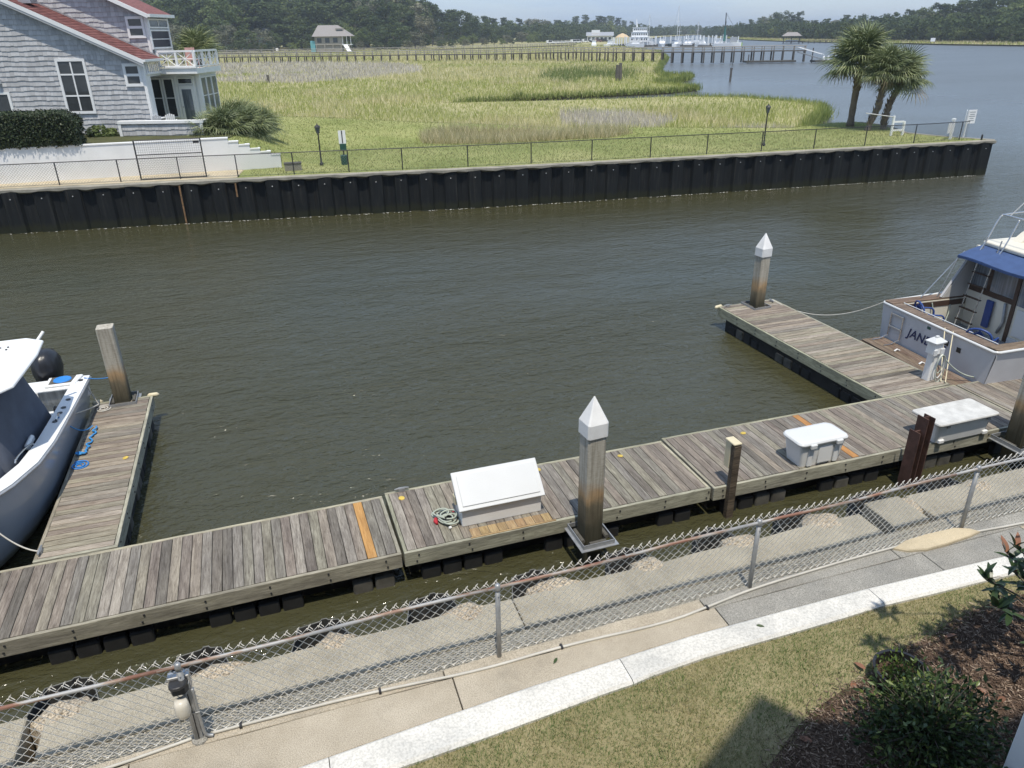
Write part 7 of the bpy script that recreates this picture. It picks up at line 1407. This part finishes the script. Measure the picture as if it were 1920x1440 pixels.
# old piles standing alone
def cluster(x, y, h, label, n, z=.1):
    t = root('old_piling', (x, y, z), 0, label, 'piling'); r_ = random.Random(int(x))
    for i in range(n): a = 6.28 * i / n; MB().tube([(math.cos(a) * .38, math.sin(a) * .38, -.4), (math.cos(a) * .28, math.sin(a) * .28, h * r_.uniform(.78, 1.05))], [.24, .2], 7).obj('timber', M['pierwood'], t)
cluster(54.4, 114.4, 2.6, 'bunch of dark old piles standing in the marsh', 5); 
t = root('channel_marker', (71.98, 110.68, 0), 0, 'lone dark post with a thin rod in the river off the marsh', 'piling'); MB().tube([(0, 0, -1), (.05, 0, 1.55)], .17, 7).obj('timber', M['pierwood'], t); MB().tube([(.05, 0, 1.5), (.2, 0, 2.9)], .04, 4).obj('rod', M['dark_metal'], t); MB().box(-.1, .2, -.15, .15, 1.55, 1.75).obj('cap', M['pierwood'], t)
t = root('short_post', (2.73, 139.8, .2), 0, 'short dark post alone in the marsh grass', 'post'); MB().tube([(0, 0, -.2), (0, 0, 1.25)], .22, 7).obj('timber', M['pierwood'], t)
# boathouse on piles
t = root('boathouse', (277, 372, 0), -.6, 'open boathouse with hipped roof on piles in the river', 'boathouse')
for x in (-4, 0, 4):
    for y in (-3, 3): MB().tube([(x, y, -1), (x, y, 3.6)], .16, 6).obj('pile', M['pierwood'], t)
MB().loft([[(-5, -4, 3.5), (5, -4, 3.5), (5, 4, 3.5), (-5, 4, 3.5)], [(-2.5, -.3, 5.3), (2.5, -.3, 5.3), (2.5, .3, 5.3), (-2.5, .3, 5.3)]]).obj('roof', M['far_roof'], t)
MB().box(-4.5, 4.5, -3.5, 3.5, .9, 1.1).obj('deck', M['pierwood'], t); MB().prism([(-3, .5), (3, .5), (3.6, 1.6), (-3, 1.6)], -1, 1, axis='y').obj('moored_boat', M['far_white'], t)
pier('short_pier', [(281, 370), (300, 362), (325, 352)], lambda s: 1.2, 3.0, 'low pier between the boathouse and the far bank', 1, rails=False)

# ---------------------------------------------------------------- marina
def hullmb(L, B, H, mat, parent, name='hull'):
    s = []
    for f in (0, .3, .6, .85, 1.0): b = B / 2 * (1 if f < .6 else 1 - ((f - .6) / .4) ** 2 * .97); s.append([(L * (f - .5), -b, H * (1 + .25 * f)), (L * (f - .5), -b * .85, -.2), (L * (f - .5), b * .85, -.2), (L * (f - .5), b, H * (1 + .25 * f))])
    return MB().loft(s).obj(name, mat, parent)
t = root('tour_boat', (187.5, 371, 0), -.45, 'white three deck tour boat moored in the distant marina', 'boat')
hullmb(13, 6, 1.8, M['far_white'], t); 
for k, (x0, x1, z0) in enumerate(((-5, 3.8, 2.0), (-4.6, 3.4, 4.3), (-4.0, 3.0, 6.4))):
    o = MB().box(x0, x1, -2.9 + .15 * k, 2.9 - .15 * k, z0, z0 + 2.2).obj('deck_house', M['far_white'], t)
    for i in range(7): w_ = (x1 - x0) / 7.4; MB().box(x0 + .4 + i * w_, x0 + .4 + i * w_ + w_ * .62, -2.93 + .15 * k, -2.9 + .15 * k, z0 + .9, z0 + 1.6).obj('window', M['far_glass'], o)
    MB().box(x0 - .5, x1 + .5, -3.1 + .15 * k, 3.1 - .15 * k, z0 + 2.2, z0 + 2.3).obj('deck', M['far_white'], t)
MB().tube([(-2, 0, 8.8), (-2.4, 0, 12.4)], [.35, .12], 6).obj('mast', M['far_white'], t)
def sailboat(x, y, h, rz, label, hull):
    t = root('sailboat', (x, y, 0), rz, label, 'sailboat', 'sailboats in the distant marina'); hullmb(10, 3, 1.1, hull, t); MB().box(-1.5, 2, -.9, .9, 1.3, 1.9).obj('cabin', M['far_white'], t); MB().tube([(.8, 0, 1.2), (.8, 0, h)], .11, 6).obj('mast', M['far_white'], t); MB().tube([(.8, 0, 2.4), (-3.8, 0, 2.5)], .13, 6).obj('boom', M['blue_canvas'], t); MB().tube([(.8, -1, h * .6), (.8, 1, h * .6)], .05, 4).obj('spreader', M['far_white'], t)
    for x_ in (5, -5): MB().tube([(.8, 0, h), (x_, 0, 1.3)], .025, 3).obj('stay', M['dark_metal'], t)
sailboat(204, 365, 18.2, .5, 'sailboat with the tallest white mast and dark hull', M['far_dark']); sailboat(196, 380, 14.5, .3, 'sailboat with the second tallest mast, left of the tallest', M['far_white']); sailboat(232, 412, 10.5, .8, 'sailboat with a short mast among the white piles', M['far_white']); sailboat(236, 400, 11.5, .2, 'sailboat with a thin mast right of the white piles', M['far_white'])
# main floating dock of the marina with white piles
t = root('marina_dock', (0, 0, 0), 0, 'long marina dock lined with white piles in the distance', 'dock')
def mdock(a, b, n, h):
    L = math.hypot(b[0] - a[0], b[1] - a[1]); an = math.atan2(b[1] - a[1], b[0] - a[0]); Mx = Matrix.Translation((a[0], a[1], 0)) @ Matrix.Rotation(an, 4, 'Z'); MB().box(0, L, -1.2, 1.2, -.1, .6, M=Mx).obj('float', M['float_pale'], t); me = MB().tube([(0, 0, -1), (0, 0, h)], .24, 6).mesh('pile', M['far_white'])
    for i in range(n): inst('pile', me, t, (a[0] + (b[0] - a[0]) * (i + .5) / n, a[1] + (b[1] - a[1]) * (i + .5) / n, random.uniform(-.3, .3)))
mdock((172, 372), (196, 364), 12, 4.3); mdock((199, 350), (207, 324), 11, 4.6); mdock((178, 384), (212, 372), 14, 4.4); mdock((206, 372), (225, 340), 12, 4.4); mdock((190, 396), (240, 376), 14, 4.5)
def motorboat(x, y, L, rz, label, hull='far_white', top=2.6):
    t = root('motorboat', (x, y, 0), rz, label, 'motorboat', 'motorboats in the distant marina'); hullmb(L, L * .32, 1.2, M[hull], t); MB().prism([(-L * .25, 1.3), (L * .2, 1.3), (L * .08, top), (-L * .2, top)], -L * .12, L * .12, axis='y').obj('cabin', M['far_white'], t); MB().box(-L * .26, L * .1, -L * .13, L * .13, top + .5, top + .6).obj('hardtop', M['far_white'], t); MB().box(L * .02, L * .13, -L * .1, L * .1, top * .62, top * .8).obj('windscreen', M['far_glass'], t)
    for s in (-1, 1): MB().tube([(-L * .2, s * L * .1, top), (-L * .2, s * L * .1, top + .5)], .05, 4).obj('hardtop_post', M['far_white'], t)
for i, (x, y, L, rz, lb) in enumerate(((180, 362, 9, 2.6, 'white motorboat nearest the tour boat in the marina'), (192, 357, 10, -2.0, 'white motorboat with upturned bow at the end of the marina'), (198, 352, 8, .6, 'small white motorboat beside the dark sailboat'), (203, 338, 7, -1.0, 'small white boat at the near marina dock'), (206, 328, 7, .2, 'white boat at the outer corner of the marina dock'), (212, 366, 13, .9, 'large white cruiser behind the marina dock'), (175, 378, 8, .2, 'white motorboat close to the marsh edge in the marina'), (168, 384, 8, 1.2, 'white motorboat on the left side of the marina'), (224, 360, 9, 1.2, 'white motorboat among the right hand white piles'))): motorboat(x, y, L, rz, lb)
t = root('shrimp_boat', (205.5, 321, 0), -.5, 'shrimp boat with green nets hoisted between two tall rigs', 'boat'); hullmb(12, 4.2, 1.5, M['far_white'], t); MB().box(1, 4, -1.2, 1.2, 1.9, 4.0).obj('wheelhouse', M['alu'], t); MB().box(4.0, 4.02, -1.3, 1.3, 3.4, 4.2).obj('window', M['far_glass'], t)
MB().tube([(-1.5, 0, 1.8), (-1.5, 0, 10.5)], .16, 6).obj('mast', M['dark_metal'], t)
for s in (-1, 1): MB().tube([(-1.5, s * .6, 2), (-1.8, s * 1.9, 13.8)], .11, 5).obj('outrigger', M['dark_metal'], t); MB().loft([[( -1.6 + .5 * math.cos(a), s * 1.2 + .5 * math.sin(a), 2.4) for a in (0, 1.5, 3, 4.6)], [(-1.6 + .35 * math.cos(a), s * 1.3 + .35 * math.sin(a), 6) for a in (0, 1.5, 3, 4.6)], [(-1.7 + .12 * math.cos(a), s * 1.5 + .12 * math.sin(a), 8.6) for a in (0, 1.5, 3, 4.6)]]).obj('net', M['green_net'], t)
MB().tube([(-1.6, -1.9, 8.6), (-1.6, 1.9, 8.6)], .1, 5).obj('crossbar', M['far_white'], t)
for s in (-1, 1): MB().tube([(-1.8, s * 1.9, 13.6), (6.5, 0, 2)], .03, 3).obj('stay', M['dark_metal'], t)
t = root('lime_boat', (219, 335, 0), -.4, 'lime green hulled boat right of the shrimp boat', 'boat'); hullmb(6, 2.2, 1.2, M['lime'], t); MB().prism([(-1.4, 1.3), (1.0, 1.3), (.5, 2.6), (-1.4, 2.6)], -.7, .7, axis='y').obj('cabin', M['far_white'], t)
# marina buildings
t = root('marina_building', (243, 545, .5), -.42, 'low white marina building with pale metal roof', 'building'); MB().box(-9, 9, -5, 5, 0, 3.6).obj('wall', M['far_white'], t); MB().loft([[(-9.8, -6.5, 3.6), (9.8, -6.5, 3.6), (9.8, 6.5, 3.6), (-9.8, 6.5, 3.6)], [(-9.8, -.2, 6), (9.8, -.2, 6), (9.8, .2, 6), (-9.8, .2, 6)]]).obj('roof', M['alu'], t); MB().box(-6, 0, -2, 2, 5.4, 7.4).obj('roof_house', M['far_white'], t)
for i in range(6): MB().box(-8.3 + i * 2.9, -6.6 + i * 2.9, -5.06, -5, 1.0, 2.7).obj('window', M['far_glass'], t)
t = root('canopy_tent', (233, 487, .5), 0, 'tan peaked canopy beside the marina building', 'tent'); MB().lathe([(4.6, 2.8), (2.8, 4.2), (.3, 5.2)], n=12).obj('canopy', M['canvas_tan'], t)
for i in range(8): a = 6.28 * i / 8; MB().tube([(4.3 * math.cos(a), 4.3 * math.sin(a), 0), (4.3 * math.cos(a), 4.3 * math.sin(a), 2.9)], .15, 4).obj('pole', M['far_white'], t)
# parked cars and vans in front of the trees
def car(x, y, rz, col, label, van=False):
    t = root('parked_car', (x, y, .5), rz, label, 'car', 'vehicles parked beside the far marsh'); h = 2.1 if van else 1.45
    MB().prism([(-2.3, .35), (2.3, .35), (2.3, .95), (1.3, 1.0), (.8, h), (-1.8 if not van else -2.2, h), (-2.3, 1.0)], -.9, .9, axis='y').obj('body', col, t)
    MB().prism([(-1.6, 1.02), (1.1, 1.02), (.7, h - .08), (-1.5, h - .08)], -.92, .92, axis='y').obj('window', M['far_glass'], t)
    for xx in (-1.4, 1.4):
        for yy in (-.8, .8): MB().lathe([(.34, -.1), (.34, .1)], n=8).obj('wheel', M['black_plastic'], t, loc=(xx, yy, .34), rot=(R(90), 0, 0))
r5 = random.Random(8); cols = [M['far_white'], M['far_white'], M['alu'], M['far_white'], M['dark_metal'], M['redroof']]
names_ = {}
for i in range(17):
    f = i / 16; x = 176 + (236 - 176) * f; y = 473 + (522 - 473) * f + r5.uniform(-8, 5); c_ = cols[r5.randrange(6)]; nm_ = {M['far_white'].name: 'white', M['alu'].name: 'silver', M['dark_metal'].name: 'dark', M['redroof'].name: 'red'}[c_.name]
    van_ = r5.random() < .4; k_ = nm_ + (' van' if van_ else ' car'); j_ = names_.get(k_, 0); names_[k_] = j_ + 1; car(x, y, r5.uniform(-.6, .3), c_, ('leftmost', 'second', 'third', 'fourth', 'fifth', 'sixth', 'seventh', 'eighth')[j_] + ' ' + k_ + (' from the left' if j_ else '') + ' before the trees left of the marina', van_)
# houses among the trees at the left
def farhouse(x, y, rz, wl, label, s=1.0):
    t = root('waterfront_house', (x, y, .5), rz, label, 'house')
    for i in range(5):
        for j in range(2): MB().tube([(-7 + 3.5 * i, -5 + 10 * j, 0), (-7 + 3.5 * i, -5 + 10 * j, 3)], .25, 5).obj('pile', M['tanwall'], t)
    MB().box(-7.5, 4, -5, 5, 2.8, 6.2).obj('wall', wl, t); MB().box(4, 8, -5, 3, 2.7, 3.0).obj('porch', M['far_white'], t); MB().box(-7, 3.5, -4.5, 4.5, 0, 2.7).obj('wall', M['tanwall'], t)
    MB().loft([[(-8.5, -6, 6.2), (9, -6, 6.2), (9, 6, 6.2), (-8.5, 6, 6.2)], [(-6, -.4, 10.6), (2.5, -.4, 10.6), (2.5, .4, 10.6), (-6, .4, 10.6)]]).obj('roof', M['far_roof'], t)
    d = MB().prism([(1.5, 7.2), (5, 7.2), (5, 9.4), (1.5, 9.4)], -3.4, .5, axis='y').obj('dormer', M['tanwall'], t); MB().box(1.9, 4.6, -3.46, -3.4, 7.8, 8.9).obj('window', M['far_glass'], d)
    for i in range(3): MB().box(-6.5 + i * 3.4, -4.6 + i * 3.4, -5.06, -5, 3.7, 5.6).obj('window', M['far_glass'], t)
    for x_ in (4.3, 6.1, 7.8): MB().box(x_ - .12, x_ + .12, -5.0, -4.76, 3.0, 6.2).obj('porch_post', M['far_white'], t)
    MB().add([(4.5, -5.2, 2.9), (6.2, -5.2, 2.9), (8.2, -8.6, 0), (6.5, -8.6, 0), (4.5, -5.2, 2.5), (6.2, -5.2, 2.5), (8.2, -8.9, 0), (6.5, -8.9, 0)], [(0, 1, 2, 3), (4, 7, 6, 5), (0, 3, 7, 4), (1, 5, 6, 2)]).obj('stair', M['far_white'], t); MB().box(-9.5, -7.5, -5, 2, 0, 4.5).obj('annex', M['turq'], t)
farhouse(37, 368, -.2, M['tanwall'], 'tan raised house with grey hip roof and turquoise annex at the tree edge'); farhouse(8.5, 436, -.1, M['turq'], 'turquoise house mostly hidden behind trees'); farhouse(-16, 440, .2, M['far_white'], 'pale house hidden in the trees right of the palmettos')
t = root('waterway_sign', (283, 283, .2), -.6, 'small white board on posts at the far shore', 'sign'); MB().box(-.9, .9, -.1, .1, 1.0, 2.4).obj('board', M['far_white'], t)
for x_ in (-.7, .7): MB().tube([(x_, .15, -.5), (x_, .15, 2.4)], .12, 5).obj('post', M['pierwood'], t)
tag(MB().prism([(286, 268), (294, 262), (300, 275), (292, 284)], .3, .42).obj('sand_spit', M['sandstrip']), kind='structure')
t = root('channel_buoy', (196, 222, 0), 0, 'small pale channel marker in the river beside the palms', 'marker'); MB().tube([(0, 0, -.5), (0, 0, 2.2)], .12, 5).obj('post', M['far_white'], t); MB().box(-.5, .5, -.05, .05, 1.6, 2.6).obj('board', M['far_white'], t)
# ---------------------------------------------------------------- planting bed by the building
M['bushleaf'] = leafmat('glossy bush leaves', [(0, (.022, .04, .018)), (.5, (.045, .075, .028)), (.85, (.085, .125, .04)), (1, (.17, .21, .06))], .15, .32, 0)
M['magleaf'] = leafmat('magnolia leaves', [(0, (.020, .040, .020)), (.6, (.038, .065, .028)), (1, (.065, .09, .04))], .05, .28, .35)
M['magleaf_brown'] = leafmat('brown magnolia leaves', [(0, (.17, .085, .055)), (1, (.25, .12, .075))], .05, .5, .2)
def leafshape(name, mat, L=1.0, w_=.36, curl=.12):
    mb = MB(); n = 5; V = []; F = []
    for i in range(n + 1):
        f = i / n; ww = w_ / 2 * math.sin(math.pi * min(.97, .08 + f * .92)) ** .8; z = -curl * f * f; V += [(f * L, -ww, z + .22 * ww), (f * L, 0, z), (f * L, ww, z + .22 * ww)]
        if i: a = (i - 1) * 3; F += [(a, a + 3, a + 4, a + 1), (a + 1, a + 4, a + 5, a + 2)]
    return mb.add(V, F).mesh(name, mat)
def leafspray(P, D, s, aspect=.42):
    """real little leaves: folded along the midrib, pointing along D"""
    n = len(P); D = D / np.linalg.norm(D, axis=1)[:, None]; t = np.cross(D, rng.normal(size=(n, 3))); t /= np.linalg.norm(t, axis=1)[:, None]; nn = np.cross(D, t); s = s[:, None]
    V = np.stack([P, P + D * s * .45 + t * s * aspect * .5 + nn * s * .07, P + D * s, P + D * s * .45 - t * s * aspect * .5 + nn * s * .07, P + D * s * .5], 1).reshape(-1, 3)
    b = np.arange(n)[:, None] * 5; F = np.concatenate([b + [0, 1, 4], b + [1, 2, 4], b + [2, 3, 4], b + [3, 0, 4]], 1).reshape(-1, 3); return V, F
t = root('laurel_bush', (4.86, 3.34, NZ - .03), 0, 'round dark green glossy bush in the mulch bed', 'shrub')
mb = MB(); Ps = []; Ds = []; r3 = random.Random(4)
for i in range(120):
    a = i * 2.39996; el = math.asin(min(1, .05 + .95 * ((i + .5) / 120))) ; rad = r3.uniform(.54, .78) * (1.12 if r3.random() < .16 else 1); d = Vector((math.cos(a) * math.cos(el), math.sin(a) * math.cos(el), math.sin(el))); e = Vector((d.x * rad * .95, d.y * rad * .80, .18 + d.z * rad * .78))
    mb.tube([(0, 0, .05), (e.x * .5, e.y * .5, .12 + e.z * .55), tuple(e)], [.010, .006, .002], 4, caps=False)
    for k in range(34):
        f = .45 + .57 * (k / 34); p = Vector((e.x * f, e.y * f, e.z * f ** .8)) + Vector((r3.gauss(0, .055), r3.gauss(0, .055), r3.gauss(0, .05))); Ps.append(p); Ds.append(Vector((d.x + r3.gauss(0, .9), d.y + r3.gauss(0, .9), d.z * .5 + .25 + r3.gauss(0, .7))))
Ps, Ds = np.array(Ps), np.array(Ds); V, F = leafspray(Ps, Ds, rng.uniform(.04, .085, len(Ps)))
tag(inst('foliage', fast_mesh('foliage', V, F, M['bushleaf']), t), kind='stuff'); mb.obj('branches', M['bark'], t)
# ring of a nursery pot rim behind the bush with a small bright plant
t = root('nursery_pot', (5.22, 4.02, NZ - .06), 0, 'black nursery pot rim with small bright green plant in the mulch', 'pot')
mb = MB(); mb.loft([[(r_ * math.cos(2 * math.pi * k / 24), r_ * math.sin(2 * math.pi * k / 24), z) for k in range(24)] for r_, z in ((.20, 0), (.24, .20), (.262, .20), (.262, .235), (.235, .235), (.215, .06))], caps=False); mb.obj('pot', M['black_plastic'], t, smooth=False); MB().lathe([(.22, .10), (.22, .12), (.05, .14)], n=16).obj('soil', M['mulch'], t)
Ps = np.c_[rng.normal(0, .11, 420), rng.normal(0, .11, 420), .12 + rng.uniform(0, .16, 420)]; V, F = leafspray(Ps, np.c_[rng.normal(0, .6, 420), rng.normal(0, .6, 420), rng.uniform(.2, 1.2, 420)], rng.uniform(.03, .06, 420)); M['brightleaf'] = leafmat('bright leaves', [(0, (.06, .10, .025)), (1, (.16, .22, .05))], .25, .5, 0); tag(inst('foliage', fast_mesh('foliage', V, F, M['brightleaf']), t), kind='stuff')
# magnolia reaching in from the right: every big leaf a part
t = root('magnolia', (6.80, 3.66, NZ - .03), 0, 'young magnolia with large leathery leaves at the right edge', 'tree')
lm = [leafshape('leaf', M['magleaf'], 1, .36, .1), leafshape('leaf', M['magleaf'], 1, .32, .25)]; lb = leafshape('leaf', M['magleaf_brown'], 1, .34, .15)
tw = MB(); tw.tube([(0, 0, -.1), (.02, .02, .9), (-.02, 0, 1.7), (-.2, -.1, 2.9), (-.5, -.3, 3.6)], [.045, .04, .035, .025, .015], 7); cnt = 0; r4 = random.Random(12)
tips = [(-.62, .52, .95), (-.70, .30, .80), (-.50, .25, 1.12), (-.30, .62, 1.12), (-.05, .55, .95), (-.2, .1, 1.5), (.1, .2, 1.75), (.45, .2, 1.3), (.4, .6, 1.0), (-.15, -.35, 1.25), (.35, -.3, 1.45), (-.55, -.1, .62), (.1, .75, .7), (-.35, .55, .58), (.55, -.1, .8), (-.45, .45, 1.35), (-1.9, -.85, 3.6), (-1.5, -.6, 3.75), (-1.2, -.9, 3.9), (-1.0, -.45, 3.7), (-.75, -.75, 4.0), (-1.75, -.45, 3.95), (-.4, -.4, 3.6), (-1.3, -.2, 4.2)]
for i, tip in enumerate(tips):
    b = Vector((0, 0, tip[2] * .55)); e = Vector(tip); tw.tube([tuple(b), tuple(b.lerp(e, .5) + Vector((0, 0, .05))), tuple(e)], [.014, .010, .006], 5)
    for k in range(11):
        az = k * 2.4 + i; el = R(72 - 8.5 * k) if k < 11 else R(-20); p = e - (e - b).normalized() * .022 * k; br = k == 2 and i % 3 == 0
        o = inst('leaf', lb if br else r4.choice(lm), t); o.matrix_local = Matrix.Translation(p) @ aim(az, el, r4.uniform(-.5, .5)) @ Matrix.Scale(r4.uniform(.15, .22), 4); cnt += 1
        if br: o['label'] = 'browned magnolia leaf'
tw.obj('branches', M['bark'], t)
# clump of ornamental grass at the bottom edge
t = root('grass_clump', (3.22, 3.16, NZ - .03), 0, 'clump of arching green ornamental grass at the bottom edge', 'plant')
V = []; F = []
for i in range(220):
    a = r4.uniform(0, 6.28); L = r4.uniform(.22, .42); d = Vector((math.cos(a), math.sin(a), 0)); s = Vector((-d.y, d.x, 0)) * .004; b = d * r4.uniform(0, .06); k = len(V)
    for f, h in ((0, 0), (.35, .62), (.75, .72), (1, .45)): q = b + d * L * f * .9 + Vector((0, 0, L * h)); ww = (1 - f * .85); V += [tuple(q - s * ww), tuple(q + s * ww)]
    F += [(k, k + 1, k + 3, k + 2), (k + 2, k + 3, k + 5, k + 4), (k + 4, k + 5, k + 7, k + 6)]
M['ornam'] = leafmat('ornamental grass', [(0, (.06, .085, .025)), (1, (.20, .22, .08))], .3, .5, 0); tag(MB().add(V, F).obj('foliage', M['ornam'], t), kind='stuff')
# fallen leaves
lf = leafshape('fallen_leaf', M['magleaf_brown'], .13, .055, .03); lf2 = leafshape('fallen_leaf', M['bushleaf'], .08, .03, .02)
for i, (x, y, z, m_, lb_) in enumerate(((6.15, 4.35, .0, lf, 'brown fallen leaf in the mulch under the magnolia shadow'), (5.02, 4.25, .02, lf, 'orange brown fallen leaf behind the nursery pot'), (6.05, 3.55, .0, lf, 'brown fallen leaf right of the bush'), (5.9, 3.72, .0, lf, 'brown leaf near the right end of the mulch'), (4.75, 4.12, .0, lf, 'tan fallen leaf left of the nursery pot'), (3.98, 3.72, .0, lf, 'pale leaf near the lawn edge'), (2.15, 5.38, .02, lf2, 'small olive leaf lying on the warm concrete slab'), (4.35, 5.12, .03, lf2, 'dark small leaf lying on the white curb'))):
    o = inst('fallen_leaf', m_, None, (x, y, NZ - .004 + z), (random.uniform(-.3, .3), random.uniform(-.3, .1), i * 1.7)); tag(o, lb_, 'leaf', 'fallen leaves on the ground')

# ---------------------------------------------------------------- the building the view is taken from (its gable casts the shadow on the lawn)
t = root('seaside_building', (0, 0, 0), 0, 'shingled building behind the viewpoint, its white porch post at the lower right corner', 'building')
k_ = 1 / math.tan(R(SUN_EL)); sx_ = k_ * math.sin(R(SUN_AZ)); sy_ = k_ * math.cos(R(SUN_AZ)); WY = -.45
def roofpt(X_, Y_): h = (Y_ - WY) / sy_; return (X_ - h * sx_, NZ + h)
shp = [roofpt(2.20, 3.42), roofpt(2.89, 3.80), roofpt(3.86, 4.33), roofpt(4.08, 3.96), roofpt(4.7, 3.66), roofpt(5.12, 3.28), roofpt(6.1, 3.36), roofpt(14, 3.36)]
poly = [(-12, NZ - .2), (-12, shp[0][1] - .6), (shp[0][0] - .9, shp[0][1] - .6)] + shp + [(shp[-1][0], NZ - .2)]
MB().prism(poly, -9, WY, axis='y').obj('wall', M['shingle'], t)
for i, (a, b) in enumerate(zip(shp, shp[1:])): MB().prism([(a[0], a[1]), (b[0], b[1]), (b[0], b[1] + .03), (a[0], a[1] + .03)], -9, WY + .01, axis='y').obj('roof', M['redroof'], t)
MB().box(5.05, 5.40, 2.45, 2.80, NZ - .05, 4.6).obj('porch_post', M['white_paint'], t, bevel=.01)
# ---------------------------------------------------------------- haze over the river
HAZE = 0.0003
if HAZE:
    m = bpy.data.materials.new('river haze'); m.use_nodes = True; tt_ = m.node_tree; tt_.nodes.clear(); o_ = tt_.nodes.new('ShaderNodeOutputMaterial'); v_ = tt_.nodes.new('ShaderNodeVolumePrincipled')
    v_.inputs['Color'].default_value = (.80, .87, .95, 1); v_.inputs['Density'].default_value = HAZE; v_.inputs['Anisotropy'].default_value = .2; tt_.links.new(v_.outputs[0], o_.inputs['Volume'])
    hz = MB().box(-S - 10, S + 10, -320, S + 10, -2.5, 36).obj('haze', m); tag(hz, kind='stuff')
